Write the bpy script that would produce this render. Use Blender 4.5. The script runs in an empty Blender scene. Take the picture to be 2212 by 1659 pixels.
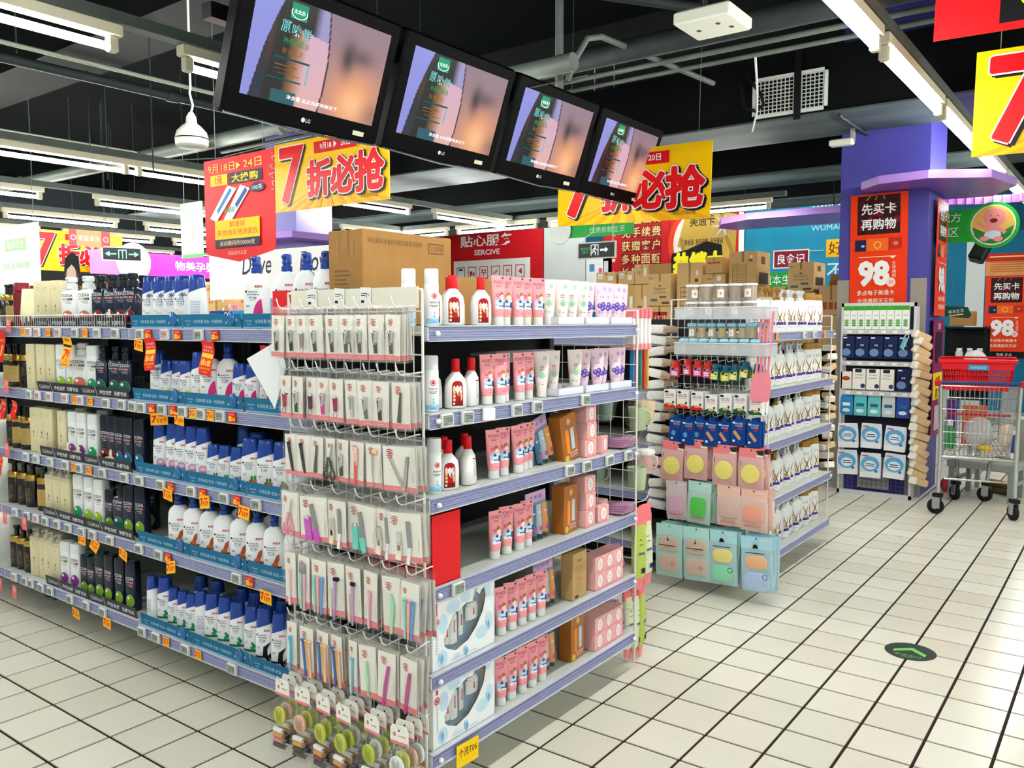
import bpy, math, random
from mathutils import Vector, Matrix
random.seed(7)
sc = bpy.context.scene
COL = sc.collection
R = math.radians

# ------------------------------------------------------------------ camera, world, exposure
cam_d = bpy.data.cameras.new('camera'); cam_d.sensor_width = 36; cam_d.lens = 1815.19 / 2212 * 36
cam_d.clip_start = 0.05; cam_d.clip_end = 100
cam = bpy.data.objects.new('camera', cam_d); COL.objects.link(cam)
CAM = Vector((-2.97731, -1.51318, 1.38775))
_R = Vector((0.59758892, -0.80180098, -0.00163426)); _U = Vector((0.06032122, 0.04292526, 0.99725562)); _F = Vector((0.79953038, 0.59604749, -0.07401727))
cam.matrix_world = Matrix(((_R.x, _U.x, -_F.x, CAM.x), (_R.y, _U.y, -_F.y, CAM.y), (_R.z, _U.z, -_F.z, CAM.z), (0, 0, 0, 1)))
sc.camera = cam
w = bpy.data.worlds.new('store_air'); sc.world = w; w.use_nodes = True
w.node_tree.nodes['Background'].inputs[0].default_value = (0.86, 0.93, 1.0, 1)
w.node_tree.nodes['Background'].inputs[1].default_value = 0.35
sc.view_settings.view_transform = 'Standard'; sc.view_settings.look = 'None'
sc.view_settings.gamma = 1; sc.view_settings.use_curve_mapping = False
sc.view_settings.exposure = 0.0
sc.cycles.max_bounces = 4; sc.cycles.diffuse_bounces = 2; sc.cycles.glossy_bounces = 2
sc.cycles.transmission_bounces = 2; sc.cycles.transparent_max_bounces = 14; sc.cycles.adaptive_threshold = 0.07
TUBE_POWER = 106.0

# ------------------------------------------------------------------ materials
def lin(h):
    h = h.lstrip('#'); o = []
    for i in (0, 2, 4):
        c = int(h[i:i + 2], 16) / 255
        o.append(c / 12.92 if c <= 0.04045 else ((c + 0.055) / 1.055) ** 2.4)
    return o + [1.0]
_mats = {}
def mat(hexc, r=0.5, metal=0.0, em=0.0, noise=0.0, scale=12.0, bump=0.0, coat=0.0, spec=0.22, stretch=None):
    key = (hexc, r, metal, em, noise, scale, bump, coat, spec, stretch)
    if key in _mats: return _mats[key]
    m = bpy.data.materials.new('surface_' + hexc.lstrip('#')); m.use_nodes = True
    nt = m.node_tree; b = nt.nodes['Principled BSDF']
    c = lin(hexc)
    b.inputs['Base Color'].default_value = c; b.inputs['Roughness'].default_value = r
    b.inputs['Metallic'].default_value = metal; b.inputs['Specular IOR Level'].default_value = spec
    b.inputs['Coat Weight'].default_value = coat
    if em:
        b.inputs['Emission Color'].default_value = c; b.inputs['Emission Strength'].default_value = em
    if noise or bump:
        tc = nt.nodes.new('ShaderNodeTexCoord'); mp = nt.nodes.new('ShaderNodeMapping')
        if stretch: mp.inputs['Scale'].default_value = stretch
        n = nt.nodes.new('ShaderNodeTexNoise'); n.inputs['Scale'].default_value = scale; n.inputs['Detail'].default_value = 4
        nt.links.new(tc.outputs['Object'], mp.inputs[0]); nt.links.new(mp.outputs[0], n.inputs['Vector'])
        if noise:
            cr = nt.nodes.new('ShaderNodeValToRGB')
            cr.color_ramp.elements[0].position = 0.3; cr.color_ramp.elements[1].position = 0.7
            cr.color_ramp.elements[0].color = [x * (1 - noise) for x in c[:3]] + [1]
            cr.color_ramp.elements[1].color = [min(1, x * (1 + noise * 0.5)) for x in c[:3]] + [1]
            nt.links.new(n.outputs[0], cr.inputs[0]); nt.links.new(cr.outputs[0], b.inputs['Base Color'])
        if bump:
            bp = nt.nodes.new('ShaderNodeBump'); bp.inputs['Strength'].default_value = bump; bp.inputs['Distance'].default_value = 0.002
            nt.links.new(n.outputs[0], bp.inputs['Height']); nt.links.new(bp.outputs[0], b.inputs['Normal'])
    _mats[key] = m
    return m
def film(name, tint, gloss, rough=0.12, body=0.0):
    """clear plastic: mostly see-through, with a glossy sheen"""
    m = bpy.data.materials.new(name); m.use_nodes = True; nt = m.node_tree
    for n in list(nt.nodes): nt.nodes.remove(n)
    out = nt.nodes.new('ShaderNodeOutputMaterial'); tr = nt.nodes.new('ShaderNodeBsdfTransparent')
    tr.inputs[0].default_value = lin(tint); gl = nt.nodes.new('ShaderNodeBsdfGlossy'); gl.inputs['Roughness'].default_value = rough
    nz = nt.nodes.new('ShaderNodeTexNoise'); nz.inputs['Scale'].default_value = 38; nz.inputs['Detail'].default_value = 3
    tc = nt.nodes.new('ShaderNodeTexCoord'); nt.links.new(tc.outputs['Object'], nz.inputs['Vector'])
    bp = nt.nodes.new('ShaderNodeBump'); bp.inputs['Strength'].default_value = 0.9; bp.inputs['Distance'].default_value = 0.006
    nt.links.new(nz.outputs[0], bp.inputs['Height']); nt.links.new(bp.outputs[0], gl.inputs['Normal'])
    mx = nt.nodes.new('ShaderNodeMixShader'); mx.inputs[0].default_value = gloss
    nt.links.new(tr.outputs[0], mx.inputs[1]); nt.links.new(gl.outputs[0], mx.inputs[2]); last = mx
    if body:
        df = nt.nodes.new('ShaderNodeBsdfDiffuse'); df.inputs[0].default_value = lin(tint)
        m2 = nt.nodes.new('ShaderNodeMixShader'); m2.inputs[0].default_value = body
        nt.links.new(mx.outputs[0], m2.inputs[1]); nt.links.new(df.outputs[0], m2.inputs[2]); last = m2
    nt.links.new(last.outputs[0], out.inputs[0])
    return m
FILM = film('clear_film', 'fdfdfd', 0.09, 0.06)
FILM_SOFT = film('soft_film', 'f8f8f6', 0.08, 0.2, 0.10)
ACRYL = film('frosted_acrylic', 'f6f9fc', 0.06, 0.2, 0.30)
def tinted(h, body=0.55): 
    k = ('film', h, body)  # tinted bag film
    if k not in _mats: _mats[k] = film('tinted_film_' + h, h, 0.10, 0.2, body)
    return _mats[k]

# ------------------------------------------------------------------ glyph cache
_gc = {}
_tc = bpy.data.curves.new('glyphs', 'FONT'); _tc.resolution_u = 2
_to = bpy.data.objects.new('glyphs', _tc); COL.objects.link(_to)
def glyphs(s, fat=0.0):
    k = (s, fat)
    if k not in _gc:
        _tc.body = s; _tc.offset = fat
        dg = bpy.context.evaluated_depsgraph_get(); dg.update()
        me = _to.evaluated_get(dg).to_mesh()
        v = [(p.co.x, p.co.y) for p in me.vertices]; me.calc_loop_triangles(); f = [tuple(t_.vertices) for t_ in me.loop_triangles]
        if not v: v = [(0, 0), (0.01, 0), (0, 0.01)]; f = [(0, 1, 2)]
        x0 = min(a for a, _ in v); x1 = max(a for a, _ in v); y0 = min(b for _, b in v); y1 = max(b for _, b in v)
        _gc[k] = ([(a - x0, b - y0) for a, b in v], f, x1 - x0, y1 - y0)
        _to.evaluated_get(dg).to_mesh_clear()
    return _gc[k]

# ------------------------------------------------------------------ mesh builder
def lerp(a, b, t): return a + (b - a) * t
class MB:
    def __init__(s, fn=None):
        s.v = []; s.f = []; s.m = []; s.mats = []; s.fn = fn; s.lay = 0; s.xf = None; s.step = 0.00006
    def _mi(s, m):
        if m not in s.mats: s.mats.append(m)
        return s.mats.index(m)
    def add(s, vs, fs, m):
        k = len(s.v); i = s._mi(m)
        if s.xf is not None: vs = [tuple(s.xf @ Vector(p)) for p in vs]
        s.v.extend(vs)
        for f in fs: s.f.append(tuple(a + k for a in f)); s.m.append(i)
        return s
    def box(s, x0, y0, z0, x1, y1, z1, m):
        vs = [(x0, y0, z0), (x1, y0, z0), (x1, y1, z0), (x0, y1, z0), (x0, y0, z1), (x1, y0, z1), (x1, y1, z1), (x0, y1, z1)]
        return s.add(vs, [(3, 2, 1, 0), (4, 5, 6, 7), (0, 1, 5, 4), (1, 2, 6, 5), (2, 3, 7, 6), (3, 0, 4, 7)], m)
    def bev(s, x0, y0, z0, x1, y1, z1, m, b=0.002):
        """box with chamfered edges"""
        vs = []; 
        for z, k in ((z0, b), (z0 + b, 0), (z1 - b, 0), (z1, b)):
            x2, y2, x3, y3 = x0 + k, y0 + k, x1 - k, y1 - k
            c = b * 0.8
            vs += [(x2 + c, y2, z), (x3 - c, y2, z), (x3, y2 + c, z), (x3, y3 - c, z), (x3 - c, y3, z), (x2 + c, y3, z), (x2, y3 - c, z), (x2, y2 + c, z)]
        fs = [tuple(range(7, -1, -1)), tuple(range(24, 32))]
        for r in range(3):
            for i in range(8):
                j = (i + 1) % 8; fs.append((r * 8 + i, r * 8 + j, r * 8 + 8 + j, r * 8 + 8 + i))
        return s.add(vs, fs, m)
    def loft(s, rings, m, caps=(True, True)):
        n = len(rings[0]); vs = [p for r in rings for p in r]; fs = []
        for r in range(len(rings) - 1):
            for i in range(n):
                j = (i + 1) % n; fs.append((r * n + i, r * n + j, (r + 1) * n + j, (r + 1) * n + i))
        if caps[0]: fs.append(tuple(range(n - 1, -1, -1)))
        if caps[1]: fs.append(tuple(range((len(rings) - 1) * n, len(rings) * n)))
        return s.add(vs, fs, m)
    def tube(s, pts, r, m, n=6, caps=True):
        pts = [Vector(p) for p in pts]; rings = []
        rr = r if isinstance(r, (list, tuple)) else [r] * len(pts)
        up0 = None
        for i, p in enumerate(pts):
            if i == 0: d = pts[1] - p
            elif i == len(pts) - 1: d = p - pts[i - 1]
            else: d = (pts[i + 1] - p).normalized() + (p - pts[i - 1]).normalized()
            d.normalize()
            if up0 is None: up0 = Vector((0, 0, 1)) if abs(d.z) < 0.9 else Vector((1, 0, 0))
            a = d.cross(up0)
            if a.length < 1e-4: a = d.cross(Vector((0, 1, 0)))
            a.normalize(); b = a.cross(d); up0 = b
            rings.append([tuple(p + (a * math.cos(2 * math.pi * k / n) + b * math.sin(2 * math.pi * k / n)) * rr[i]) for k in range(n)])
        return s.loft(rings, m, (caps, caps))
    def rod(s, p0, p1, r, m, n=6): return s.tube([p0, p1], r, m, n)
    def lathe(s, prof, m, n=16, c=(0, 0, 0)):
        """prof: (r, z)"""
        return s.loft([[(c[0] + r * math.cos(2 * math.pi * k / n), c[1] + r * math.sin(2 * math.pi * k / n), c[2] + z) for k in range(n)] for r, z in prof], m)
    def prism(s, pts, z0, z1, m):
        """polygon (x, z) pulled along y from z0 to z1"""
        n = len(pts); vs = [(x, z0, z) for x, z in pts] + [(x, z1, z) for x, z in pts]
        fs = [tuple(range(n)), tuple(range(2 * n - 1, n - 1, -1))] + [(i, i + n, (i + 1) % n + n, (i + 1) % n) for i in range(n)]
        return s.add(vs, fs, m)
    # ---- flat print, mapped by fn(u, v, lift)
    def _p(s, pts, fs, m):
        s.lay += 1; e = s.step * (5 + s.lay); cw = getattr(s.fn, 'cw', 0)
        if cw:
            out = []; of = []
            for f in fs:
                P_ = [pts[i] for i in f]; lo = min(p[0] for p in P_); hi = max(p[0] for p in P_)
                if hi - lo <= cw: of.append(tuple(range(len(out), len(out) + len(P_)))); out += P_; continue
                k0 = math.floor(lo / cw)
                while k0 * cw < hi:
                    Q = P_
                    for lim, sg in ((k0 * cw, 1), ((k0 + 1) * cw, -1)):
                        N = []
                        for i in range(len(Q)):
                            a, b = Q[i], Q[(i + 1) % len(Q)]; da, db = sg * (a[0] - lim), sg * (b[0] - lim)
                            if da >= 0: N.append(a)
                            if da * db < 0: t = da / (da - db); N.append((a[0] + (b[0] - a[0]) * t, a[1] + (b[1] - a[1]) * t))
                        Q = N
                        if len(Q) < 3: break
                    if len(Q) >= 3: of.append(tuple(range(len(out), len(out) + len(Q)))); out += Q
                    k0 += 1
            pts, fs = out, of
        return s.add([s.fn(u, v, e) for u, v in pts], fs, m)
    def rect(s, u0, v0, u1, v1, m, n=1, sk=0.0):
        pts = []; fs = []
        for i in range(n + 1):
            u = lerp(u0, u1, i / n); pts += [(u, v0), (u + sk, v1)]
        for i in range(n): fs.append((2 * i, 2 * i + 2, 2 * i + 3, 2 * i + 1))
        return s._p(pts, fs, m)
    def ell(s, u, v, ru, rv, m, n=14, a0=0, a1=360):
        pts = [(u + ru * math.cos(R(a0 + (a1 - a0) * i / n)), v + rv * math.sin(R(a0 + (a1 - a0) * i / n))) for i in range(n if a1 - a0 >= 360 else n + 1)]
        return s._p(pts, [tuple(range(len(pts)))], m)
    def ring(s, u, v, r0, r1, m, n=18, a0=0, a1=360, asp=1.0):
        pts = []; fs = []
        for i in range(n + 1):
            a = R(a0 + (a1 - a0) * i / n); c, d = math.cos(a), math.sin(a) * asp
            pts += [(u + r0 * c, v + r0 * d), (u + r1 * c, v + r1 * d)]
        for i in range(n): fs.append((2 * i, 2 * i + 1, 2 * i + 3, 2 * i + 2))
        return s._p(pts, fs, m)
    def pol(s, pts, m): return s._p(pts, [tuple(range(len(pts)))], m)
    def strip(s, pts, wd, m):
        """a painted line along pts"""
        L = []; 
        for i, p in enumerate(pts):
            a = pts[max(i - 1, 0)]; b = pts[min(i + 1, len(pts) - 1)]
            dx, dy = b[0] - a[0], b[1] - a[1]; l = math.hypot(dx, dy) or 1
            k = wd[i] if isinstance(wd, (list, tuple)) else wd
            L += [(p[0] - dy / l * k / 2, p[1] + dx / l * k / 2), (p[0] + dy / l * k / 2, p[1] - dx / l * k / 2)]
        return s._p(L, [(2 * i, 2 * i + 1, 2 * i + 3, 2 * i + 2) for i in range(len(pts) - 1)], m)
    def text(s, t, u, v, h, m, al='c', fat=0.0, wide=None, sk=0.0, vert=False, bold=0.0):
        """text of cap height h, baseline v; al = l/c/r; wide = fit this width"""
        if vert:
            for i, ch in enumerate(t): s.text(ch, u, v - i * h * 1.2, h, m, 'c', fat)
            return s
        g, f, gw, gh = glyphs(t, fat)
        k = h / gh if gh else h; kx = wide / gw if wide else k
        W = gw * kx; o = {'l': 0, 'c': -W / 2, 'r': -W}[al]
        if bold:
            for a in range(8):
                du, dv = bold * math.cos(a * .785), bold * math.sin(a * .785); s.lay -= .85
                s._p([(u + o + x * kx + sk * y * k + du, v + y * k + dv) for x, y in g], f, m)
            s.lay += .85
            return s
        return s._p([(u + o + x * kx + sk * y * k, v + y * k) for x, y in g], f, m)
    def mesh(s, name, smooth=None):
        me = bpy.data.meshes.new(name); me.from_pydata(s.v, [], s.f)
        for m in s.mats: me.materials.append(m)
        me.polygons.foreach_set('material_index', s.m)
        if smooth:
            me.polygons.foreach_set('use_smooth', [True] * len(me.polygons)); me.set_sharp_from_angle(angle=R(smooth))
        me.update()
        return me

def flat(y=0.0): return lambda u, v, e: (u, y - e, v)           # print facing -y
def top_of(z): return lambda u, v, e: (u, v, z + e)              # print facing +z

# ------------------------------------------------------------------ objects
def link(name, me, parent=None, loc=None, rot=None, kind=None):
    o = bpy.data.objects.new(name, me); COL.objects.link(o)
    if parent is not None: o.parent = parent
    if loc is not None: o.location = loc
    if rot is not None: o.rotation_euler = rot
    if kind: o['kind'] = kind
    return o
def lab(o, label, cat, group=None):
    n = len(label.split())
    if not 4 <= n <= 16: print('LABEL LENGTH', n, label)
    o['label'] = label; o['category'] = cat
    if group: o['group'] = group
    return o
class T:
    """a thing: name and parts (name, mesh, sub-parts, own label)"""
    def __init__(s, name, *parts): s.name = name; s.parts = parts
def put(t, loc, label, cat, group=None, rz=0.0, rx=0.0, ry=0.0, sc_=None):
    r = link(t.name, None, None, loc, (rx, ry, rz)); r.empty_display_size = 0.02
    if sc_: r.scale = sc_ if isinstance(sc_, (tuple, list)) else (sc_,) * 3
    lab(r, label, cat, group)
    for p in t.parts:
        o = link(p[0], p[1], r)
        for q in (p[2] if len(p) > 2 else ()): link(q[0], q[1], o)
    return r
def single(name, me, loc, label, cat, group=None, rz=0.0, rx=0.0, ry=0.0):
    return lab(link(name, me, None, loc, (rx, ry, rz)), label, cat, group)
ORD = ['first', 'second', 'third', 'fourth', 'fifth', 'sixth', 'seventh', 'eighth', 'ninth', 'tenth', 'eleventh', 'twelfth', 'thirteenth', 'fourteenth', 'fifteenth', 'sixteenth', 'seventeenth', 'eighteenth', 'nineteenth', 'twentieth']
TIER = ['top', 'second', 'third', 'fourth', 'bottom']

# common materials
WHITE = mat('f2f3f2', 0.35); WMAT = mat('eeeeea', 0.6); BLACK = mat('0c0d10', 0.4); RED = mat('d8121c', 0.4); YEL = mat('ffd000', 0.45)
NAVY = mat('10224f', 0.35); TXT = mat('1c2334', 0.6); LILAC = mat('8f93bd', 0.35, noise=0.12, scale=30, stretch=(1, 1, 60))
CLEARP = mat('c9cdd6', 0.2); STEEL = mat('b9bdbd', 0.3, 0.8); CHROME = mat('d8dada', 0.18, 1.0); WIRE = mat('e4e4e0', 0.35)
DARKST = mat('14171b', 0.55, noise=0.2, scale=6); GREYST = mat('a9b0ab', 0.45, noise=0.06, scale=8); SHELF = mat('bcc2b8', 0.4, noise=0.06, scale=6)
CARD = mat('9f7643', 0.8, noise=0.10, scale=14, bump=0.15); CARD3 = mat('d0a970', 0.8, noise=0.08, scale=10, bump=0.15); CARD4 = mat('dcb67c', 0.8, noise=0.08, scale=8, bump=0.15); CARD2 = mat('b88d54', 0.8, noise=0.10, scale=10, bump=0.15); TAPE = mat('9c7440', 0.3)
PINK = mat('f2a0a6', 0.35); HOTPINK = mat('e8408c', 0.35); ORANGE = mat('f28c1c', 0.45); GREEN = mat('1fa045', 0.4)
# ================================================================== the hall
TILE_M = [mat(h, 0.22, noise=0.05, scale=3, spec=0.45) for h in ('e6e3d3', 'e2dfcf', 'e9e6d8', 'dfdbca')]
GROUT = mat('2a1d15', 0.9, noise=0.3, scale=40)
X0, X1, Y0, Y1, ZC = -7.0, 11.8, -5.0, 15.0, 3.9
fl = link('floor', MB().box(X0, Y0, -0.05, X1, Y1, -0.0035, GROUT).mesh('floor'), kind='structure')
def tile_bm(mb, x, y, m):
    a, b = 0.0050, 0.0055
    vs = [(x + b, y + b, 0), (x + .2 - b, y + b, 0), (x + .2 - b, y + .2 - b, 0), (x + b, y + .2 - b, 0), (x + a, y + a, -.004), (x + .2 - a, y + a, -.004), (x + .2 - a, y + .2 - a, -.004), (x + a, y + .2 - a, -.004)]
    return mb.add(vs, [(0, 1, 2, 3), (4, 5, 1, 0), (5, 6, 2, 1), (6, 7, 3, 2), (7, 4, 0, 3)], m)
def in_view(x, y):
    d = Vector((x, y, 0)) - CAM; z = d.dot(_F)
    if z < 0.3: return None
    u = d.dot(_R) / z * 1815; v = d.dot(_U) / z * 1815
    return z if abs(u) < 1150 and -880 < v < 830 else None
cand = []
allt = []
for i in range(int(X0 / .2), int(X1 / .2)):
    for j in range(int(Y0 / .2), int(Y1 / .2)):
        x, y = i * .2, j * .2; allt.append((i, j))
        if (-1.2 <= x + .1 <= -0.05 and y > 0.15) or (1.2 < x < 2.4 and y > .1): continue
        z = in_view(x + .1, y + .1)
        if z: cand.append((z, i, j))
cand.sort(); near = {(i, j) for _, i, j in cand[:300]}
tile_me = [tile_bm(MB(), 0, 0, m).mesh('tile') for m in TILE_M]
rest = MB()
for i, j in allt:
    k = (i * 7 + j * 13 + (i * j) % 5) % 4
    if (i, j) in near: link('tile', tile_me[k], fl, (i * .2, j * .2, 0))
    else: tile_bm(rest, i * .2, j * .2, TILE_M[k])
link('tile_field', rest.mesh('tile_field'), fl, kind='stuff')

CEIL = mat('060b0c', 0.9, noise=0.3, scale=2, spec=.05)
link('ceiling', MB().box(X0, Y0, ZC, X1, Y1, ZC + .1, CEIL).mesh('ceiling'), kind='structure')
BLUEW = mat('0f6f93', 0.6, noise=0.06, scale=2); PALEW = mat('d5dcdc', 0.7, noise=0.04, scale=2); DARKW = mat('141a1d', 0.8, noise=.2, scale=2)
wf = MB()
wf.box(X1, Y0, 0, X1 + .12, 0.43, 2.75, BLUEW); wf.box(X1, .43, 0, X1 + .12, .69, 2.75, PALEW); wf.box(X1, .69, 0, X1 + .12, Y1, 2.75, BLUEW)
wf.box(X1, Y0, 2.75, X1 + .12, Y1, ZC, mat('0d4c66', .7))
link('wall_far', wf.mesh('wall_far'), kind='structure')
link('wall_left', MB().box(X0, Y1, 0, X1, Y1 + .12, 2.3, PALEW).box(X0, Y1, 2.3, X1, Y1 + .12, ZC, mat('30373a', .8)).mesh('wall_left'), kind='structure')
link('wall_right', MB().box(X0, Y0 - .12, 0, X1, Y0, ZC, PALEW).mesh('wall_right'), kind='structure')
link('wall_back', MB().box(X0 - .12, Y0, 0, X0, Y1, ZC, PALEW).mesh('wall_back'), kind='structure')

# ---- purple column with its canopy
PURP = mat('4a489c', 0.45, noise=0.06, scale=3)
pc = MB().box(4.2, -.17, 0, 4.85, .49, ZC, PURP).box(4.195, -.175, 0, 4.21, -.06, 1.72, mat('9a9189', .5)).box(4.195, .40, 0, 4.21, .495, 1.72, mat('9a9189', .5))
lab(link('column', pc.mesh('column')), 'square purple column behind the face mask rack', 'column')
CANO = mat('7f55b8', 0.3, noise=.05); CANO2 = mat('a77fd0', .3)
def canopy(pts, z0, z1, label, loc=(0, 0, 0), rods=()):
    mb = MB(); n = len(pts); vs = [(x, y, z0) for x, y in pts] + [(x, y, z1) for x, y in pts]
    mb.add(vs, [tuple(range(n - 1, -1, -1)), tuple(range(n, 2 * n))], CANO)
    mb.add(vs, [(i, (i + 1) % n, (i + 1) % n + n, i + n) for i in range(n)], CANO2)
    o = single('canopy', mb.mesh('canopy'), loc, label, 'canopy')
    for x, y in rods: link('suspension_rod', MB().rod((x, y, z1), (x, y, ZC), .006, BLACK, 5).mesh('suspension_rod'), o)
canopy([(3.72, -.25), (3.95, -.62), (4.5, -.72), (5.0, -.5), (4.98, .1), (4.45, .30), (4.0, .28), (3.78, .1)], 2.41, 2.47, 'purple acrylic canopy panel jutting out above the orange column poster')
canopy([(6.0, .95), (6.05, 2.0), (6.3, 2.4), (6.7, 2.6), (7.0, 2.5), (7.0, .9)], 2.50, 2.57, 'curved lilac canopy panel in front of the blue wall banner', rods=((6.5, 1.2), (6.5, 2.2)))
lab(link('column', MB().box(2.35, 5.05, 0, 2.8, 5.5, ZC, mat('8d86c8', .5, noise=.05, scale=3)).mesh('column')), 'distant purple column rising behind the white header board', 'column')
canopy([(2.1, 4.8), (2.0, 5.2), (2.1, 5.75), (3.0, 5.75), (3.1, 5.3), (3.0, 4.8)], 2.17, 2.23, 'purple canopy shelf around the distant purple column')

# ---- air ducts along y
DUCT = mat('07090b', .7, noise=.3, scale=4, spec=.08); DUCT_UNDER = mat('4a5658', .6, noise=.55, scale=3.5, stretch=(1, .22, 1))  # undersides get a paler, streaked grey than the casing
for x, z, wd, y0, yb, t in ((3.42, 2.9, .8, -3, 10, 'nearest the hanging screens'), (5.63, 2.9, .85, -3, 12, 'second from the screens'), (7.9, 2.95, .85, -3, 13, 'third from the screens, near the blue wall'), (0.0, 3.3, .45, -4.9, 14, 'high above the left shampoo aisle')):
    r = lab(link('air_duct', None, None, (x, y0, z)), 'dark rectangular ceiling air duct ' + t, 'duct')
    L = yb - y0
    link('casing', MB().box(0, 0, .012, wd, L, .48, DUCT).mesh('casing'), r)
    link('underside', MB().box(-.012, 0, 0, wd + .012, L, .014, DUCT_UNDER if x > 2 else DUCT).mesh('underside'), r)
    if x == 3.42:
        g = MB(); m = mat('c9cfcc', .5)
        a, b, c, d = 3.38, 3.94, .03, .33
        for (p, q, s, t2) in ((a, b, c, c + .022), (a, b, d - .022, d), (a, a + .022, c, d), (b - .022, b, c, d)): g.box(-.022, p, s, -.001, q, t2, m)
        for k in range(1, 18): g.box(-.016, a + k * (b - a) / 18 - .003, c, -.010, a + k * (b - a) / 18 + .003, d, m)
        for k in range(1, 11): g.box(-.016, a, c + k * (d - c) / 11 - .003, -.010, b, c + k * (d - c) / 11 + .003, m)
        link('grille', g.mesh('grille'), r)
        link('strap', MB().box(-.03, 3.57, -.02, -.022, 3.62, 1.0, BLACK).mesh('strap'), r)
        hs = MB().tube([(-.05, 3.98, .42), (-.07, 3.93, .3), (-.06, 3.86, .2), (-.05, 3.84, .12), (-.06, 3.9, .08), (-.05, 3.99, .12), (-.05, 4.02, .3)], .014, BLACK)
        link('hose', hs.mesh('hose'), r)
        hb = MB()
        for q in range(9): hb.rod((.01 + .085 * q, 3.3 + .01 * (q % 2), -.02), (.1 + .085 * q, 3.3 - .01 * (q % 2), -.03), .012, mat('3a4043', .5, .5))
        link('bracket', hb.mesh('bracket'), r)
# ---- pipes and conduits
PIPE = mat('2c3434', .6, .1, noise=.3, scale=5); PIPEL = mat('666f68', .5, .2, noise=.2, scale=5); COND = mat('8e9888', .5, .2)
def pipe(pts, r, m, label, n=10, coll=0):
    mb = MB().tube(pts, r, m, n)
    o = lab(link('ceiling_pipe', mb.mesh('ceiling_pipe', 50)), label, 'pipe')
    for k in range(coll):
        a, b = Vector(pts[0]), Vector(pts[-1]); p = a.lerp(b, (k + .6) / (coll + .2)); d = (b - a).normalized()
        link('collar', MB().tube([p - d * .04, p + d * .04], r * 1.25, m, n).mesh('collar', 50), o)
pipe([(1.9, -3, 3.12), (1.9, 9, 3.12)], .07, PIPE, 'thick grey sprinkler main crossing behind the hanging screens', coll=3)
pipe([(2.20, -3, 3.1), (2.20, 6, 3.1)], .018, PIPEL, 'thin pale conduit running just behind the thick main')
pipe([(2.42, -3, 3.1), (2.42, 6, 3.1)], .016, PIPEL, 'thinner conduit second behind the thick main')
pipe([(1.45, 1.36, 2.86), (1.45, 1.3, 2.98), (1.5, 1.25, 3.1), (1.6, 1.21, 3.13), (2.87, 1.03, 3.1)], .019, PIPEL, 'bent pale conduit rising beside the screen hanger pole')
pipe([(1.0, 1.95, 3.5), (2.5, .95, 3.5)], .035, PIPE, 'dark pipe with a joint high over the screens', coll=1)
pipe([(2.5, .95, 3.5), (2.5, .95, 3.9)], .03, PIPE, 'short upright pipe drop high over the screens')
pipe([(-4, 3.48, 2.9), (1.9, 3.48, 2.9)], .013, COND, 'thin cream conduit under the upper left ceiling')
pipe([(-4, 3.77, 2.9), (1.9, 3.77, 2.9)], .03, PIPE, 'grey water pipe behind the cream conduit at upper left', coll=2)
pipe([(1.27, 1.2, 2.9), (1.27, 11, 2.9)], .055, PIPEL, 'pale pipe behind the white round speaker', coll=2)
pipe([(-3, 5.75, 2.9), (1.15, 5.75, 2.9)], .014, COND, 'cream conduit above the second lamp row at left')
pipe([(3.3, -.75, 2.95), (3.3, -4, 2.95)], .016, COND, 'pale conduit beside the right lamp row near the grille')
pipe([(1.5, -.75, 2.95), (1.5, -4, 2.95)], .016, COND, 'pale conduit under the red hanging sign at upper right')
for k, (x, y, z0) in enumerate(((-.75, 3.62, 2.9), (.05, 3.62, 2.35), (.35, 5.0, 2.6), (.8, 5.6, 2.6), (2.9, 5.0, 2.6), (1.15, 2.3, 2.7))):
    single('hanger_rod', MB().rod((0, 0, 0), (0, 0, ZC - z0), .005, PIPE, 5).mesh('hanger_rod'), (x, y, z0), 'thin steel hanger rod, ' + ORD[k] + ' from the left under the dark ceiling', 'rod', 'ceiling hanger rods')
# white junction box near the top edge
jb = MB().bev(-.16, -.16, 0, .16, .16, .07, mat('c9cbbd', .5), .01)
jb.fn = lambda u, v, e: (u, v, -e)
for a, b in ((-.05, -.05), (.04, -.09), (.0, .08)): jb.ell(a, b, .018, .014, BLACK)
single('junction_box', jb.mesh('junction_box'), (1.45, .42, 2.98), 'pale junction box with dark holes at the top edge', 'box')
single('hanging_cable', MB().tube([(0, 0, .5), (.02, -.01, .3), (.05, .0, .15), (.02, .02, .02)], .008, mat('c8cccb', .5)).mesh('hanging_cable', 60), (2.42, .55, 2.60), 'loose grey cable dangling before the ceiling grille', 'cable')
# round white speaker
sp = T('pendant_speaker', ('speaker_body', MB().lathe([(.0, 0), (.07, .0), (.085, .012), (.088, .05), (.078, .085), (.05, .115), (.03, .13), (.026, .165), (.012, .19), (.0, .19)], mat('d8d8cc', .4), 20).mesh('speaker_body', 40)),
       ('seam', MB().lathe([(.0885, .044), (.0892, .047), (.0885, .05)], BLACK, 20).mesh('seam')), ('hook_cord', MB().tube([(0, 0, .185), (.012, 0, .23), (-.005, 0, .29), (0, 0, .32), (0, 0, 1.5)], .006, mat('d8d8cc', .5)).mesh('hook_cord')))
put(sp, (-.28, 2.67, 2.335), 'white round pendant speaker hanging left of the screens', 'speaker')

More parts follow.
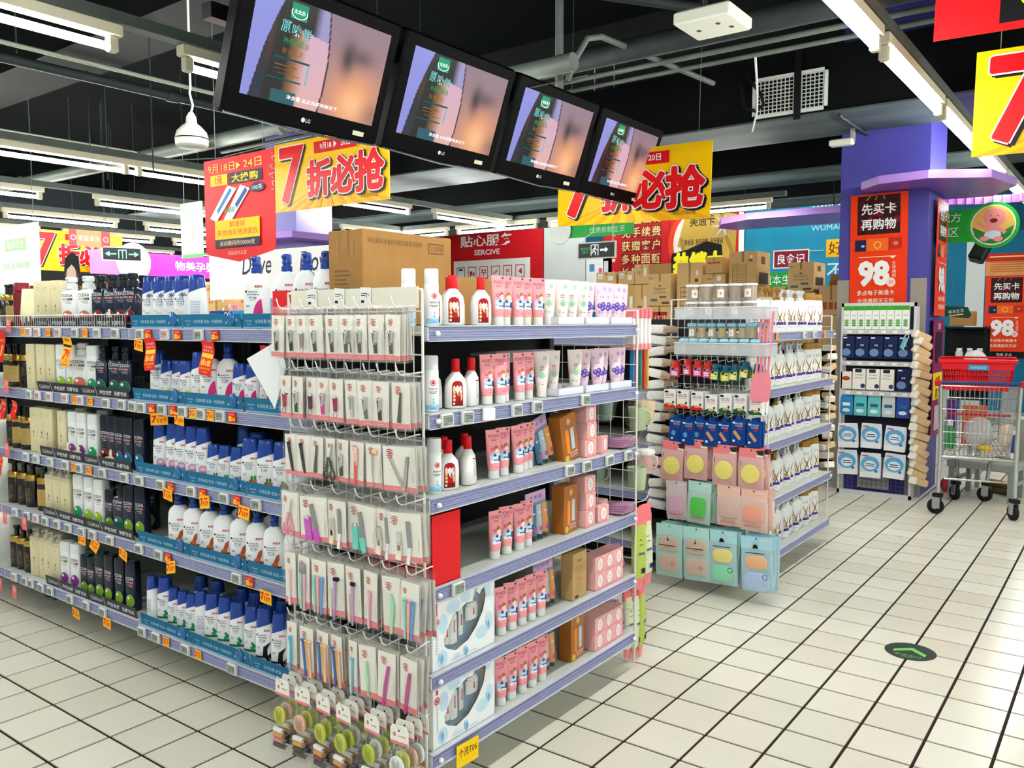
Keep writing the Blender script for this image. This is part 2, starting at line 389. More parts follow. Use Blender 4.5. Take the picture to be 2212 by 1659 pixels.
# ---- fluorescent lamps
TUBE = bpy.data.materials.new('fluorescent_tube'); TUBE.use_nodes = True
_b = TUBE.node_tree.nodes['Principled BSDF']; _b.inputs['Base Color'].default_value = (1, 1, 1, 1)
_b.inputs['Emission Color'].default_value = (0.985, 1.0, 0.95, 1); _b.inputs['Emission Strength'].default_value = TUBE_POWER
CREAM = mat('cfc9b0', .5)
lamp_t = T('fluorescent_lamp', ('batten', MB().bev(-.06, -.03, .045, 1.25, .03, .095, CREAM, .004).mesh('batten')),
           ('tube', MB().tube([(0, 0, 0), (1.19, 0, 0)], .0165, TUBE, 10).mesh('tube', 50)),
           ('end_socket', MB().bev(-.045, -.02, -.022, -.002, .02, .045, CREAM, .006).mesh('end_socket')),
           ('end_socket', MB().bev(1.192, -.02, -.022, 1.235, .02, .045, CREAM, .006).mesh('end_socket')))
TRAY = mat('59625e', .5, .3, noise=.15, scale=6)
def lamp_row(y, starts, name, x0, x1):
    for k, x in enumerate(starts):
        put(lamp_t, (x, y, 2.55), 'lit fluorescent tube lamp in the %s row, %s from the near end' % (name, ORD[k]), 'lamp', 'added lamps of the %s row' % name)
    single('lighting_channel', MB().box(0, -.035, 0, x1 - x0, .035, .05, TRAY).mesh('lighting_channel'), (x0, y, 2.648), 'galvanised channel carrying the lamps of the %s row' % name, 'channel')
lamp_row(-.56, [-6.0, -4.5, -3.1, -1.7, -.33, 1.067, 2.433, 3.80, 5.2, 6.6, 8.0, 9.4], 'right hand', -6.2, 11)
lamp_row(2.03, [-6.4, -5.0, -3.65, -2.27, -.68, .75], 'front left', -6.6, 2.1)
lamp_row(4.82, [-4.8, -3.4, -2.0, -.58, .55, 2.45, 4.12], 'second left', -5, 5.6)
lamp_row(6.75, [-3.3, -1.9, -.46, 1.32, 3.0, 4.5], 'third left', -3.5, 6.0)
lamp_row(8.5, [-1.7, -.2, 1.20, 2.84, 4.4], 'fourth left', -2, 6)
lamp_row(10.1, [-.4, 1.0, 2.6, 4.2, 5.7], 'fifth left', -.6, 7.2)
lamp_row(12.2, [1.2, 2.7, 4.2, 5.8], 'sixth left', 1, 7.2)
lamp_row(-3.0, [-6.0, -4.5, -3.0, -1.5, 0, 1.5, 3.0, 4.5, 6.0], 'far right', -6.2, 7.4)
for k, y in enumerate((1.6, 3.05, 4.5, 5.95, 7.4)):
    put(lamp_t, (5.55, y, 2.55), 'lit fluorescent tube lamp in the cross row, %s from the column' % ORD[k], 'lamp', 'lamps of the cross row', rz=R(90))
single('lighting_channel', MB().box(-.035, 0, 0, .035, 7.4, .05, TRAY).mesh('lighting_channel'), (5.55, 1.4, 2.648), 'galvanised channel carrying the lamps of the cross row', 'channel')
for nm, x in (('far wall', 10.7),):
    for k in range(6): put(lamp_t, (x, .9 + k * 1.45, 3.806), 'added fluorescent tube lamp lighting the %s, %s from the right' % (nm, ORD[k]), 'lamp', 'added lamps of the %s row' % nm, rz=R(90))  # row added up at the ceiling to brighten the far wall

# ================================================================== shelving
def shelf_rail(L, hh=.021):
    """price rail: lilac ribs in a clear cover, front faces -y, centre z = 0"""
    mb = MB().box(0, 0, -hh, L, .012, hh, CLEARP)
    for k in range(5): mb.box(.006, -.0022 - .001 * (k % 2), -hh + .003 + k * .0073, L - .006, .0, -hh + .003 + k * .0073 + .0058, LILAC)
    mb.box(0, -.006, hh - .002, L, .012, hh + .001, CLEARP).box(0, -.007, -hh - .001, L, .012, -hh + .002, CLEARP)
    return mb
ESLG = mat('d5d8d6', .4); LCD = mat('8f978f', .4); LCD_P = mat('d0a6a6', .4); LCD_B = mat('9fb4bc', .4); ORTAG = mat('ffb61c', .45); REDTXT = mat('d41414', .5)
def esl_mesh(t, lcd=LCD):
    mb = MB().bev(-.026, -.010, -.019, .026, .002, .019, ESLG, .003); mb.fn = flat(-.010)
    mb.rect(-.020, -.013, .019, .014, mat('33383a', .5)).rect(-.019, -.012, .018, .013, lcd).text(t, .002, -.004, .009, TXT, fat=.01).rect(-.016, .006, .014, .0075, TXT).rect(-.015, -.009, -.003, -.0078, TXT)
    return mb.mesh('price_tag')
ESL = [esl_mesh(t) for t in ('-13.50', '-48.90', '-20.80', '-61.10', '-16.80', '-59.90')] + [esl_mesh('-39.90', LCD_P), esl_mesh('-45.80', LCD_B)]
ESL_BLANK = MB().bev(-.026, -.010, -.019, .026, .002, .019, mat('ffffff', .3), .003).mesh('price_tag')
def promo7_mesh(wd=.040, h=.034):
    mb = MB().box(-wd / 2, -.0006, -h / 2, wd / 2, .0006, h / 2, ORTAG); mb.fn = flat(-.0006)
    mb.text('7', -wd * .3, -h * .3, h * .62, REDTXT, fat=.03).text('折必抢', wd * .13, -h * .3, h * .4, REDTXT, fat=.03, wide=wd * .58).rect(wd * -.05, h * .22, wd * .35, h * .32, REDTXT)
    return mb.mesh('promo_card')
PROMO7 = promo7_mesh()
def promo6_mesh(wd=.042, h=.036):
    mb = MB().box(-wd / 2, -.0006, -h / 2, wd / 2, .0006, h / 2, RED); mb.fn = flat(-.0006)
    mb.rect(-wd * .42, -h * .36, -wd * .02, h * .12, YEL).text('送6盒', wd * .22, -h * .34, h * .36, YEL, fat=.02, wide=wd * .42).text('护发满38', wd * .0, h * .22, h * .16, mat('f6d9c0', .5), wide=wd * .6).text('买就送', -wd * .22, -h * .2, h * .16, RED, wide=wd * .34)
    return mb.mesh('promo_card')
PROMO6 = promo6_mesh()
KNOB = MB().lathe([(.0, 0), (.007, .001), (.008, .006), (.005, .011), (0, .012)], WHITE, 10)
for i, (x, y, z) in enumerate(KNOB.v): KNOB.v[i] = (x, -z, y)
KNOB = KNOB.mesh('knob', 50)

def gondola(name, loc, rz, L, depth, tops, hh, label, tags=None, knobs=False, back_h=1.40, sides=True, front_gap=0):
    """shelving unit; local x along the front, front faces -y, tops = shelf surface heights"""
    r = lab(link(name, None, None, loc, (0, 0, rz)), label, 'shelf')
    link('back_panel', MB().box(0, depth - .03, 0.02, L, depth, back_h, DARKST).mesh('back_panel'), r)
    for x in (0, L - .03): link('upright', MB().box(x, depth - .07, 0, x + .03, depth - .03, back_h, mat('2a2e33', .5)).mesh('upright'), r)
    b = MB().box(.02, .26, 0, L - .02, .28, tops[-1] - .05, mat('39413f', .6)).box(.02, .20, 0, .05, depth - .03, tops[-1] - .05, mat('5a625e', .6)).box(L - .05, .20, 0, L - .02, depth - .03, tops[-1] - .05, mat('5a625e', .6))
    link('base', b.mesh('base'), r)
    for k, z in enumerate(tops):
        s = link('shelf_board', MB().box(.004, .008, z - .028, L - .004, depth - .03, z - .001, SHELF).mesh('shelf_board'), r)
        rail = link('price_rail', shelf_rail(L - .004).mesh('price_rail'), r, (.002, 0, z - .022))
        if knobs:
            for x in (.028, L - .03): link('knob', KNOB, rail, (x, -.008, 0))
        for kind, x in (tags or {}).get(k, ()):
            me = {'p': PROMO7, 'r': PROMO6, 'w': ESL_BLANK}.get(kind)
            if me is None: me = ESL[int(kind)]
            nm = 'promo_card' if kind in 'pr' else 'price_tag'
            link(nm, me, rail, (x, -.009 if kind in 'pr' else -.006, random.uniform(-.001, .001)), (0, random.uniform(-.05, .05), 0))
    return r
# left face: front at x = -1.25 looking towards -x; local x runs towards -y (y = origin - x)
A_TOPS = [1.364, 1.084, .797, .524, .192]
def ax(y, o=1.62): return o - y
tA1 = {0: [('4', .09), ('r', .145), ('6', .26), ('r', .34), ('1', .475), ('r', .57)],
       1: [('1', .02), ('5', .085), ('r', .155), ('2', .225), ('r', .295), ('3', .36), ('p', .42), ('0', .475), ('p', .53), ('3', .59), ('r', .655)],
       2: [('2', .05), ('4', .20), ('r', .265), ('2', .40), ('r', .47), ('3', .60), ('r', .67), ('1', .78)],
       3: [('1', .03), ('5', .17), ('r', .23), ('0', .66), ('r', .73)],
       4: [('4', .03), ('2', .13), ('p', .20), ('1', .33), ('p', .41), ('3', .62)]}
gondola('shelving_bay', (-1.25, 1.62, 0), R(-90), 1.12, .6, A_TOPS, .021, 'steel shelving bay of white shampoo with blue strips, left of hanging cards', tA1)
A2 = [1.366, 1.086, .797, .524, .208]
tA2 = {0: [('5', .04), ('p', .32), ('6', .38), ('6', .46), ('p', .56), ('6', .65), ('4', .80), ('p', .88), ('7', .98), ('2', 1.12)],
       1: [('7', .36), ('6', .44), ('6', .55), ('6', .69), ('p', .77), ('6', .82), ('p', .90), ('2', 1.03), ('1', 1.15)],
       2: [('7', .30), ('7', .40), ('7', .53), ('2', .67), ('p', .74), ('2', .79), ('p', .87), ('4', .98), ('1', 1.15)],
       3: [('7', .16), ('2', .28), ('6', .37), ('2', .46), ('1', .57), ('3', .67), ('5', .79), ('2', .88), ('1', 1.02)],
       4: [('6', .12), ('2', .23), ('1', .29), ('5', .39), ('2', .48), ('1', .66), ('3', .80), ('1', .94)]}
gondola('shelving_bay', (-1.25, 2.83, 0), R(-90), 1.205, .6, A2, .021, 'steel shelving bay of dark and cream bottles at the left edge', tA2)
gondola('shelving_bay', (-1.25, 4.05, 0), R(-90), 1.215, .6, A2, .021, 'steel shelving bay beyond the left edge with dark red jars')
gondola('shelving_bay', (-.08, .50, 0), R(90), 3.55, .55, [1.364, 1.084, .797, .524, .192], .021, 'rear side of the shampoo shelving, facing the middle aisle')
# end of the row: front at y = .04 looking towards -y
B_TOPS = [1.377, 1.135, .900, .643, .394, .165]
tB = {1: [('0', .065), ('4', .155), ('w', .255), ('2', .395), ('2', .505), ('5', .80)], 2: [('4', .70), ('2', .81), ('5', .97), ('5', 1.11)], 3: [('3', .11)]}
endcap = gondola('end_shelving', (-1.28, .04, 0), 0, 1.2, .46, B_TOPS, .021, 'end of row shelving with pink tubes and red capped bottles', tB, knobs=True)
# second row of shelving across the aisle
G2_TOPS = [1.33, 1.037, .757, .452, .157]
tG = {0: [('p', .18), ('6', .62), ('6', .80), ('p', 1.0)]}
gondola('end_shelving', (1.16, .0, 0), 0, 1.22, .46, G2_TOPS, .021, 'end shelving of white and gold bottles across the aisle', tG, knobs=True)
gondola('shelving_bay', (1.12, 4.7, 0), R(-90), 4.2, .6, [1.30, 1.0, .72, .45, .17], .021, 'long shelving row across the aisle behind the wire panel')
# pictures of the row behind: low stock shelf that carries the cartons
gondola('stock_shelving', (5.0, 6.4, 0), R(-90), 5.8, .8, [1.16, .8, .45, .15], .021, 'low stock shelving under the stacked cartons', back_h=1.1)
gondola('shelving_bay', (3.0, 9.5, 0), R(-90), 4.2, .6, [1.36, 1.0, .7, .45, .17], .021, 'distant shelving row full of small cartons')

# ---- wire panels
def wire_panel(name, loc, rz, W, z0, z1, label, nx=18, nz=9, r=.0022, m=WIRE, hooks=()):
    """panel in local x-z, front faces -y; hooks = (x, z, length)"""
    root = lab(link(name, None, None, loc, (0, 0, rz)), label, 'wire rack')
    fr = MB()
    for x in (0, W): fr.rod((x, 0, z0), (x, 0, z1), .004, m)
    for z in (z0, z1): fr.rod((0, 0, z), (W, 0, z), .004, m)
    link('frame', fr.mesh('frame'), root)
    g = MB()
    for k in range(1, nx): g.rod((W * k / nx, .002, z0), (W * k / nx, .002, z1 + .008), r, m, 4)
    for k in range(1, nz): g.rod((0, -.001, lerp(z0, z1, k / nz)), (W, -.001, lerp(z0, z1, k / nz)), r, m, 4)
    link('wire_grid', g.mesh('wire_grid'), root)
    hk = {}
    for x, z, L in hooks:
        if L not in hk: hk[L] = MB().tube([(0, 0, 0), (0, -.01, .001), (0, -L * .8, -.004), (0, -L * .93, .006), (0, -L, .026)], .0021, m, 5).mesh('hook', 60)
        link('hook', hk[L], root, (x, 0, z), (0, 0, random.uniform(-.12, .12)))
    return root
# ================================================================== shampoo and other bottles (left face)
def sup(hw, hd, z, n=20, e=2.6, tilt=0.0):
    o = []
    for k in range(n):
        a = 2 * math.pi * k / n; c, d = math.cos(a), math.sin(a)
        x = hw * math.copysign(abs(c) ** (2 / e), c); y = hd * math.copysign(abs(d) ** (2 / e), d)
        o.append((x, y, z + tilt * x))
    return o
def wrap(prof, e=2.6):
    def fn(u, v, lift):
        for i in range(len(prof) - 1):
            if prof[i + 1][0] >= v or i == len(prof) - 2: break
        a, b = prof[i], prof[i + 1]; t = max(0, min(1, (v - a[0]) / (b[0] - a[0] or 1)))
        hw, hd = lerp(a[1], b[1], t), lerp(a[2], b[2], t)
        q = min(abs(u) / hw, .995)
        return (max(-hw, min(hw, u)), -hd * (1 - q ** e) ** (1 / e) - lift, v)
    fn.cw = max(p[1] for p in prof) / 6
    return fn
def body_of(prof, m, e=2.6, n=20): return MB().loft([sup(hw, hd, z, n, e) for z, hw, hd in prof], m)
HSB = mat('123c94', .28, coat=.3); HSW = mat('eef1f4', .28, coat=.2); MAG = mat('b5154a', .4)
ART = dict(olive=('c29248', '3c6d9c'), lemon=('8a7430', 'f0c21c'), pink=('8f1646', 'cf2f7c'), bubble=('5e1848', 'c66aa2'), almond=('1b4f86', '9c5a2a'), pump=('7a3a22', 'b4572c'), green=('1d7a4a', '1f8a54'), black=('141414', '1a1a1a'))
def hs_print(prof, h, w, art):
    mb = MB(wrap(prof)); band, g = ART[art]; band = mat(band, .4); g = mat(g, .4); hw = w / 2
    s = .62 if art != 'pump' else .56
    mb.rect(hw * .12, h * s, hw * .66, h * (s + .032), MAG, 3).text('去屑', hw * .39, h * (s + .006), h * .02, WHITE, wide=hw * .42)
    mb.ell(-hw * .62, h * (s - .06), hw * .09, h * .022, NAVY, 8)
    mb.text('head &', -hw * .05, h * (s - .075), h * .026, NAVY, fat=.012, wide=hw * .75).text('shoulders', -hw * .05, h * (s - .115), h * .028, NAVY, fat=.012, wide=hw * .95)
    mb.text('海飞丝', -hw * .05, h * (s - .17), h * .036, NAVY, fat=.015, wide=hw * .62).rect(-hw * .3, h * (s - .188), hw * .2, h * (s - .182), NAVY, 2)
    if art == 'olive':
        for k in range(5):
            a = R(60 + k * 34); u, v = hw * .25, h * .60
            mb.pol([(u, v), (u + hw * .34 * math.cos(a) + hw * .1, v + h * .07 * math.sin(a)), (u + hw * .5 * math.cos(a), v + h * .10 * math.sin(a)), (u + hw * .3 * math.cos(a) - hw * .1, v + h * .05 * math.sin(a))], g)
        mb.strip([(hw * .2, h * .68), (hw * .3, h * .55), (hw * .35, h * .44)], hw * .05, g)
        mb.rect(-hw * .93, h * .12, hw * .93, h * .17, band, 10).rect(-hw * .3, h * .31, hw * .3, h * .318, mat('e6b072', .5), 2).rect(-hw * .3, h * .29, hw * .2, h * .298, mat('e6b072', .5), 2)
    elif art == 'lemon':
        mb.ell(hw * .42, h * .27, hw * .36, h * .06, g).ell(hw * .30, h * .24, hw * .30, h * .045, mat('f7d75a', .4)).rect(-hw * .9, h * .17, hw * .9, h * .205, band, 10)
    elif art == 'pink':
        mb.ring(hw * .75, h * .16, hw * .25, hw * .8, g, 12, 100, 250, 1.9).ring(hw * .75, h * .16, hw * .05, hw * .25, mat('e893bb', .4), 10, 100, 250, 1.9).rect(-hw * .9, h * .17, hw * .9, h * .21, band, 10)
    elif art == 'bubble':
        mb.ell(hw * .15, h * .26, hw * .52, h * .075, mat('d99cc0', .3)).ell(hw * .2, h * .245, hw * .34, h * .05, mat('eccbdc', .3)).rect(-hw * .9, h * .14, hw * .85, h * .19, band, 10)
        for k in range(5): mb.ell(hw * (-.2 + .2 * k), h * (.21 + .006 * (k % 2)), hw * .1, h * .02, g, 8)
    elif art == 'almond':
        mb.ell(hw * .5, h * .28, hw * .12, h * .045, GREEN).ell(hw * .22, h * .285, hw * .12, h * .035, mat('2f8a3c', .4)).ell(hw * .2, h * .225, hw * .26, h * .035, g).ell(hw * .5, h * .22, hw * .24, h * .032, mat('c07a3c', .4)).rect(-hw * .9, h * .165, hw * .9, h * .195, band, 10)
    elif art == 'pump':
        mb.pol([(hw * .05, h * .20), (hw * .35, h * .36), (hw * .62, h * .40), (hw * .60, h * .30), (hw * .4, h * .2)], g).ell(hw * .22, h * .2, hw * .3, h * .05, mat('c96f3e', .4)).rect(-hw * .9, h * .155, hw * .75, h * .19, band, 10).strip([(hw * .2, h * .15), (hw * .4, h * .09), (hw * .75, h * .05)], hw * .3, mat('c98a5c', .4))
    elif art == 'green':
        mb.ell(hw * .30, h * .32, hw * .16, h * .035, g, 8).ell(hw * .45, h * .28, hw * .18, h * .04, g, 8).ell(hw * .28, h * .24, hw * .25, h * .04, mat('2e9c68', .4), 8).rect(-hw * .9, h * .17, hw * .9, h * .215, band, 10)
    elif art == 'black':
        mb.strip([(hw * .75, h * .44), (hw * .25, h * .34), (hw * .2, h * .22), (hw * .7, h * .08)], [hw * .05, hw * .45, hw * .5, hw * .1], g).rect(-hw * .9, h * .17, hw * .9, h * .2, band, 10).strip([(hw * .95, h * .3), (hw * .6, h * .2), (hw * .9, h * .1)], [hw * .05, hw * .25, hw * .05], g)
    mb.rect(-hw * .62, h * (s - .27), -hw * .3, h * (s - .262), band, 2).rect(-hw * .62, h * (s - .29), -hw * .36, h * (s - .282), band, 2)
    return mb.mesh('label_print')
def hs_flip(h, w, d, art, back=False):
    hw, hd = w / 2, d / 2
    prof = [(0, hw * .84, hd * .84), (h * .02, hw * .95, hd * .95), (h * .08, hw, hd), (h * .4, hw * .98, hd), (h * .64, hw * .9, hd * .96), (h * .82, hw * .78, hd * .88)]
    b = body_of(prof, HSW).mesh('bottle_body', 50)
    k = MB().loft([sup(hw * .885, hd * .965, h * .71, 20, 2.6, .34), sup(hw * .82, hd * .92, h * .80), sup(hw * .76, hd * .86, h * .9), sup(hw * .70, hd * .8, h * .985), sup(hw * .62, hd * .7, h)], HSB).mesh('cap', 45)
    ps = [('bottle_body', b), ('cap', k)]
    if not back: ps.append(('label_print', hs_print(prof, h, w, art)))
    else:
        mb = MB(wrap(prof)); 
        for q in range(9): mb.rect(-hw * .5, h * (.5 - q * .03), hw * .5, h * (.512 - q * .03), mat('9fb0d0', .5), 4)
        ps.append(('label_print', mb.mesh('label_print')))
    return T('shampoo_bottle', *ps)
def hs_pump(h, w, d, art):
    hw, hd = w / 2, d / 2
    prof = [(0, hw * .88, hd * .88), (h * .02, hw * .98, hd * .98), (h * .1, hw, hd), (h * .5, hw * .98, hd), (h * .64, hw * .93, hd * .95), (h * .71, hw * .78, hd * .8), (h * .75, hw * .5, hd * .62), (h * .77, hw * .36, hd * .55)]
    p = MB().lathe([(hw * .40, h * .765), (hw * .40, h * .84), (hw * .30, h * .845), (hw * .30, h * .87), (hw * .36, h * .875), (hw * .37, h * .98), (hw * .3, h), (0, h)], HSB, 14)
    p.bev(-hw * .14, -hd * 1.0, h * .93, hw * .14, 0, h * .985, HSB, .003)
    return T('shampoo_bottle', ('bottle_body', body_of(prof, HSW).mesh('bottle_body', 50)), ('pump', p.mesh('pump', 40)), ('label_print', hs_print(prof, h * .92, w, art)))
CLN = mat('121c33', .3, coat=.3); CLC = mat('0a1020', .3, coat=.3); CLW = mat('e9edee', .3, coat=.2); SILV = mat('d5dae2', .35)
def clear_bottle(h, w, d, dark, orb, pump):
    hw, hd = w / 2, d / 2; bm = CLN if dark else CLW; e = 4.5; ob = mat(orb, .25)
    if pump: prof = [(0, hw * .93, hd * .93), (h * .015, hw, hd), (h * .66, hw, hd), (h * .72, hw * .8, hd * .85), (h * .74, hw * .5, hd * .6), (h * .77, hw * .42, hd * .55)]
    else: prof = [(0, hw * .93, hd * .93), (h * .015, hw, hd), (h * .78, hw * .97, hd * .97), (h * .8, hw * .95, hd * .95)]
    mb = MB(wrap(prof, e)); tm = SILV if dark else TXT; t0 = .60 if pump else .62
    mb.rect(-hw * .7, h * (t0 + .055), hw * .5, h * (t0 + .06), tm, 2).text('CLEAR', 0, h * t0, h * .052, tm, wide=hw * 1.55, fat=.006)
    mb.text('清扬', -hw * .35, h * (t0 - .06), h * .036, tm, wide=hw * .6).rect(hw * .02, h * (t0 - .066), hw * .72, h * (t0 - .02), mat('a03038', .4) if dark else mat('4a4038', .4), 2).text('男士', hw * .37, h * (t0 - .06), h * .034, SILV, wide=hw * .55)
    mb.text('去屑洗发露', hw * .1, h * (t0 - .105), h * .022, tm, wide=hw * .9).rect(-hw * .1, h * (t0 - .13), hw * .6, h * (t0 - .124), tm, 2)
    mb.ell(hw * .05, h * .20, hw * .78, h * .135, mat('8a8f98', .3), 18).ell(hw * .05, h * .205, hw * .72, h * .125, ob, 18).ell(hw * .15, h * .17, hw * .35, h * .05, mat('2a1016' if orb == '7c1f1c' else orb, .2), 12).ell(-hw * .25, h * .26, hw * .2, h * .03, mat('f0f4f4', .2), 8)
    ps = [('bottle_body', body_of(prof, bm, e).mesh('bottle_body', 50)), ('label_print', mb.mesh('label_print'))]
    cm = CLC if dark else mat('dfe3e4', .35)
    if pump:
        c = MB().lathe([(hw * .52, h * .755), (hw * .52, h * .86), (hw * .38, h * .865), (hw * .38, h * .89), (hw * .5, h * .9), (hw * .5, h * .985), (hw * .42, h), (0, h)], cm, 14).bev(-hw * .16, -hd * 1.0, h * .94, hw * .16, 0, h * .99, cm, .003)
        ps.append(('pump', c.mesh('pump', 40)))
    else:
        c = MB().loft([sup(hw * .985, hd * .985, h * .79, 20, e), sup(hw * .96, hd * .96, h * .96, 20, e), sup(hw * .9, hd * .85, h, 20, e)], cm)
        ps.append(('cap', c.mesh('cap', 45)))
        if dark: ps.append(('cap_hinge', MB().loft([sup(hw * .5, hd * .5, h * .998, 14), sup(hw * .46, hd * .46, h * 1.004, 14)], mat('2f6ea0', .3)).mesh('cap_hinge')))
    return T('shampoo_bottle', *ps)
CRM = mat('d6cda6', .4, coat=.1); GOLD = mat('c2a04e', .22, .85); BRN = mat('1a1210', .25, coat=.4)
def cream_bottle(h, w, d, pump):
    hw, hd = w / 2, d / 2; e = 6; top = .82 if pump else .995
    prof = [(0, hw * .95, hd * .95), (h * .012, hw, hd), (h * (top - .02), hw * .98, hd * .98), (h * top, hw * .92, hd * .92)]
    mb = MB(wrap(prof, e)); k = mat('4d4a34', .6)
    mb.ell(0, h * top * .46, hw * .09, h * .032, k, 8).strip([(0, h * top * .46), (0, h * top * .34)], hw * .05, k).strip([(-hw * .15, h * top * .36), (0, h * top * .34), (hw * .15, h * top * .38)], hw * .05, k)
    for q in range(3): mb.rect(-hw * .3, h * top * (.86 - q * .03), hw * .25, h * top * (.867 - q * .03), mat('b3a87c', .5)).rect(-hw * .2, h * top * (.22 - q * .03), hw * .2, h * top * (.226 - q * .03), mat('b3a87c', .5))
    ps = [('bottle_body', body_of(prof, CRM, e).mesh('bottle_body', 45)), ('label_print', mb.mesh('label_print'))]
    if pump: ps += [('pump', MB().lathe([(hw * .5, h * .82), (hw * .5, h * .88), (hw * .2, h * .885), (hw * .2, h * .95), (hw * .45, h * .955), (hw * .42, h * .985), (0, h * .985)], CRM, 12).bev(-hw * .15, -hd, h * .955, hw * .15, 0, h * .985, CRM, .002).mesh('pump', 40)), ('plastic_wrap', MB().loft([sup(hw * 1.02, hd * 1.02, h * .74, 16, 5), sup(hw * 1.03, hd * 1.03, h * .83, 16, 4), sup(hw * .75, hd * .7, h * .9, 16), sup(hw * .8, hd * .8, h, 16), sup(hw * .5, hd * .5, h * 1.03, 16)], FILM_SOFT, (False, True)).mesh('plastic_wrap', 60))]
    return T('shampoo_bottle', *ps)
def gold_bottle(h, w, d, tall=True, label=False):
    hw, hd = w / 2, d / 2; e = 3.2
    prof = [(0, hw * .95, hd * .95), (h * .01, hw, hd), (h * .60, hw * .98, hd * .98), (h * .62, hw * .9, hd * .9)]
    c = MB().loft([sup(hw * .97, hd * .97, h * .62, 18, e), sup(hw * .97, hd * .97, h * .74, 18, e), sup(hw * .9, hd * .9, h * .76, 18, e)], GOLD)
    t = MB().lathe([(hw * .4, h * .76), (hw * .38, h * .93), (hw * .3, h * .935), (hw * .5, h * .945), (hw * .5, h), (0, h)], BRN, 12)
    mb = MB(wrap(prof, e))
    if label: mb.rect(-hw * .8, h * .12, hw * .8, h * .5, mat('b79c5c', .35, .5), 8).rect(-hw * .5, h * .3, hw * .5, h * .306, TXT, 2)
    mb.strip([(0, h * .46), (hw * .15, h * .38), (0, h * .34), (-hw * .15, h * .38), (0, h * .46)], hw * .05, GOLD).rect(-hw * .5, h * .30, hw * .5, h * .304, GOLD, 3)
    for q in range(3): mb.rect(-hw * .3, h * (.2 - q * .025), hw * .3, h * (.204 - q * .025), GOLD, 2)
    return T('hair_bottle', ('bottle_body', body_of(prof, BRN, e).mesh('bottle_body', 45)), ('collar', c.mesh('collar', 40)), ('pump', t.mesh('pump', 40)), ('label_print', mb.mesh('label_print')))
P = dict(
 olive=(hs_flip(.195, .070, .044, 'olive'), 'white shampoo bottle with olive branch print'), oliveb=(hs_flip(.195, .074, .046, 'olive', True), 'white shampoo bottle turned to its back label'),
 lemon=(hs_flip(.160, .058, .038, 'lemon'), 'small white lemon shampoo bottle'), lemonl=(hs_flip(.195, .070, .044, 'lemon'), 'tall white lemon shampoo bottle'),
 pink=(hs_flip(.160, .062, .04, 'pink'), 'white shampoo bottle with pink swirl'), pinkp=(hs_pump(.245, .088, .06, 'pink'), 'large white pump bottle with pink swirl'),
 bubble=(hs_flip(.205, .064, .042, 'bubble'), 'tall white shampoo bottle with purple bubble'),
 almonds=(hs_flip(.150, .058, .038, 'almond'), 'small white almond shampoo bottle'), almond=(hs_flip(.19, .076, .046, 'almond'), 'large white almond shampoo bottle'),
 pump=(hs_pump(.235, .090, .062, 'pump'), 'white pump bottle with brown shell print'),
 green=(hs_flip(.192, .066, .042, 'green'), 'white shampoo bottle with green print'), greens=(hs_flip(.165, .054, .036, 'green'), 'small white shampoo bottle with green print'), plain=(hs_flip(.19, .056, .04, 'green', True), 'white shampoo bottle turned away'),
 black=(hs_flip(.205, .072, .046, 'black'), 'white shampoo bottle with black swirl'),
 cdp=(clear_bottle(.215, .076, .05, True, '7c1f1c', True), 'dark navy pump bottle with red orb'), cdg=(clear_bottle(.205, .072, .046, True, '1f6a58', True), 'dark navy pump bottle with teal orb'),
 cdr=(clear_bottle(.205, .056, .042, True, '7c1f1c', False), 'dark navy shampoo bottle with red orb'), cdb=(clear_bottle(.205, .058, .042, True, '1f6a96', False), 'dark navy shampoo bottle with blue orb'),
 cdl=(clear_bottle(.205, .058, .042, True, '7fae2c', False), 'dark navy shampoo bottle with lime orb'), cds=(clear_bottle(.17, .05, .04, True, '6f9e2c', False), 'short dark navy shampoo bottle'),
 cwp=(clear_bottle(.215, .090, .056, False, 'c9705c', True), 'white pump bottle with red orb'), cwg=(clear_bottle(.205, .064, .05, False, '1f9a60', False), 'white shampoo bottle with green orb'),
 cwl=(clear_bottle(.205, .062, .05, False, '9ac02c', False), 'white shampoo bottle with lime orb'), cwv=(clear_bottle(.205, .062, .046, False, '8a3a94', False), 'white shampoo bottle with purple orb'),
 crm=(cream_bottle(.205, .062, .06, False), 'square cream bottle'), crp=(cream_bottle(.225, .06, .056, True), 'cream bottle with wrapped pump'),
 gold=(gold_bottle(.2, .062, .05), 'black bottle with gold collar'), goldl=(gold_bottle(.2, .066, .05, label=True), 'black bottle with gold label'))
# red-brown jar and flowered pouch
REDB = mat('6d1420', .25, coat=.4)
P['jar'] = (T('hair_jar', ('bottle_body', MB().lathe([(.034, 0), (.036, .01), (.036, .16), (.03, .165), (0, .165)], REDB, 16).mesh('bottle_body', 40)), ('cap', MB().lathe([(.033, .165), (.033, .2), (.03, .205), (0, .205)], mat('7c1826', .3), 16).mesh('cap', 40))), 'dark red jar')
fp = MB(wrap([(0, .05, .035), (.05, .056, .04), (.17, .05, .03)])).rect(-.05, .0, .05, .055, mat('5a4a48', .6, noise=.8, scale=120), 10)
P['pouch'] = (T('refill_pouch', ('pouch_body', MB().loft([sup(.05, .035, 0), sup(.056, .04, .05), sup(.05, .03, .14), sup(.052, .006, .175)], mat('e6dfba', .35, bump=.3, scale=30)).mesh('pouch_body', 60)), ('label_print', fp.mesh('label_print'))), 'cream refill pouch with floral base')

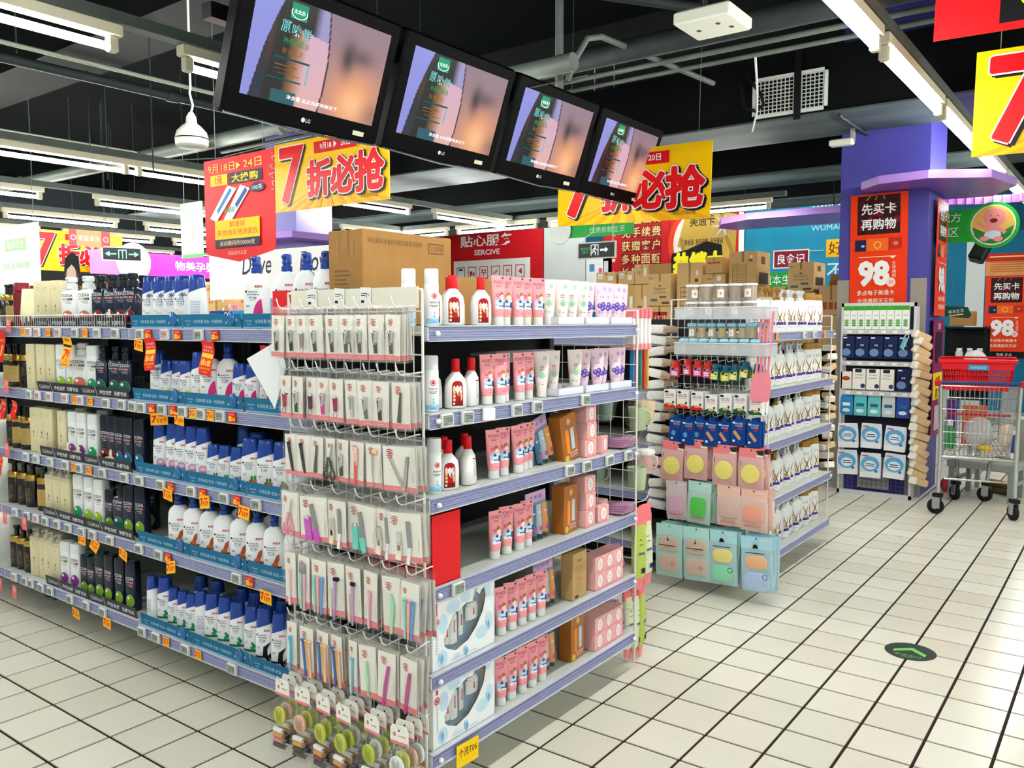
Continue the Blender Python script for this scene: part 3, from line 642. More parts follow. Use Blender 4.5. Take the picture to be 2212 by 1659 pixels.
A_ROWS = [  # (tier, shelf height, bay word, [(kind, y)...]) left to right as seen
 (0, 1.364, 'near', [('olive', 1.55), ('olive', 1.482), ('olive', 1.412), ('olive', 1.338), ('oliveb', 1.235), ('pinkp', .902), ('pinkp', .738), ('pinkp', .63), ('pinkp', .54)]),
 (1, 1.084, 'near', [('olive', 1.525), ('lemon', 1.453), ('lemon', 1.385), ('lemon', 1.318), ('lemonl', 1.248), ('pinkp', 1.165), ('pinkp', 1.075), ('pink', .995), ('pink', .92), ('pink', .85), ('pink', .78)]),
 (2, .797, 'near', [('bubble', 1.514), ('bubble', 1.434), ('bubble', 1.364), ('bubble', 1.294), ('bubble', 1.226), ('almonds', 1.160), ('almonds', 1.096), ('almonds', 1.028), ('almond', .945), ('almond', .86), ('almond', .775), ('almond', .69)]),
 (3, .524, 'near', [('pump', 1.395), ('pump', 1.30), ('pump', 1.205), ('pump', 1.11), ('pump', 1.015), ('pump', .915), ('pump', .82), ('pump', .72), ('pump', .62)]),
 (4, .192, 'near', [('green', 1.53), ('greens', 1.46), ('greens', 1.395), ('greens', 1.335), ('plain', 1.273), ('green', 1.205), ('green', 1.13), ('green', 1.05), ('green', .97), ('black', .885), ('black', .8), ('black', .715)]),
 (0, 1.366, 'far', [('gold', 2.80), ('goldl', 2.73), ('jar', 2.655), ('pouch', 2.55), ('crm', 2.43), ('crm', 2.36), ('crm', 2.29), ('cwp', 2.165), ('cwp', 2.03), ('cdp', 1.92), ('cdp', 1.835), ('cdp', 1.75), ('cdp', 1.67)]),
 (1, 1.086, 'far', [('goldl', 2.80), ('goldl', 2.72), ('gold', 2.64), ('crm', 2.53), ('crm', 2.43), ('crm', 2.345), ('cwl', 2.265), ('cwl', 2.185), ('cwp', 2.09), ('cwg', 2.0), ('cdg', 1.915), ('cdg', 1.825), ('cdg', 1.735)]),
 (2, .797, 'far', [('gold', 2.80), ('goldl', 2.72), ('goldl', 2.63), ('crm', 2.53), ('crm', 2.46), ('crm', 2.39), ('crm', 2.27), ('cwv', 2.18), ('cwv', 2.10), ('cwg', 2.01), ('cdr', 1.925), ('cdr', 1.862), ('cdb', 1.798), ('cdb', 1.73), ('cdb', 1.66)]),
 (3, .524, 'far', [('gold', 2.80), ('gold', 2.72), ('gold', 2.63), ('goldl', 2.50), ('crp', 2.415), ('crp', 2.345), ('crp', 2.265), ('cwg', 2.165), ('cwl', 2.065), ('cwl', 1.975), ('cds', 1.895), ('cdg', 1.82), ('cdl', 1.745), ('cdl', 1.675)]),
 (4, .208, 'far', [('gold', 2.81), ('gold', 2.74), ('gold', 2.66), ('crp', 2.585), ('crp', 2.515), ('crp', 2.445), ('crp', 2.375), ('cwv', 2.295), ('cwv', 2.215), ('cds', 2.13), ('cds', 2.065), ('cdl', 1.995), ('cdl', 1.92), ('cdl', 1.84), ('cdl', 1.76)])]
for tier, z, bay, items in A_ROWS:
    cnt = {}
    for kind, y in items:
        t, desc = P[kind]; k = cnt.get(kind, 0); cnt[kind] = k + 1
        put(t, (-1.195 + random.uniform(-.006, .006), y, z), '%s, %s shelf, %s bay, %s such from left' % (desc, TIER[tier], bay, ORD[k]), 'bottle', '%s, %s shelf, %s bay' % (desc, TIER[tier], bay), rz=R({'c': -76, 'g': -70, 'j': -90}.get(kind[0] if kind not in ('green', 'greens') else 'x', -63) + random.uniform(-5, 5)), sc_={('pinkp', 1): .93, ('pump', 3): .95, ('crp', 3): .96}.get((kind, tier)))
# second row standing behind
for tier, z, bay, items in [(4, .192, 'near', [('green', 1.44), ('green', 1.33), ('green', 1.17), ('green', 1.09), ('green', 1.0), ('green', .93)]), (2, .797, 'near', [('bubble', 1.13), ('almond', 1.05)]), (1, 1.084, 'near', [('lemonl', 1.35), ('pinkp', .98), ('pinkp', .88)]), (3, .524, 'near', [('pump', 1.16), ('pump', .97), ('pump', .87)]), (1, 1.086, 'far', [('crm', 2.48), ('gold', 2.67)]), (2, .797, 'far', [('crm', 2.32), ('cwl', 2.14)]), (0, 1.366, 'far', [('jar', 2.58), ('jar', 2.5), ('cdp', 1.79)]), (3, .524, 'far', [('cdl', 1.78)])]:
    cnt = {}
    for kind, y in items:
        t, desc = P[kind]; k = cnt.get(kind, 0); cnt[kind] = k + 1
        put(t, (-1.09, y, z), 'back row %s, %s shelf, %s bay, %s from left' % (desc, TIER[tier], bay, ORD[k]), 'bottle', 'back row bottles', rz=R(-66), sc_={('pinkp', 1): .93, ('pump', 3): .95}.get((kind, tier)))
# leaning bottle at the start of the bottom shelf
put(P['plain'][0], (-1.205, 1.595, .193), 'white shampoo bottle leaning at the bottom shelf joint', 'bottle', rz=R(-90), rx=R(0), ry=R(0))
# dark red jars beyond, on the third bay
for k in range(3): put(P['jar'][0], (-1.0, 2.95 + k * .09, 1.366), 'dark red jar behind the wire basket, %s from right' % ORD[k], 'jar', 'dark red jars')
# small blue cartons on the top shelf
def carton(w, d, h, cols, name='carton_box', pr=None):
    mb = MB().bev(-w / 2, -d / 2, 0, w / 2, d / 2, h, cols, .0015); ps = [('box_body', mb.mesh('box_body'))]
    if pr:
        q = MB(flat(-d / 2)); pr(q); ps.append(('label_print', q.mesh('label_print')))
    return T(name, *ps)
bb = carton(.115, .05, .032, mat('16499c', .35), 'toothpaste_box', lambda q: q.text('日夜护齿', -.02, .01, .012, WHITE, wide=.05).ell(.04, .016, .012, .012, mat('e8b8a0', .5)))
bl = carton(.05, .05, .032, mat('2f9ad8', .35), 'toothpaste_box', lambda q: q.text('7折', 0, .01, .012, WHITE))
put(bb, (-1.18, 1.10, 1.396), 'dark blue toothpaste box lying on top of another box', 'box', rz=R(-90))
put(bl, (-1.18, 1.01, 1.396), 'light blue box end lying beside dark blue toothpaste box', 'box', rz=R(-90))
put(bb, (-1.18, 1.09, 1.364), 'dark blue toothpaste box lowest on the top shelf', 'box', rz=R(-90))

# ---- shelf strips
BLUEP = film('blue_strip_plastic', '2a7098', .08, .2, .88)
def hs_strip(L):
    mb = MB(); mb.box(0, 0, 0, L, .002, .050, BLUEP); mb.fn = flat(0)
    mb.rect(0, .0, L, .006, mat('7fa9cf', .4)).text('长效去屑 去油 一洗就有效', L * .45, .018, .013, mat('b9d4ec', .5), wide=L * .5).text('head & shoulders', L * .1, .024, .006, mat('b9d4ec', .5), wide=.035).text('海飞丝', L * .1, .012, .006, mat('b9d4ec', .5))
    for u, v, r in ((L * .76, .02, .004), (L * .79, .03, .003), (L * .93, .03, .005)): mb.ell(u, v, r, r * 1.2, mat('9cc8ea', .2), 8)
    body = mb.mesh('strip_body')
    d = MB(); d.xf = Matrix.Translation((L * .86, -.002, .034)) @ Matrix.Diagonal((1, .55, 1.0, 1)); d.lathe([(0, -.024), (.014, -.02), (.021, -.008), (.022, .004), (.015, .018), (.005, .026), (0, .027)], mat('1c5f9c', .15, coat=.5), 14); d.xf = None
    return T('shelf_strip', ('strip_body', body), ('droplet', d.mesh('droplet', 60)))
ST = hs_strip(.345)
for tier, z in enumerate(A_TOPS):
    for k, y in enumerate((1.605, 1.255, .90)):
        put(ST, (-1.249, y, z + .0015), 'blue shelf strip with water droplet on %s shelf, %s from left' % (TIER[tier], ORD[k]), 'shelf strip', 'blue shelf strips', rz=R(-90), rx=R(6))
GRYS = mat('24262b', .45)
def cl_strip(L):
    mb = MB().box(0, 0, 0, L, .002, .042, GRYS); mb.fn = flat(0)
    mb.text('CLEAR', L * .13, .012, .016, SILV, wide=L * .17).text('清扬', L * .26, .013, .013, SILV, wide=L * .08).strip([(L * .32, .042), (L * .345, .02), (L * .352, 0)], .003, SILV).text('净爽去屑', L * .53, .01, .018, SILV, fat=.02, wide=L * .25, sk=.15).text('无懈可击', L * .83, .01, .018, SILV, fat=.02, wide=L * .25, sk=.15)
    return mb.mesh('shelf_strip')
CS = cl_strip(.38)
for tier, z in enumerate(A2):
    for k, y in enumerate((2.41, 2.025)):
        single('shelf_strip', CS, (-1.246, y, z), 'black shelf strip with white lettering on %s shelf, %s' % (TIER[tier], ('left one', 'right one')[k]), 'shelf strip', 'black shelf strips', rz=R(-90), rx=R(8))
# wire fence at the front of the top shelf
wfm = MB(); Lf = 1.16
for k in range(60): wfm.rod((Lf * k / 59, 0, 0), (Lf * k / 59, 0, .052), .0013, STEEL, 4)
for z in (.002, .052): wfm.rod((0, 0, z), (Lf, 0, z), .0022, STEEL, 5)
wfm.tube([(Lf, 0, .052), (Lf - .02, .05, .1), (Lf - .03, .12, .12)], .0022, STEEL, 5)
single('wire_fence', wfm.mesh('wire_fence'), (-1.255, 2.80, 1.366), 'low wire basket fence along the top shelf front at left', 'wire fence', rz=R(-90))
bk = MB()
for k in range(6): bk.box(-.04 + k * .015, 0, 0, -.034 + k * .015, .004, .09, BLACK)
for k in range(4): bk.box(-.04, 0, k * .028, .045, .004, k * .028 + .006, BLACK)
single('plastic_divider', bk.mesh('plastic_divider'), (-1.2, 1.655, 1.086), 'black plastic grid divider beside dark bottles, second shelf', 'divider', rz=R(-90))

# ---- hanging promo tags
for k, (y, z, tl) in enumerate([(1.534, 1.302, 8), (1.407, 1.027, 60), (1.275, 1.036, 4), (1.367, .747, 8), (1.131, .748, -10), (.902, .742, 4), (.664, .747, 0), (1.361, .471, -14), (.794, .469, 3), (2.032, .473, 3), (1.928, .464, 22), (1.702, .464, 18), (2.111, .136, 8), (1.85, .152, 5)]):
    single('promo_tag', promo7_mesh(.060, .045) if k == 0 else bpy.data.objects['promo_tag'].data, (-1.264, y, z), 'orange discount tag hanging below a rail, %s counting from upper shelves' % ORD[k], 'tag', 'orange hanging tags', rz=R(-90 + (tl if tl == 60 else 0)), ry=R(0 if tl == 60 else tl), rx=R(random.uniform(-12, 8)))
def flag(wd, h, base, draw):
    mb = MB(); n = 6
    for i in range(n):
        a, b = h * (.5 - i / n), h * (.5 - (i + 1) / n); ya, yb = .006 * math.sin(i * .9), .006 * math.sin((i + 1) * .9)
        mb.add([(-wd / 2, yb, b), (wd / 2, yb, b), (wd / 2, ya, a), (-wd / 2, ya, a), (-wd / 2, yb + .001, b), (wd / 2, yb + .001, b), (wd / 2, ya + .001, a), (-wd / 2, ya + .001, a)], [(0, 1, 2, 3), (7, 6, 5, 4), (0, 3, 7, 4), (1, 5, 6, 2)], base)
    mb.fn = lambda u, v, e: (u, .006 * math.sin((.5 - v / h) * n * .9) - e - .0004, v); draw(mb)
    return mb.mesh('promo_flag', 60)
def fl6(mb):
    mb.text('沙宣/潘婷', 0, .035, .009, mat('f7cfc0', .5), wide=.05).text('飘柔/海飞丝', 0, .022, .009, mat('f7cfc0', .5), wide=.055).rect(-.032, .002, .032, .017, YEL).text('护发满58元', 0, .005, .009, REDTXT, wide=.055)
    mb.text('送6盒', 0, -.026, .022, YEL, fat=.02, wide=.06).text('三元小方白牛奶', 0, -.04, .009, YEL, wide=.062).text('(200毫升)', 0, -.052, .008, YEL, wide=.036)
F6 = flag(.072, .12, mat('e0201c', .45), fl6)
single('promo_flag', F6, (-1.27, 1.447, 1.268), 'red six carton gift flag hanging from top shelf, left one', 'flag', 'red gift flags', rz=R(-90), ry=R(-4))
single('promo_flag', F6, (-1.27, 1.085, 1.262), 'red six carton gift flag hanging from top shelf, middle one', 'flag', 'red gift flags', rz=R(-90), ry=R(6))
single('promo_flag', F6, (-1.258, .77, 1.25), 'red six carton gift flag mostly hidden behind white paper', 'flag', 'red gift flags', rz=R(-90), ry=R(3))
def fl7(mb):
    mb.text('洗护发', 0, .042, .014, BLACK, wide=.04, fat=.01).rect(-.033, .02, .033, .03, BLACK).text('9月18-24日', 0, .022, .006, YEL, wide=.05).text('7', -.015, -.035, .045, REDTXT, fat=.02, sk=.2).text('折', .016, -.02, .03, REDTXT, fat=.02).text('起', .012, -.042, .016, REDTXT).rect(-.025, -.055, .02, -.052, REDTXT)
single('promo_flag', flag(.072, .125, ORTAG, fl7), (-1.27, 2.09, 1.265), 'yellow discount flag hanging before cream bottles at left', 'flag', rz=R(-90), ry=R(5))
def fl1(mb): mb.text('买就送', 0, .02, .012, YEL, wide=.04).text('1', .012, -.045, .05, YEL, fat=.03).text('满', -.02, -.04, .02, YEL)
F1 = flag(.07, .15, RED, fl1); F1b = flag(.05, .095, RED, fl1)
for k, (y, z, me, g) in enumerate([(2.70, 1.28, F1, 3), (2.71, .985, F1b, 0), (2.60, .985, F1b, 8), (2.775, .72, F1b, -3)]):
    single('promo_flag', me, (-1.275, y, z), 'red one yuan flag at the left edge, %s from top' % ORD[k], 'flag', 'red one yuan flags', rz=R(-90), ry=R(g))
PK = mat('e76a6a', .45); pkm = MB().box(-.022, -.001, -.03, .022, 0, .03, PK); pkm.fn = flat(-.001); pkm.text('11', 0, 0, .022, WHITE, fat=.01); pkm = pkm.mesh('pink_tag')
for k, (y, z) in enumerate([(2.61, 1.375), (2.66, 1.095), (2.685, .80), (2.74, .47), (2.54, .47), (2.83, .135), (2.675, .125)]):
    single('pink_tag', pkm, (-1.275, y, z), 'small pink card clipped to a left rail, %s from top' % ORD[k], 'tag', 'pink cards on the left rails', rz=R(-90), ry=R(random.uniform(-12, 12)))
# white paper sheet and red notice beside the hanging cards
pp = MB().prism([(0, 0), (.17, .055), (.15, .20), (.13, -.22)], -.0005, .0005, mat('eef0f2', .6)); 
single('paper_sheet', MB().prism([(0, 0), (.17, .065), (.20, -.02), (.14, -.155)], -.0006, .0006, mat('e9ecf0', .6)).mesh('paper_sheet'), (-1.30, .815, 1.268), 'blank white paper sheet sticking out beside hanging packets', 'paper', rz=R(-90))
rn = MB().box(0, -.001, 0, .13, .001, .19, RED); rn.fn = flat(-.001); rn.text('9月18日', .08, .125, .018, WHITE).text('洗官', .09, .07, .045, WHITE, fat=.01)
single('red_notice', rn.mesh('red_notice'), (-1.287, .69, 1.295), 'red paper notice half hidden behind the hanging packets', 'notice', rz=R(-90))

# small cream leaflets standing before the dark bottles
lf = MB().prism([(-.03, 0), (.03, 0), (.03, .038), (.012, .05), (.006, .075), (-.004, .075), (-.006, .045), (-.03, .04)], -.0008, 0, mat('ecdccb', .5)); lf.fn = flat(-.0008); lf.rect(-.022, .014, .022, .030, mat('c03a44', .5)).text('新品', 0, .017, .010, mat('f4e4d8', .5), wide=.03)
lf = lf.mesh('shelf_leaflet')
for k, (y, z) in enumerate(((2.19, .797), (2.10, .797), (1.83, .797), (1.80, 1.366))): single('shelf_leaflet', lf, (-1.238, y, z), 'small cream leaflet with red label before bottles, %s' % ('third shelf left', 'third shelf middle', 'third shelf right', 'top shelf')[k], 'leaflet', 'cream shelf leaflets', rz=R(-80), ry=R(6))
# ================================================================== end shelving goods
LVL = ['top', 'second', 'third', 'fourth', 'fifth', 'lowest']
# white cylinder lotion bottle
cp = [(0, .019, .019), (.003, .0205, .0205), (.115, .0205, .0205), (.117, .0195, .0195)]
q = MB(wrap(cp, 2)); EMB = mat('cf2334', .4)
q.ring(0, .082, .0065, .0085, EMB, 16).ring(0, .082, .0, .0045, EMB, 10).text('氨基酸洁面', 0, .062, .0055, TXT, wide=.024).rect(-.013, .056, .013, .0572, TXT, 3).rect(-.009, .052, .009, .0532, TXT, 3)
q.rect(-.0195, .006, .0195, .02, mat('8ec6ea', .4), 8).ell(0, .022, .010, .005, mat('b9def4', .4)).strip([(0, .024), (.0, .034)], [.004, .001], mat('6db2e2', .4)).ell(0, .036, .002, .0025, mat('6db2e2', .4), 6).text('净含量 120g', 0, .009, .003, NAVY)
cyl_t = T('lotion_bottle', ('bottle_body', body_of(cp, WHITE, 2, 24).mesh('bottle_body', 50)), ('cap', MB().lathe([(.0198, .117), (.0198, .154), (.017, .158), (0, .158)], mat('e4e8ea', .3), 24).mesh('cap', 45)), ('label_print', q.mesh('label_print')))
# red capped bottle
rp = [(0, .029, .018), (.004, .033, .021), (.06, .033, .021), (.085, .029, .02), (.103, .014, .013), (.107, .011, .011)]
q = MB(wrap(rp, 2.4)); RL = mat('a8141c', .4); LG = mat('e8c98a', .45)
q.pol([(-.017, .008), (.017, .008), (.017, .065), (.014, .076), (.006, .081), (-.006, .081), (-.014, .076), (-.017, .065)], RL).rect(-.017, .008, .017, .022, mat('7c0e16', .4), 6)
q.ring(0, .074, .002, .003, LG, 8).text('祛斑洗面奶', .0, .052, .008, LG, fat=.02, vert=True) if False else None
for i, ch in enumerate('葡萄籽'): q.text(ch, .005, .058 - i * .011, .0075, mat('f0dcc0', .5))
for i in range(4): q.ell(-.010, .026 + i * .011, .0042, .005, LG, 7)
q.ell(.012, .035, .003, .012, LG, 8).ell(.012, .058, .0028, .006, mat('d6a0a0', .4), 8).rect(-.014, .012, -.008, .018, WHITE)
def red_parts(front=True):
    ps = [('bottle_body', body_of(rp, WHITE, 2.4, 24).mesh('bottle_body', 50)), ('cap', MB().lathe([(.0135, .107), (.0135, .112), (.0125, .113), (.0125, .142), (.011, .145), (0, .145)], RED, 18).mesh('cap', 40))]
    return ps
_rb = red_parts(); red_t = T('lotion_bottle', *_rb, ('label_print', q.mesh('label_print')))
q = MB(wrap(rp, 2.4)); q.rect(-.012, .075, .012, .079, EMB, 3)
for i in range(8): q.rect(-.012, .068 - i * .006, .012, .0705 - i * .006, mat('b9b9c4', .5), 3)
redb_t = T('lotion_bottle', *_rb, ('label_print', q.mesh('label_print')))
# squeeze tubes standing on their caps
def tube_t(body, draw, hook=True, capc='e3e5e6', h=.152):
    prof = [(.026, .0175, .0165), (.05, .0215, .0150), (.09, .0255, .0105), (.13, .0275, .004), (h, .028, .0018)]
    m = mat(body, .3, coat=.15); b = body_of(prof, m, 2.2, 22)
    b.box(-.028, -.0018, h - .008, .028, .0018, h + .001, m)
    c = MB().lathe([(.0165, 0), (.0175, .003), (.0165, .026), (.012, .029), (0, .029)], mat(capc, .3), 18)
    q = MB(wrap(prof, 2.2)); draw(q)
    ps = [('tube_body', b.mesh('tube_body', 50)), ('cap', c.mesh('cap', 40)), ('label_print', q.mesh('label_print'))]
    if hook: ps.append(('hanger_stud', MB().tube([(.016, -.004, h - .006), (.016, .005, h - .006)], .004, mat('6a5a58', .4), 8).mesh('hanger_stud')))
    return T('face_wash_tube', *ps)
def d_pond(q):
    DB = mat('22407e', .4); LB = mat('a8cbe8', .4)
    q.text("POND'S", .001, .127, .011, mat('9c2a4a', .5), wide=.040, fat=.004).rect(-.012, .122, .012, .1232, mat('9c2a4a', .5), 3).rect(-.012, .1185, .009, .1197, mat('9c2a4a', .5), 3)
    q.ell(-.010, .092, .0055, .006, HOTPINK, 8).text('PK', -.010, .0905, .003, WHITE)
    q.rect(-.0185, .05, .0205, .078, mat('d5e4f2', .4), 8).strip([(-.018, .075), (.0, .068), (.018, .075)], .004, LB).strip([(-.018, .064), (.0, .058), (.019, .066)], .004, LB).strip([(-.017, .055), (.0, .06), (.018, .054)], .003, DB).ell(-.002, .074, .006, .004, DB, 8)
    q.ell(.006, .088, .0085, .0095, mat('f4d9c4', .5), 10).pol([(-.003, .088), (-.002, .098), (.004, .1035), (.011, .102), (.0155, .094), (.0145, .086), (.011, .094), (.004, .093)], mat('a8713a', .5))
    q.ell(.0155, .062, .0058, .0105, mat('1d2f66', .35), 10).ell(-.012, .054, .0055, .006, WHITE, 8).rect(-.004, .036, .010, .0372, mat('c04a5c', .5), 2)
pond_t = tube_t('f29ca4', d_pond)
def d_aloe(q):
    G = mat('6fbf8e', .45); G2 = mat('a8d8bc', .45)
    for k in range(9):
        a = R(20 + k * 17.5); q.pol([(-.0035, .062), (.0035, .062), (.002 + .020 * math.cos(a), .062 + .032 * math.sin(a))], G if k % 2 else G2)
    q.text('水润肌', 0, .098, .006, TXT, wide=.016).rect(-.008, .093, .008, .0942, TXT, 2).ell(.012, .13, .007, .008, G2, 8).ell(-.012, .045, .005, .006, G2, 8).rect(-.004, .042, .006, .0432, TXT)
aloe_t = tube_t('f3dfdd', d_aloe, False, 'e9e3e3')
def d_purp(q):
    V = mat('5c4aa8', .4); V2 = mat('c7a6da', .4)
    for u, v, r in ((-.010, .068, .009), (.004, .073, .0095), (.014, .063, .0085), (.0, .058, .0085)): q.ell(u, v, r, r * 1.1, V, 10).ell(u - .001, v + .002, r * .4, r * .4, V2, 6)
    q.text('水润肌', 0, .098, .006, TXT, wide=.016).ell(.013, .13, .007, .009, V2, 8).ell(-.011, .046, .006, .007, V2, 8).ell(-.015, .12, .004, .006, V2, 8).rect(-.004, .042, .006, .0432, TXT)
purp_t = tube_t('efcfdd', d_purp, False, 'e9dfe6')
KD = dict(cyl=(cyl_t, 'white cylinder lotion bottle'), red=(red_t, 'white bottle with red cap and red label'), redb=(redb_t, 'white red capped bottle turned away'), pond=(pond_t, 'pink face wash tube'), aloe=(aloe_t, 'pale tube with green aloe print'), purp=(purp_t, 'pale pink tube with purple berry print'))
B_ROWS = [
 (0, [('cyl', -1.262, .12), ('cyl', -1.218, .075), ('red', -1.166, .12), ('red', -1.115, .085), ('red', -1.062, .125), ('red', -1.03, .17), ('red', -.985, .085), ('pond', -.905, .08), ('pond', -.85, .095), ('pond', -.80, .08), ('pond', -.745, .09), ('pond', -.69, .08), ('aloe', -.615, .09), ('aloe', -.555, .075), ('aloe', -.48, .085), ('aloe', -.415, .08), ('purp', -.347, .1), ('purp', -.285, .08), ('purp', -.228, .09), ('purp', -.175, .08), ('purp', -.118, .09)]),
 (1, [('cyl', -1.215, .08), ('red', -1.162, .13), ('red', -1.105, .085), ('redb', -1.028, .09), ('pond', -.962, .08), ('pond', -.91, .07), ('pond', -.858, .095), ('pond', -.793, .08), ('pond', -.72, .1), ('aloe', -.655, .09), ('aloe', -.56, .11), ('aloe', -.445, .09), ('purp', -.375, .10), ('purp', -.31, .08), ('purp', -.245, .10), ('purp', -.175, .08), ('purp', -.11, .10)]),
 (2, [('cyl', -1.206, .08), ('red', -1.142, .085), ('red', -1.095, .14), ('redb', -1.045, .085), ('red', -1.0, .14), ('pond', -.93, .08), ('pond', -.868, .09), ('pond', -.80, .08), ('pond', -.748, .10), ('pond', -.708, .11)]),
 (3, [('pond', -.92, .085), ('pond', -.852, .09), ('pond', -.79, .085), ('pond', -.738, .09)]),
 (4, [('pond', -.902, .075), ('pond', -.846, .075), ('pond', -.79, .075), ('pond', -.737, .075), ('pond', -.682, .075)]),
 (5, [('pond', -.905, .075), ('pond', -.85, .075), ('pond', -.79, .075), ('pond', -.732, .075), ('pond', -.675, .075)])]
for lv, items in B_ROWS:
    cnt = {}
    for kind, x, y in items:
        t, d = KD[kind]; k = cnt.get(kind, 0); cnt[kind] = k + 1
        put(t, (x, y + .005, B_TOPS[lv]), '%s, %s end shelf, %s such from left' % (d, LVL[lv], ORD[k]), 'bottle' if kind in ('cyl', 'red', 'redb') else 'tube', '%s, %s shelf' % (d, LVL[lv]), rz=R(-28 + random.uniform(-8, 8) if kind in ('red', 'cyl') else (20 if kind == 'redb' else (-15 if kind == 'pond' else -36) + random.uniform(-8, 8))), rx=R(random.uniform(-2, 2)))
# small white trays in front of pale tubes
TRY = mat('dfe2ee', .4)
tr = MB().box(0, 0, 0, .16, .002, .026, TRY).box(0, 0, 0, .16, .09, .003, TRY).box(0, 0, 0, .002, .09, .026, TRY).box(.158, 0, 0, .16, .09, .026, TRY).mesh('display_tray')
for lv in (0, 1):
    for k in range(3): single('display_tray', tr, (-.62 + k * .175, .049, B_TOPS[lv] + .0005), 'low white tray under pale tubes, %s shelf, %s from left' % (LVL[lv], ORD[k]), 'tray', 'white display trays')
single('display_tray', MB().bev(0, 0, 0, .36, .12, .012, mat('c9ccd4', .4), .003).box(0, .0, -.03, .36, .003, .0, mat('b9bcc6', .4)).mesh('display_tray'), (-.70, .25, 1.275), 'empty grey tray lying behind pale tubes, second shelf', 'tray', rx=R(-4))
# cartons of the lower shelves
PKB = mat('f2b6b4', .4)
def d_pk(q): q.ell(0, .032, .019, .024, mat('f7e9e6', .5), 14).ring(0, .032, .02, .023, mat('e68a92', .5), 14, asp=1.25).text('水润', 0, .032, .007, mat('c4565c', .5)).rect(-.007, .024, .007, .0255, mat('c4565c', .5)).rect(-.032, .0, .032, .008, mat('ee9aa0', .5))
pk_t = carton(.068, .068, .062, PKB, 'cream_box', d_pk)
def gold_draw(q):
    q.ell(0, .142, .013, .013, mat('c9985c', .4)).text('SPF', -.004, .147, .004, WHITE).text('30', .0, .138, .007, WHITE, fat=.01).rect(-.026, .03, -.006, .115, ORANGE).text('多效防晒', .012, .022, .008, WHITE, wide=.05).text('隔离套装', .014, .011, .009, mat('f4c0c0', .4), fat=.01, wide=.045).ell(-.03, .014, .012, .012, mat('d9b84c', .3))
gb = carton(.10, .05, .168, mat('a8662c', .35, noise=.1, scale=5), 'gift_carton', gold_draw)
gwin = MB().box(.0, -.0262, .03, .034, -.0252, .122, FILM).bev(.004, -.0258, .034, .030, -.012, .118, mat('c9d6de', .25), .004)
gb = T('gift_carton', *gb.parts, ('window', gwin.mesh('window')))
def kraft(q):
    q.text('使用方法', 0, .135, .007, TXT).text('成分', .0, .07, .006, TXT)
    for i in range(14): q.rect(-.036, .02 + i * .0075, .034 - (i % 3) * .012, .0215 + i * .0075, mat('8a734c', .6))
    q.rect(-.036, .006, -.012, .015, BLACK)
kb = carton(.10, .05, .168, mat('bd9a66', .45), 'gift_carton', kraft)
def stack3(x, lv, n, tag):
    for k in range(n): put(pk_t, (x + (k % 2) * .004, .095, B_TOPS[lv] + k * .0622), 'small pink cream box, %s in the stack on %s shelf, %s' % (ORD[k], LVL[lv], tag), 'box', 'pink cream boxes', rz=R(random.uniform(-6, 6)))
stack3(-.385, 2, 3, 'left'); stack3(-.39, 3, 3, 'left'); stack3(-.292, 3, 1, 'right')
put(pk_t, (-.285, .10, B_TOPS[2]), 'small pink cream box tilted beside the stack, third shelf', 'box', 'pink cream boxes', ry=R(0), rz=R(14))
put(pk_t, (-.22, .14, B_TOPS[3]), 'small pink cream box behind the stack, fourth shelf', 'box', 'pink cream boxes')
for lv in (4, 5):
    for k in range(3):
        for j in range(2): put(pk_t, (-.325 + k * .0695, .09, B_TOPS[lv] + j * .0622), 'small pink cream box, %s row, %s from left, %s shelf' % (('lower', 'upper')[j], ORD[k], LVL[lv]), 'box', 'pink cream boxes')
put(gb, (-.49, .10, B_TOPS[2]), 'gold gift carton leaning left on the third shelf', 'box', 'gold gift cartons', ry=R(-12))
put(gb, (-.50, .10, B_TOPS[3]), 'gold gift carton with window on the fourth shelf', 'box', 'gold gift cartons', rz=R(4))
put(kb, (-.455, .09, B_TOPS[4]), 'kraft carton showing its back text on the fifth shelf', 'box', rz=R(3))
put(gb, (-.45, .10, B_TOPS[5]), 'gold gift carton with window on the lowest shelf', 'box', 'gold gift cartons', rz=R(3))
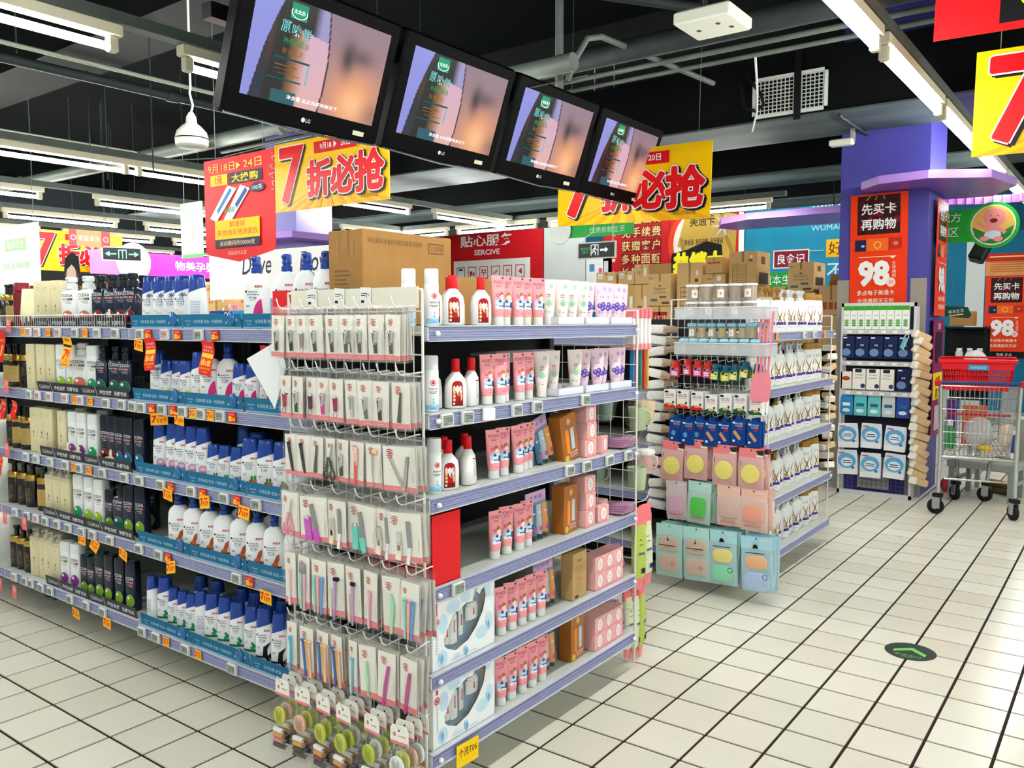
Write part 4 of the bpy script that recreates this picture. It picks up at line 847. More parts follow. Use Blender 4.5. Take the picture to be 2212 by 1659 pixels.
# blister sets of three small tubes
def blister():
    b = MB().box(-.06, .012, 0, .06, .0135, .165, mat('9fc0dc', .4)); b.fn = flat(.012)
    b.rect(-.058, .128, .058, .163, mat('d5a4cc', .4)).text('花果香', 0, .138, .014, mat('2f6ea8', .4), fat=.01, wide=.08)
    ps = [('backing_card', b.mesh('backing_card'))]
    for k, c in enumerate(('2a6f9c', 'b8c8de', 'e89a4c')):
        t = MB(); x = -.034 + k * .034
        t.loft([[(x + a * .013, p * .011, .02) for a, p in ((math.cos(i * .628), math.sin(i * .628)) for i in range(10))], [(x + a * .0145, p * .008, .07) for a, p in ((math.cos(i * .628), math.sin(i * .628)) for i in range(10))], [(x + a * .0155, p * .001, .122) for a, p in ((math.cos(i * .628), math.sin(i * .628)) for i in range(10))]], mat(c, .3))
        pr = MB(lambda u, v, e, x=x: (x + u, -.0115 - e + (v - .02) * .10, v)); pr.ell(.0, .04, .008, .009, mat('d63a8c', .4), 8).ell(.003, .062, .007, .009, mat('f2b23c', .4), 8).rect(-.006, .09, .006, .097, WHITE)
        ps.append(('small_tube', t.mesh('small_tube', 50), [('cap', MB().lathe([(.010, .004), (.010, .02), (0, .02)], BLACK, 10, (x, 0, 0)).mesh('cap')), ('label_print', pr.mesh('label_print'))]))
    ps.append(('plastic_cover', MB().loft([[(-.055, .012, .002), (.055, .012, .002), (.05, -.014, .004), (-.05, -.014, .004)], [(-.055, .012, .13), (.055, .012, .13), (.05, -.006, .127), (-.05, -.006, .127)]], FILM).mesh('plastic_cover')))
    return T('blister_set', *ps)
bs = blister()
for lv, x, g, t in ((2, -.605, -16, 'leaning on the third shelf'), (3, -.645, -2, 'standing on the fourth shelf'), (4, -.60, -2, 'standing on the fifth shelf'), (5, -.60, -2, 'standing on the lowest shelf')):
    put(bs, (x, .11, B_TOPS[lv]), 'blister pack of colourful hand cream tubes ' + t, 'blister pack', 'hand cream blister packs', ry=R(g))
# flat purple mask packs
def mask(wd, h):
    mb = MB().bev(-wd / 2, -.004, 0, wd / 2, .004, h, mat('b483a8', .3), .002); mb.fn = flat(-.004)
    mb.ell(-.01, h * .6, wd * .25, h * .22, mat('d6b4cc', .3)).rect(wd * .02, h * .12, wd * .38, h * .2, mat('8c2a5c', .4)).text('面膜', wd * .1, h * .4, h * .09, WHITE)
    return mb.mesh('mask_pack')
mp = mask(.085, .11)
for lv, y, n in ((2, .09, 4), (3, .09, 4)):
    for k in range(n): single('mask_pack', mp, (-.145, .15 - k * .003, B_TOPS[lv] + .006 + k * .0085), 'purple mask packet lying flat on %s shelf, %s from bottom' % (LVL[lv], ORD[k]), 'packet', 'flat purple mask packets', rx=R(90 - 3), rz=R(4 * k))
for lv in (4, 5):
    for k in range(4): single('mask_pack', mp, (-.108 - k * .006, .085 + k * .011, B_TOPS[lv] + .003), 'purple mask packet leaning at right end of %s shelf, %s from front' % (LVL[lv], ORD[k]), 'packet', 'leaning purple mask packets', rx=R(-14), rz=R(10), ry=R(-8))
# red empty gift box
rb = MB().box(0, 0, 0, .125, .002, .205, RED).box(0, 0, 0, .002, .28, .205, RED).box(0, 0, .203, .125, .28, .205, RED).box(.0, .0, 0, .125, .28, .002, RED)
rin = MB().box(.123, .001, .002, .126, .28, .203, mat('c9ccce', .4, .4, noise=.1, scale=6))
put(T('gift_box', ('box_body', rb.mesh('box_body')), ('inner_panel', rin.mesh('inner_panel'))), (-1.265, .045, B_TOPS[3]), 'open red gift box at left end of fourth shelf', 'box')
# white and blue lotion gift boxes with window
def gift():
    w2, h = .29, .215
    b = MB().box(0, .0, 0, w2, .05, .004, WHITE).box(0, .046, 0, w2, .05, h, WHITE).box(0, 0, h - .004, w2, .05, h, WHITE).box(0, 0, 0, .004, .05, h, WHITE).box(w2 - .004, 0, 0, w2, .05, h, WHITE)
    hole = [(.07, .05), (.105, .036), (.16, .05), (.20, .08), (.232, .12), (.246, .165), (.238, .19), (.225, .186), (.214, .174), (.198, .19), (.186, .182), (.182, .16), (.155, .165), (.12, .150), (.10, .15), (.075, .12), (.052, .085), (.055, .062)]
    n = len(hole); c = (.145, .11); outer = []
    for x, z in hole:
        dx, dz = x - c[0], z - c[1]; t = min((w2 - c[0]) / dx if dx > 0 else (c[0] / -dx if dx < 0 else 9), (h - c[1]) / dz if dz > 0 else (c[1] / -dz if dz < 0 else 9)); outer.append((c[0] + dx * t, c[1] + dz * t))
    f = MB(); vs = [(x, 0, z) for x, z in hole] + [(x, 0, z) for x, z in outer]; FW = mat('eef3f6', .4)
    f.add(vs, [(i, (i + 1) % n, (i + 1) % n + n, i + n) for i in range(n)], FW)
    for a, b2, cx, cz in ((0, 0, 0, 0),): pass
    for corner in ((0, 0), (w2, 0), (w2, h), (0, h)):
        i = min(range(n), key=lambda k: (outer[k][0] - corner[0]) ** 2 + (outer[k][1] - corner[1]) ** 2)
        cand2 = [(i, (i + 1) % n), ((i - 1) % n, i)]
        for p, r2 in cand2:
            if abs(outer[p][0] - outer[r2][0]) > .001 and abs(outer[p][1] - outer[r2][1]) > .001: f.add([(outer[p][0], 0, outer[p][1]), (corner[0], 0, corner[1]), (outer[r2][0], 0, outer[r2][1])], [(0, 1, 2)], FW)
    p = MB(flat(0)); SKY = mat('8cbfe2', .45); SKY2 = mat('c3def0', .45)
    for u, v, a, b2 in ((.05, .13, .02, .03), (.095, .17, .03, .02), (.15, .182, .025, .013), (.255, .18, .014, .025), (.225, .055, .03, .02), (.26, .08, .018, .03), (.045, .03, .022, .025), (.11, .018, .015, .008)): p.ell(u, v, a, b2, SKY2, 12)
    for u, v in ((.255, .07), (.04, .03), (.15, .02)):
        for k in range(3): p.pol([(u, v - .018), (u - .012 + k * .012, v + .004), (u - .008 + k * .01, v + .018), (u + .004 + k * .004, v)], SKY if k != 1 else mat('5a9fd0', .4))
    p.rect(.016, .16, .024, .215, EMB).ring(.02, .142, .008, .011, EMB, 14).ring(.02, .142, 0, .005, EMB, 10)
    for i in range(10): p.rect(.018, .122 - i * .008, .022, .126 - i * .008, mat('9a9aa4', .5))
    p.rect(.08, .012, .2, .0135, mat('9aa4b4', .5))
    tray = MB().box(.05, .03, .03, .25, .034, .195, mat('7fb4da', .4))
    ps = [('box_body', b.mesh('box_body')), ('front_panel', f.mesh('front_panel')), ('printed_front', p.mesh('printed_front')), ('inner_tray', tray.mesh('inner_tray')), ('window', MB().box(.05, .0015, .034, .248, .002, .192, FILM).mesh('window'))]
    for x, z, r2, hh in ((.085, .055, .012, .07), (.115, .05, .017, .1), (.15, .065, .010, .09), (.20, .10, .028, .05)):
        m = MB().lathe([(r2, 0), (r2, hh * .8), (r2 * .8, hh * .82), (r2 * .8, hh), (0, hh)], mat('eef0f2', .3), 14, (x, .02, z)); 
        for i, (a, b2, c2) in enumerate(m.v): m.v[i] = (a, .02 + (b2 - .02) * .35, c2)
        m.fn = lambda u, v, e, x=x, r2=r2: (x + u, .02 - r2 * .36 - e, v); m.rect(-.0025, z + hh * .4, .0025, z + hh * .7, EMB).ell(0, z + hh * .36, .004, .004, EMB, 8)
        ps.append(('bottle_in_box', m.mesh('bottle_in_box', 45)))
    return T('gift_box', *ps)
gf = gift()
put(gf, (-1.262, .05, B_TOPS[4]), 'white and blue lotion gift box with window, fifth shelf', 'box', 'lotion gift boxes')
put(gf, (-1.262, .05, B_TOPS[5]), 'white and blue lotion gift box with window, lowest shelf', 'box', 'lotion gift boxes')
# yellow location tag
yt = MB().box(-.05, -.0008, -.04, .05, .0008, .028, YEL); yt.fn = flat(-.0008); yt.text('个洗T06', 0, -.012, .026, BLACK, fat=.005, wide=.084)
single('location_tag', yt.mesh('location_tag'), (-1.135, .026, .125), 'yellow location tag with black lettering on the lowest rail', 'tag', ry=R(2), rz=0)
# big carton on top with print, and its flat partner behind
def bigc(q):
    q.text('旁氏亮采净澈系列粉润莹泽洁面乳', .02, .245, .016, mat('5d4526', .7), 'l', wide=.24).rect(.285, .228, .36, .231, mat('5d4526', .7)).rect(.285, .258, .36, .261, mat('5d4526', .7)).rect(.285, .228, .288, .261, mat('5d4526', .7)).rect(.357, .228, .36, .261, mat('5d4526', .7)).text('21153395', .322, .236, .017, mat('5d4526', .7), wide=.064)
bc = MB().bev(0, 0, 0, .40, .15, .285, CARD, .003); bp_ = MB(flat(0)); bigc(bp_)
sd = MB(lambda u, v, e: (-e, .15 - u, v)); dk = mat('7a5a34', .7)
for i in range(11): sd.rect(.028, .03 + i * .013, .028 + (.05 if i % 3 == 2 else .075 - (i % 4) * .006), .0355 + i * .013, dk)
for u, v in ((.035, .205), (.035, .235), (.1, .205), (.1, .235)): sd.rect(u, v, u + .012, v + .022, mat('a07c4a', .7))
sd.rect(.062, .22, .088, .285, TAPE)
put(T('carton', ('box_body', bc.mesh('box_body')), ('printed_side', bp_.mesh('printed_side')), ('printed_end', sd.mesh('printed_end'))), (-1.235, .335, 1.378), 'brown carton with printed number on top of end shelving', 'carton')
put(carton(.30, .12, .16, CARD, 'carton'), (-.66, .40, 1.378), 'low brown carton behind the red capped bottles', 'carton')
put(carton(.13, .1, .17, CARD2, 'carton'), (-.36, .40, 1.378), 'small open carton behind the pale tubes on top', 'carton')
# ================================================================== wire panel of beauty tools (left end of the end shelving)
CARDW = mat('efece4', .55); CARDP = mat('e58088', .45); LOGO = mat('c9562c', .5); LOGO2 = mat('b03a2c', .5)
def logo(q, u, v, s):
    for k, (a, b, l) in enumerate(((-.5, .45, 1.0), (-.6, .2, 1.1), (-.35, 0, .9), (-.6, -.22, 1.05), (-.3, -.45, .7))): q.strip([(u + a * s, v + b * s), (u + (a + l * .5) * s, v + (b + .06) * s), (u + (a + l) * s, v + (b - .05) * s)], s * .11, LOGO if k % 2 else LOGO2)
    q.strip([(u, v + .5 * s), (u - .05 * s, v - .6 * s)], s * .09, LOGO2)
def tool(kind, c, h):
    """tool lying on the card, centred around (0, -h*.6)"""
    mb = MB(); z = -.025 - h * .62; y0 = -.0035; m = mat(c, .3, .1, coat=.3); mt = CHROME
    def bar(x0, z0, x1, z1, w0, w1, mm, t=.004):
        d = math.hypot(x1 - x0, z1 - z0) or 1; nx, nz = -(z1 - z0) / d, (x1 - x0) / d
        mb.prism([(x0 + nx * w0, z0 + nz * w0), (x0 - nx * w0, z0 - nz * w0), (x1 - nx * w1, z1 - nz * w1), (x1 + nx * w1, z1 + nz * w1)], y0 - t, y0, mm)
    if kind == 'clip':
        bar(-.004, z + .03, .001, z - .028, .006, .004, m, .005); bar(.003, z + .032, .0, z - .005, .0035, .003, mt, .008); mb.bev(-.009, y0 - .009, z + .024, .004, y0, z + .033, mt, .002)
    elif kind == 'clipring':
        bar(0, z + .025, .001, z - .015, .007, .005, m, .006); mb.bev(-.007, y0 - .008, z + .02, .007, y0, z + .029, mt, .002); mb.tube([(.0 + .009 * math.cos(a * .7), y0 - .003, z - .025 + .009 * math.sin(a * .7)) for a in range(10)], .001, mt, 5)
    elif kind == 'tweez': bar(-.009, z + .052, .004, z - .025, .0055, .0035, m); bar(.004, z - .025, .007, z - .035, .0035, .001, m)
    elif kind == 'tweezs': bar(.004, z + .05, -.004, z - .03, .002, .0055, mat('6d6a64', .3, .8))
    elif kind == 'hook': bar(.0, z + .05, -.001, z - .01, .0025, .0025, mt); bar(-.001, z - .01, -.001, z - .045, .0015, .001, mt); mb.bev(-.003, y0 - .004, z + .045, .016, y0, z + .06, mat('f2b48c', .4), .002)
    elif kind == 'pen': bar(.0, z + .06, .0, z + .01, .007, .007, mat('f6c4bc', .4)); bar(0, z + .02, 0, z - .045, .005, .004, m)
    elif kind == 'nipper': bar(-.030, z + .045, .016, z - .035, .003, .004, mt); bar(.033, z + .05, .02, z - .04, .003, .004, mt); bar(.018, z - .03, .02, z - .052, .004, .001, mt)
    elif kind == 'sciss':
        bar(.012, z + .06, -.002, z + .0, .0015, .005, mt); bar(-.005, z + .02, -.018, z - .02, .004, .004, m); bar(.0, z + .02, .006, z - .02, .004, .004, m)
        for x in (-.019, .008): mb.tube([(x + .0085 * math.cos(a * .7), y0 - .003, z - .03 + .014 * math.sin(a * .7)) for a in range(10)], .003, m, 6)
    elif kind == 'set':
        bar(-.006, z + .06, .012, z - .01, .0065, .0065, mat('8c8a88', .5)); bar(-.02, z + .02, -.014, z - .045, .011, .012, m, .006); bar(.006, z - .01, .02, z - .05, .009, .007, m, .006); mb.bev(-.028, y0 - .009, z + .015, -.012, y0, z + .026, mt, .002)
    elif kind == 'setw':
        bar(.016, z + .06, .02, z - .01, .006, .006, mat('8f9092', .5)); bar(.02, z - .01, .012, z - .055, .004, .005, WHITE); bar(-.016, z + .03, -.014, z - .02, .006, .006, mt, .006); bar(-.014, z - .005, -.02, z - .045, .008, .009, m, .006)
    elif kind == 'brush': bar(-.009, z + .045, -.007, z - .065, .0055, .004, m); bar(.009, z + .045, .009, z - .065, .0055, .003, mat('f0a8c8', .4)); mb.bev(-.017, y0 - .004, z + .045, .013, y0, z + .075, mat('8f9296', .8), .002)
    elif kind == 'stick': bar(.0, z + .045, -.002, z - .065, .0055, .0028, m); bar(-.002, z + .035, -.003, z - .06, .0012, .0012, WHITE, .005)
    elif kind == 'stickb': bar(.0, z + .045, -.004, z - .07, .004, .0018, m); mb.bev(-.005, y0 - .006, z + .045, .013, y0, z + .056, BLACK, .001); bar(-.018, z + .02, -.016, z - .06, .003, .002, mat('efe7cf', .4))
    elif kind == 'trio':
        for x, cc in ((-.017, '8fd6c6'), (0.0, 'f4a8b8'), (.017, '5c9bd6')): bar(x * 1.05, z + .045, x * .75, z - .06, .006, .002, mat(cc, .35)); mb.bev(x - .004, y0 - .004, z + .042, x + .009, y0, z + .05, mat(cc, .35), .001)
    elif kind == 'razor':
        for x, cc, dx in ((-.012, '2b62b4', .010), (.006, 'e8b53a', .012), (.016, 'f5bda4', .006)): bar(x, z + .05, x + dx, z - .055, .0035, .003, mat(cc, .35)); mb.bev(x - .008, y0 - .006, z + .05, x + .01, y0, z + .056, mat(cc, .35), .001)
    elif kind == 'glit': bar(.010, z + .055, .0, z + .0, .004, .0055, m); bar(.0, z + .0, -.008, z - .06, .0055, .004, m)
    elif kind == 'leaf': bar(.0, z + .05, .006, z + .02, .002, .007, m); bar(.006, z + .02, -.004, z - .06, .007, .003, m)
    elif kind == 'thin': bar(0, z + .05, 0, z - .05, .003, .002, m); bar(0, z + .01, 0, z - .02, .0045, .0035, mat('b9e8c4', .4), .005)
    elif kind == 'arc': mb.tube([(-.003, y0 - .004, z + .05), (.002, y0 - .004, z + .02), (.002, y0 - .004, z - .02), (-.004, y0 - .004, z - .06)], [.006, .004, .005, .003], m, 6)
    return mb.mesh('tool', 50)
_cards = {}
def pack(w, h, kind, c):
    key = (w, h)
    if key not in _cards:
        b = MB().box(-w / 2, -.0008, -.025 - h, w / 2, 0, -.025, CARDW); b.fn = flat(-.0008)
        b.rect(-w / 2, -.025 - h, w / 2, -.025 - h * .885, CARDP).text('beauty tool', 0, -.025 - h * .965, h * .04, mat('f4b4b8', .5), wide=w * .4); logo(b, -w * .15 if w < .07 else -w * .28, -.025 - h * .17, w * .30 if w < .07 else w * .19)
        for i in range(6): b.rect(w * .40, -.025 - h * (.55 + i * .04), w * .42, -.025 - h * (.575 + i * .04), CARDP)
        p = MB().loft([[(-w * .54, -.001, -.032 - h), (w * .54, -.001, -.032 - h), (w * .54, .002, -.032 - h), (-w * .54, .002, -.032 - h)], [(-w * .54, -.010, -.03 - h * .8), (w * .54, -.010, -.03 - h * .8), (w * .54, .003, -.03 - h * .8), (-w * .54, .003, -.03 - h * .8)], [(-w * .54, -.009, -.03 - h * .3), (w * .54, -.009, -.03 - h * .3), (w * .54, .003, -.03 - h * .3), (-w * .54, .003, -.03 - h * .3)], [(-w * .53, -.001, 0), (w * .53, -.001, 0), (w * .53, .001, 0), (-w * .53, .001, 0)]], FILM)
        _cards[key] = (b.mesh('backing_card'), p.mesh('pouch'))
    b, p = _cards[key]
    return T('tool_packet', ('backing_card', b), ('tool', tool(kind, c, h)), ('pouch', p))
W = .058
ROWS = [
 (1.432, .122, [(.533, W, 'clip', '3a3a3c', 'dark nail clipper'), (.478, W, 'clip', '2c2c30', 'black nail clipper'), (.424, W, 'clipring', '9c8a92', 'grey nail clipper'), (.375, W, 'clip', '2d4a3a', 'green-black nail clipper'), (.30, W, 'clip', '4a4640', 'steel nail clipper'), (.241, W, 'clip', '55504a', 'bow-tipped nail clipper'), (.187, W, 'clip', '5c5854', 'silver nail clipper'), (.13, W, 'clip', '4a4a4a', 'plain nail clipper'), (.062, W, 'clip', '625e58', 'slim nail clipper')]),
 (1.253, .122, [(.514, .054, 'clipring', 'a83a50', 'red key-ring nail clipper'), (.455, .054, 'clip', '155a44', 'dark green nail clipper'), (.398, .054, 'clipring', '6a2a40', 'maroon nail clipper'), (.345, .05, 'clip', 'e01c98', 'hot pink nail clipper'), (.288, W, 'clipring', 'a02858', 'crimson ring nail clipper'), (.226, .06, 'clip', 'c4c8cc', 'clear nail clipper'), (.168, .056, 'clip', '6e6a64', 'large grey nail file clipper'), (.108, .056, 'clip', '4c1a38', 'purple nail clipper'), (.036, .066, 'tweezs', 'aaaaaa', 'curved steel clipper')]),
 (1.082, .12, [(.487, .056, 'tweez', '151515', 'black tweezers'), (.430, .056, 'tweez', '1c1c1c', 'long black tweezers'), (.377, .05, 'tweezs', '777777', 'silver tweezers'), (.322, .036, 'sciss', '3a3a3a', 'small black scissors'), (.272, .056, 'clip', '3c3c3a', 'bent black clipper'), (.206, .058, 'pen', 'e85a5c', 'red eyebrow pen'), (.145, .058, 'hook', 'cccccc', 'ear pick'), (.052, .118, 'nipper', 'cccccc', 'cuticle nippers')]),
 (.906, .13, [(.502, .085, 'sciss', 'f59cb4', 'pink scissors'), (.392, .105, 'set', 'c850c4', 'purple clipper set'), (.297, .09, 'setw', 'efe2b8', 'cream clipper set'), (.195, .115, 'set', '66cdbf', 'mint clipper set'), (.112, .06, 'setw', 'efe7d8', 'half hidden clipper set'), (.035, .115, 'setw', 'f0ead8', 'white clipper set')]),
 (.722, .155, [(.508, .05, 'stick', 'f6c9cc', 'pale pink stick'), (.442, .06, 'brush', '8ed6bc', 'mint and pink brush'), (.372, .062, 'trio', '5c9bd6', 'three colour brow razor'), (.309, .062, 'stickb', 'b48cd0', 'lilac lash comb'), (.238, .064, 'stickb', 'c49ad4', 'lilac brow comb'), (.165, .06, 'stick', 'f2a6bc', 'pink file'), (.088, .068, 'leaf', '9fe0b4', 'pale green razor'), (.010, .072, 'trio', '5c9bd6', 'large three colour razor')]),
 (.508, .148, [(.504, .045, 'arc', '49b3d8', 'blue curved razor'), (.435, .064, 'razor', '2b62b4', 'blue and yellow razor'), (.368, .05, 'razor', '2b62b4', 'second blue and yellow razor'), (.312, .056, 'razor', '2b62b4', 'third blue and yellow razor'), (.242, .04, 'stick', '6cc0dc', 'blue and purple stick'), (.185, .064, 'thin', '9fdc9c', 'thin green brush'), (.105, .064, 'glit', 'c0489c', 'glittery purple tweezers'), (.025, .066, 'glit', 'b8408c', 'glittery magenta tweezers')])]
hooks = []
rw = ['top', 'second', 'third', 'fourth', 'fifth', 'sixth']
for r_, (z, h, items) in enumerate(ROWS):
    for k, (y, w_, kind, c, d) in enumerate(items):
        t = pack(w_, h, kind, c); hooks.append((.60 - y, z - .002, .105))
        g = random.uniform(-3, 3)
        put(t, (-1.385 + random.uniform(-.006, .004), y, z), 'clear packet with %s, %s row of wire panel, hook %s, frontmost' % (d, rw[r_], ('one', 'two', 'three', 'four', 'five', 'six', 'seven', 'eight', 'nine')[k]), 'packet', 'frontmost tool packets, %s row' % rw[r_], rz=R(-90 + random.uniform(-9, 9)), ry=R(g))
        for b in range(2 + (k * 5 + r_ * 3) % 3):
            put(t, (-1.373 + b * .0135, y + random.uniform(-.006, .008), z), 'clear packet with %s, %s from front on its hook, %s row' % (d, ORD[b + 1], rw[r_]), 'packet', '%s packets behind the front one, %s row' % (d, rw[r_]), rz=R(-90 + random.uniform(-9, 9)), ry=R(random.uniform(-4, 4)))
# sewing kits in the lowest row
def kit(c1, c2):
    h = .205; w_ = .062
    hd = MB().prism([(-w_ / 2, -.0), (-w_ / 2, -.042), (w_ / 2, -.042), (w_ / 2, 0), (w_ / 2 - .008, .010), (-w_ / 2 + .008, .010)], -.001, .001, CARDW); hd.fn = flat(-.001)
    hd.rect(-w_ / 2, -.042, w_ / 2, -.034, CARDP).text('sewing', .010, -.022, .007, LOGO2, wide=.022).ell(0, -.004, .003, .003, BLACK, 8); logo(hd, -.016, -.016, .010)
    bl = MB().loft([sup(w_ / 2, .001, -.21, 16, 8), sup(w_ / 2, .014, -.205, 16, 8), sup(w_ / 2, .014, -.05, 16, 8), sup(w_ / 2, .002, -.042, 16, 8)], FILM)
    for i, (x, y, z) in enumerate(bl.v): bl.v[i] = (x, y - .012, z)
    dk = MB(); dk.lathe([(0, 0), (.024, 0), (.025, .002), (.025, .006), (.023, .008), (0, .008)], mat(c1, .35), 24)
    for i, (x, y, z) in enumerate(dk.v): dk.v[i] = (x, -.008 - z, y * 1.12 - .098)
    dk.fn = lambda u, v, e: (u, -.0162 - e, v)
    for k in range(9): dk.strip([(-.014 + k * .003, -.084 + .006 * math.sin(k)), (-.010 + k * .003, -.118 + .005 * math.sin(k * 1.7))], .0009, mat('77702c', .5))
    th = MB()
    for k, c in enumerate(('f2f2ee', 'd99a48', c2, '4a4a44')): th.rod((-.026, -.012, -.145 - k * .0155), (.012, -.012, -.145 - k * .0155), .0075, mat(c, .8, bump=.5, scale=200), 10)
    bt = MB()
    for k in range(7): bt.lathe([(.0045, 0), (.0045, .003), (0, .003)], mat('77787c', .3, .3), 8, (.021 + (k % 2) * .006, -.014, -.142 - k * .009))
    return T('sewing_kit', ('header_card', hd.mesh('header_card')), ('needle_disc', dk.mesh('needle_disc', 40)), ('thread_spools', th.mesh('thread_spools', 60)), ('buttons', bt.mesh('buttons')), ('blister', bl.mesh('blister', 60)))
KC = [('cfd43c', 'd48a92'), ('e8b4a0', '4a3a34'), ('cfd43c', '7a3a48'), ('c8d44c', '6a3a34'), ('b8cc2c', '54544c'), ('e4e8e6', 'c8a8d0')]
kts = [kit(a, b) for a, b in KC]
for k, (y, z) in enumerate([(.520, .300), (.428, .300), (.336, .300), (.25, .296), (.135, .30), (.03, .30)]):
    hooks.append((.60 - y, z - .004, .13))
    put(kts[k], (-1.415, y, z), 'sewing kit with %s needle disc, lowest row of wire panel, hook %s' % (('lime', 'peach', 'lime', 'lime', 'bright lime', 'white')[k], ('one', 'two', 'three', 'four', 'five', 'six')[k]), 'sewing kit', 'frontmost sewing kits', rz=R(-90 + random.uniform(-5, 5)))
    for b in range(3): put(kts[(k + b + 1) % 6] if b < 2 else kts[k], (-1.388 + b * .027, y + random.uniform(-.004, .006), z + .003), 'sewing kit %s from front, lowest row of wire panel, hook %s' % (ORD[b + 1], ('one', 'two', 'three', 'four', 'five', 'six')[k]), 'sewing kit', 'sewing kits behind, hook %d' % k, rz=R(-90 + random.uniform(-5, 5)))
panel = wire_panel('wire_rack', (-1.298, .60, 0), R(-90), .56, .06, 1.475, 'white wire grid panel full of clear tool packets', 16, 24, hooks=hooks)
hb = MB().box(.02, -.006, 1.425, .55, -.002, 1.483, mat('e4e2d2', .5)); link('header_board', hb.mesh('header_board'), panel)
pt = MB().box(-.022, -.001, -.03, .022, 0, .03, WMAT); pt.fn = flat(-.001); pt.text('12', .010, .0, .012, TXT).rect(-.017, -.014, -.004, -.006, TXT).rect(-.017, .012, .008, .014, TXT).rect(-.017, .006, .0, .008, TXT); pt = pt.mesh('price_slip')
for x in (.12, .24, .35): link('price_slip', pt, panel, (x, -.008, 1.455), (0, R(random.uniform(-6, 6)), 0))
# orange book-like card at the foot
oc = MB().bev(-.02, -.004, 0, .02, .004, .06, mat('d8863c', .5), .001); oc.fn = flat(-.004); oc.strip([(-.012, .01), (0, .03), (.012, .05)], .003, BLACK).strip([(.010, .012), (0, .03), (-.008, .052)], .002, mat('f0d0a0', .5))
single('orange_packet', oc.mesh('orange_packet'), (-1.33, .02, .10), 'small orange packet at the foot of the wire panel', 'packet', rz=R(-90))

# ================================================================== right end wire panel with bath goods
rh = [(.10, 1.33, .14), (.10, 1.05, .14), (.10, .72, .14), (.10, .34, .14)]
wire_panel('wire_rack', (-.066, .05, 0), R(90), .46, .03, 1.43, 'white wire grid panel at right end of end shelving', 8, 20, r=.0018, hooks=[(.05, 1.40, .16), (.05, 1.12, .2), (.05, .95, .2), (.05, .655, .2), (.05, .36, .12)])
# white bath brush packs with pink tops
bpk = T('bath_packet', ('packet_body', MB().bev(-.02, -.006, -.145, .02, .006, -.035, mat('f3f0ee', .4), .003).mesh('packet_body')), ('header', MB().bev(-.022, -.007, -.04, .022, .007, 0, mat('f08088', .4), .002).mesh('header')), ('footer', MB().bev(-.021, -.007, -.165, .021, .007, -.14, mat('f4a0a0', .4), .002).mesh('footer')))
for k in range(5): put(bpk, (-.045 + k * .034, .09, 1.44), 'long white bath packet with pink ends, %s from left' % ORD[k], 'packet', 'long white bath packets', rz=R(70))
FC = ['2f7fb8', 'd83a7c', '2a8a6a', 'c03048', 'e0b03c']
for k in range(5):
    st = MB().box(-.011, -.003, -.16, .011, .003, 0, mat(FC[k], .4)); st.fn = flat(-.003); st.rect(-.008, -.09, .008, -.04, mat('f4e4ec', .4)).rect(-.008, -.14, .008, -.11, HOTPINK)
    single('toothbrush_packet', st.mesh('toothbrush_packet'), (-.04 + k * .03, .085, 1.275), 'slim colourful brush packet behind the cups, %s from left' % ORD[k], 'packet', 'slim brush packets', rz=R(70))
# cups in plastic bags
def cup(c, frill=False):
    m = mat(c, .5); b = MB().lathe([(0, 0), (.03, 0), (.032, .004), (.039, .09), (.036, .09), (.03, .006), (0, .006)], m, 20)
    ps = [('cup_body', b.mesh('cup_body', 45))]
    if frill: ps.append(('frilled_rim', MB().lathe([(.041, .078), (.044, .085), (.041, .096), (.036, .096)], WHITE, 20).mesh('frilled_rim', 60)))
    ps.append(('handle', MB().tube([(.036, 0, .075), (.058, 0, .07), (.06, 0, .045), (.05, 0, .025), (.033, 0, .022)], .005, m, 7).mesh('handle', 60)))
    ps.append(('plastic_bag', MB().loft([sup(.03, .03, -.008, 16), sup(.045, .044, .02, 16), sup(.056, .050, .08, 16), sup(.03, .02, .13, 16), sup(.012, .004, .19, 16)], FILM).mesh('plastic_bag', 70)))
    return T('bagged_cup', *ps)
cg, cb, cpk, cs = cup('b9cfa4'), cup('e6c99c'), cup('eab8b4', True), cup('8fae9c')
for t, loc, d in ((cg, (.02, .09, .955), 'green bagged cup hanging highest at the right wire panel'), (cb, (.085, .09, .975), 'beige bagged cup beside the green one'), (cpk, (.10, .10, .765), 'pink frilled cup in a plastic bag'), (cg, (.0, .08, .715), 'green bagged cup lower at the right wire panel'), (cs, (-.025, .22, .99), 'grey green cup seen through the wire panel'), (cs, (-.02, .33, .99), 'second grey green cup seen through the wire panel'), (cs, (-.02, .26, .72), 'lower grey green cup behind the wire panel')):
    put(t, loc, d, 'cup', 'bagged cups', rz=R(random.uniform(0, 300)))
# bath scrubber bags with pink heads
def scrub(c):
    b = MB().loft([sup(.022, .004, -.30, 16), sup(.032, .016, -.27, 16), sup(.034, .018, -.15, 16), sup(.032, .014, -.07, 16)], mat(c, .5, noise=.1, scale=60, bump=.6))
    e = MB().loft([sup(.02, .002, -.335, 12), sup(.026, .006, -.30, 12), sup(.03, .01, -.285, 12)], mat('f08c90', .4))
    hd = MB().loft([sup(.036, .012, -.085, 16), sup(.04, .010, -.05, 16), sup(.035, .003, 0, 16)], mat('f07880', .4))
    pr = MB(lambda u, v, e_: (u, -.0185 - e_, v)); pr.rect(-.016, -.19, .016, -.18, mat('5a6a94', .5)).rect(.0, -.265, .02, -.245, TXT).rect(-.012, -.13, .0, -.127, TXT).rect(-.012, -.15, .006, -.147, TXT)
    return T('bath_scrubber', ('header', hd.mesh('header', 60)), ('scrubber', b.mesh('scrubber', 60)), ('foot_seal', e.mesh('foot_seal', 60)), ('label_print', pr.mesh('label_print')))
s1, s2 = scrub('dfe8c4'), scrub('b9cc5c')
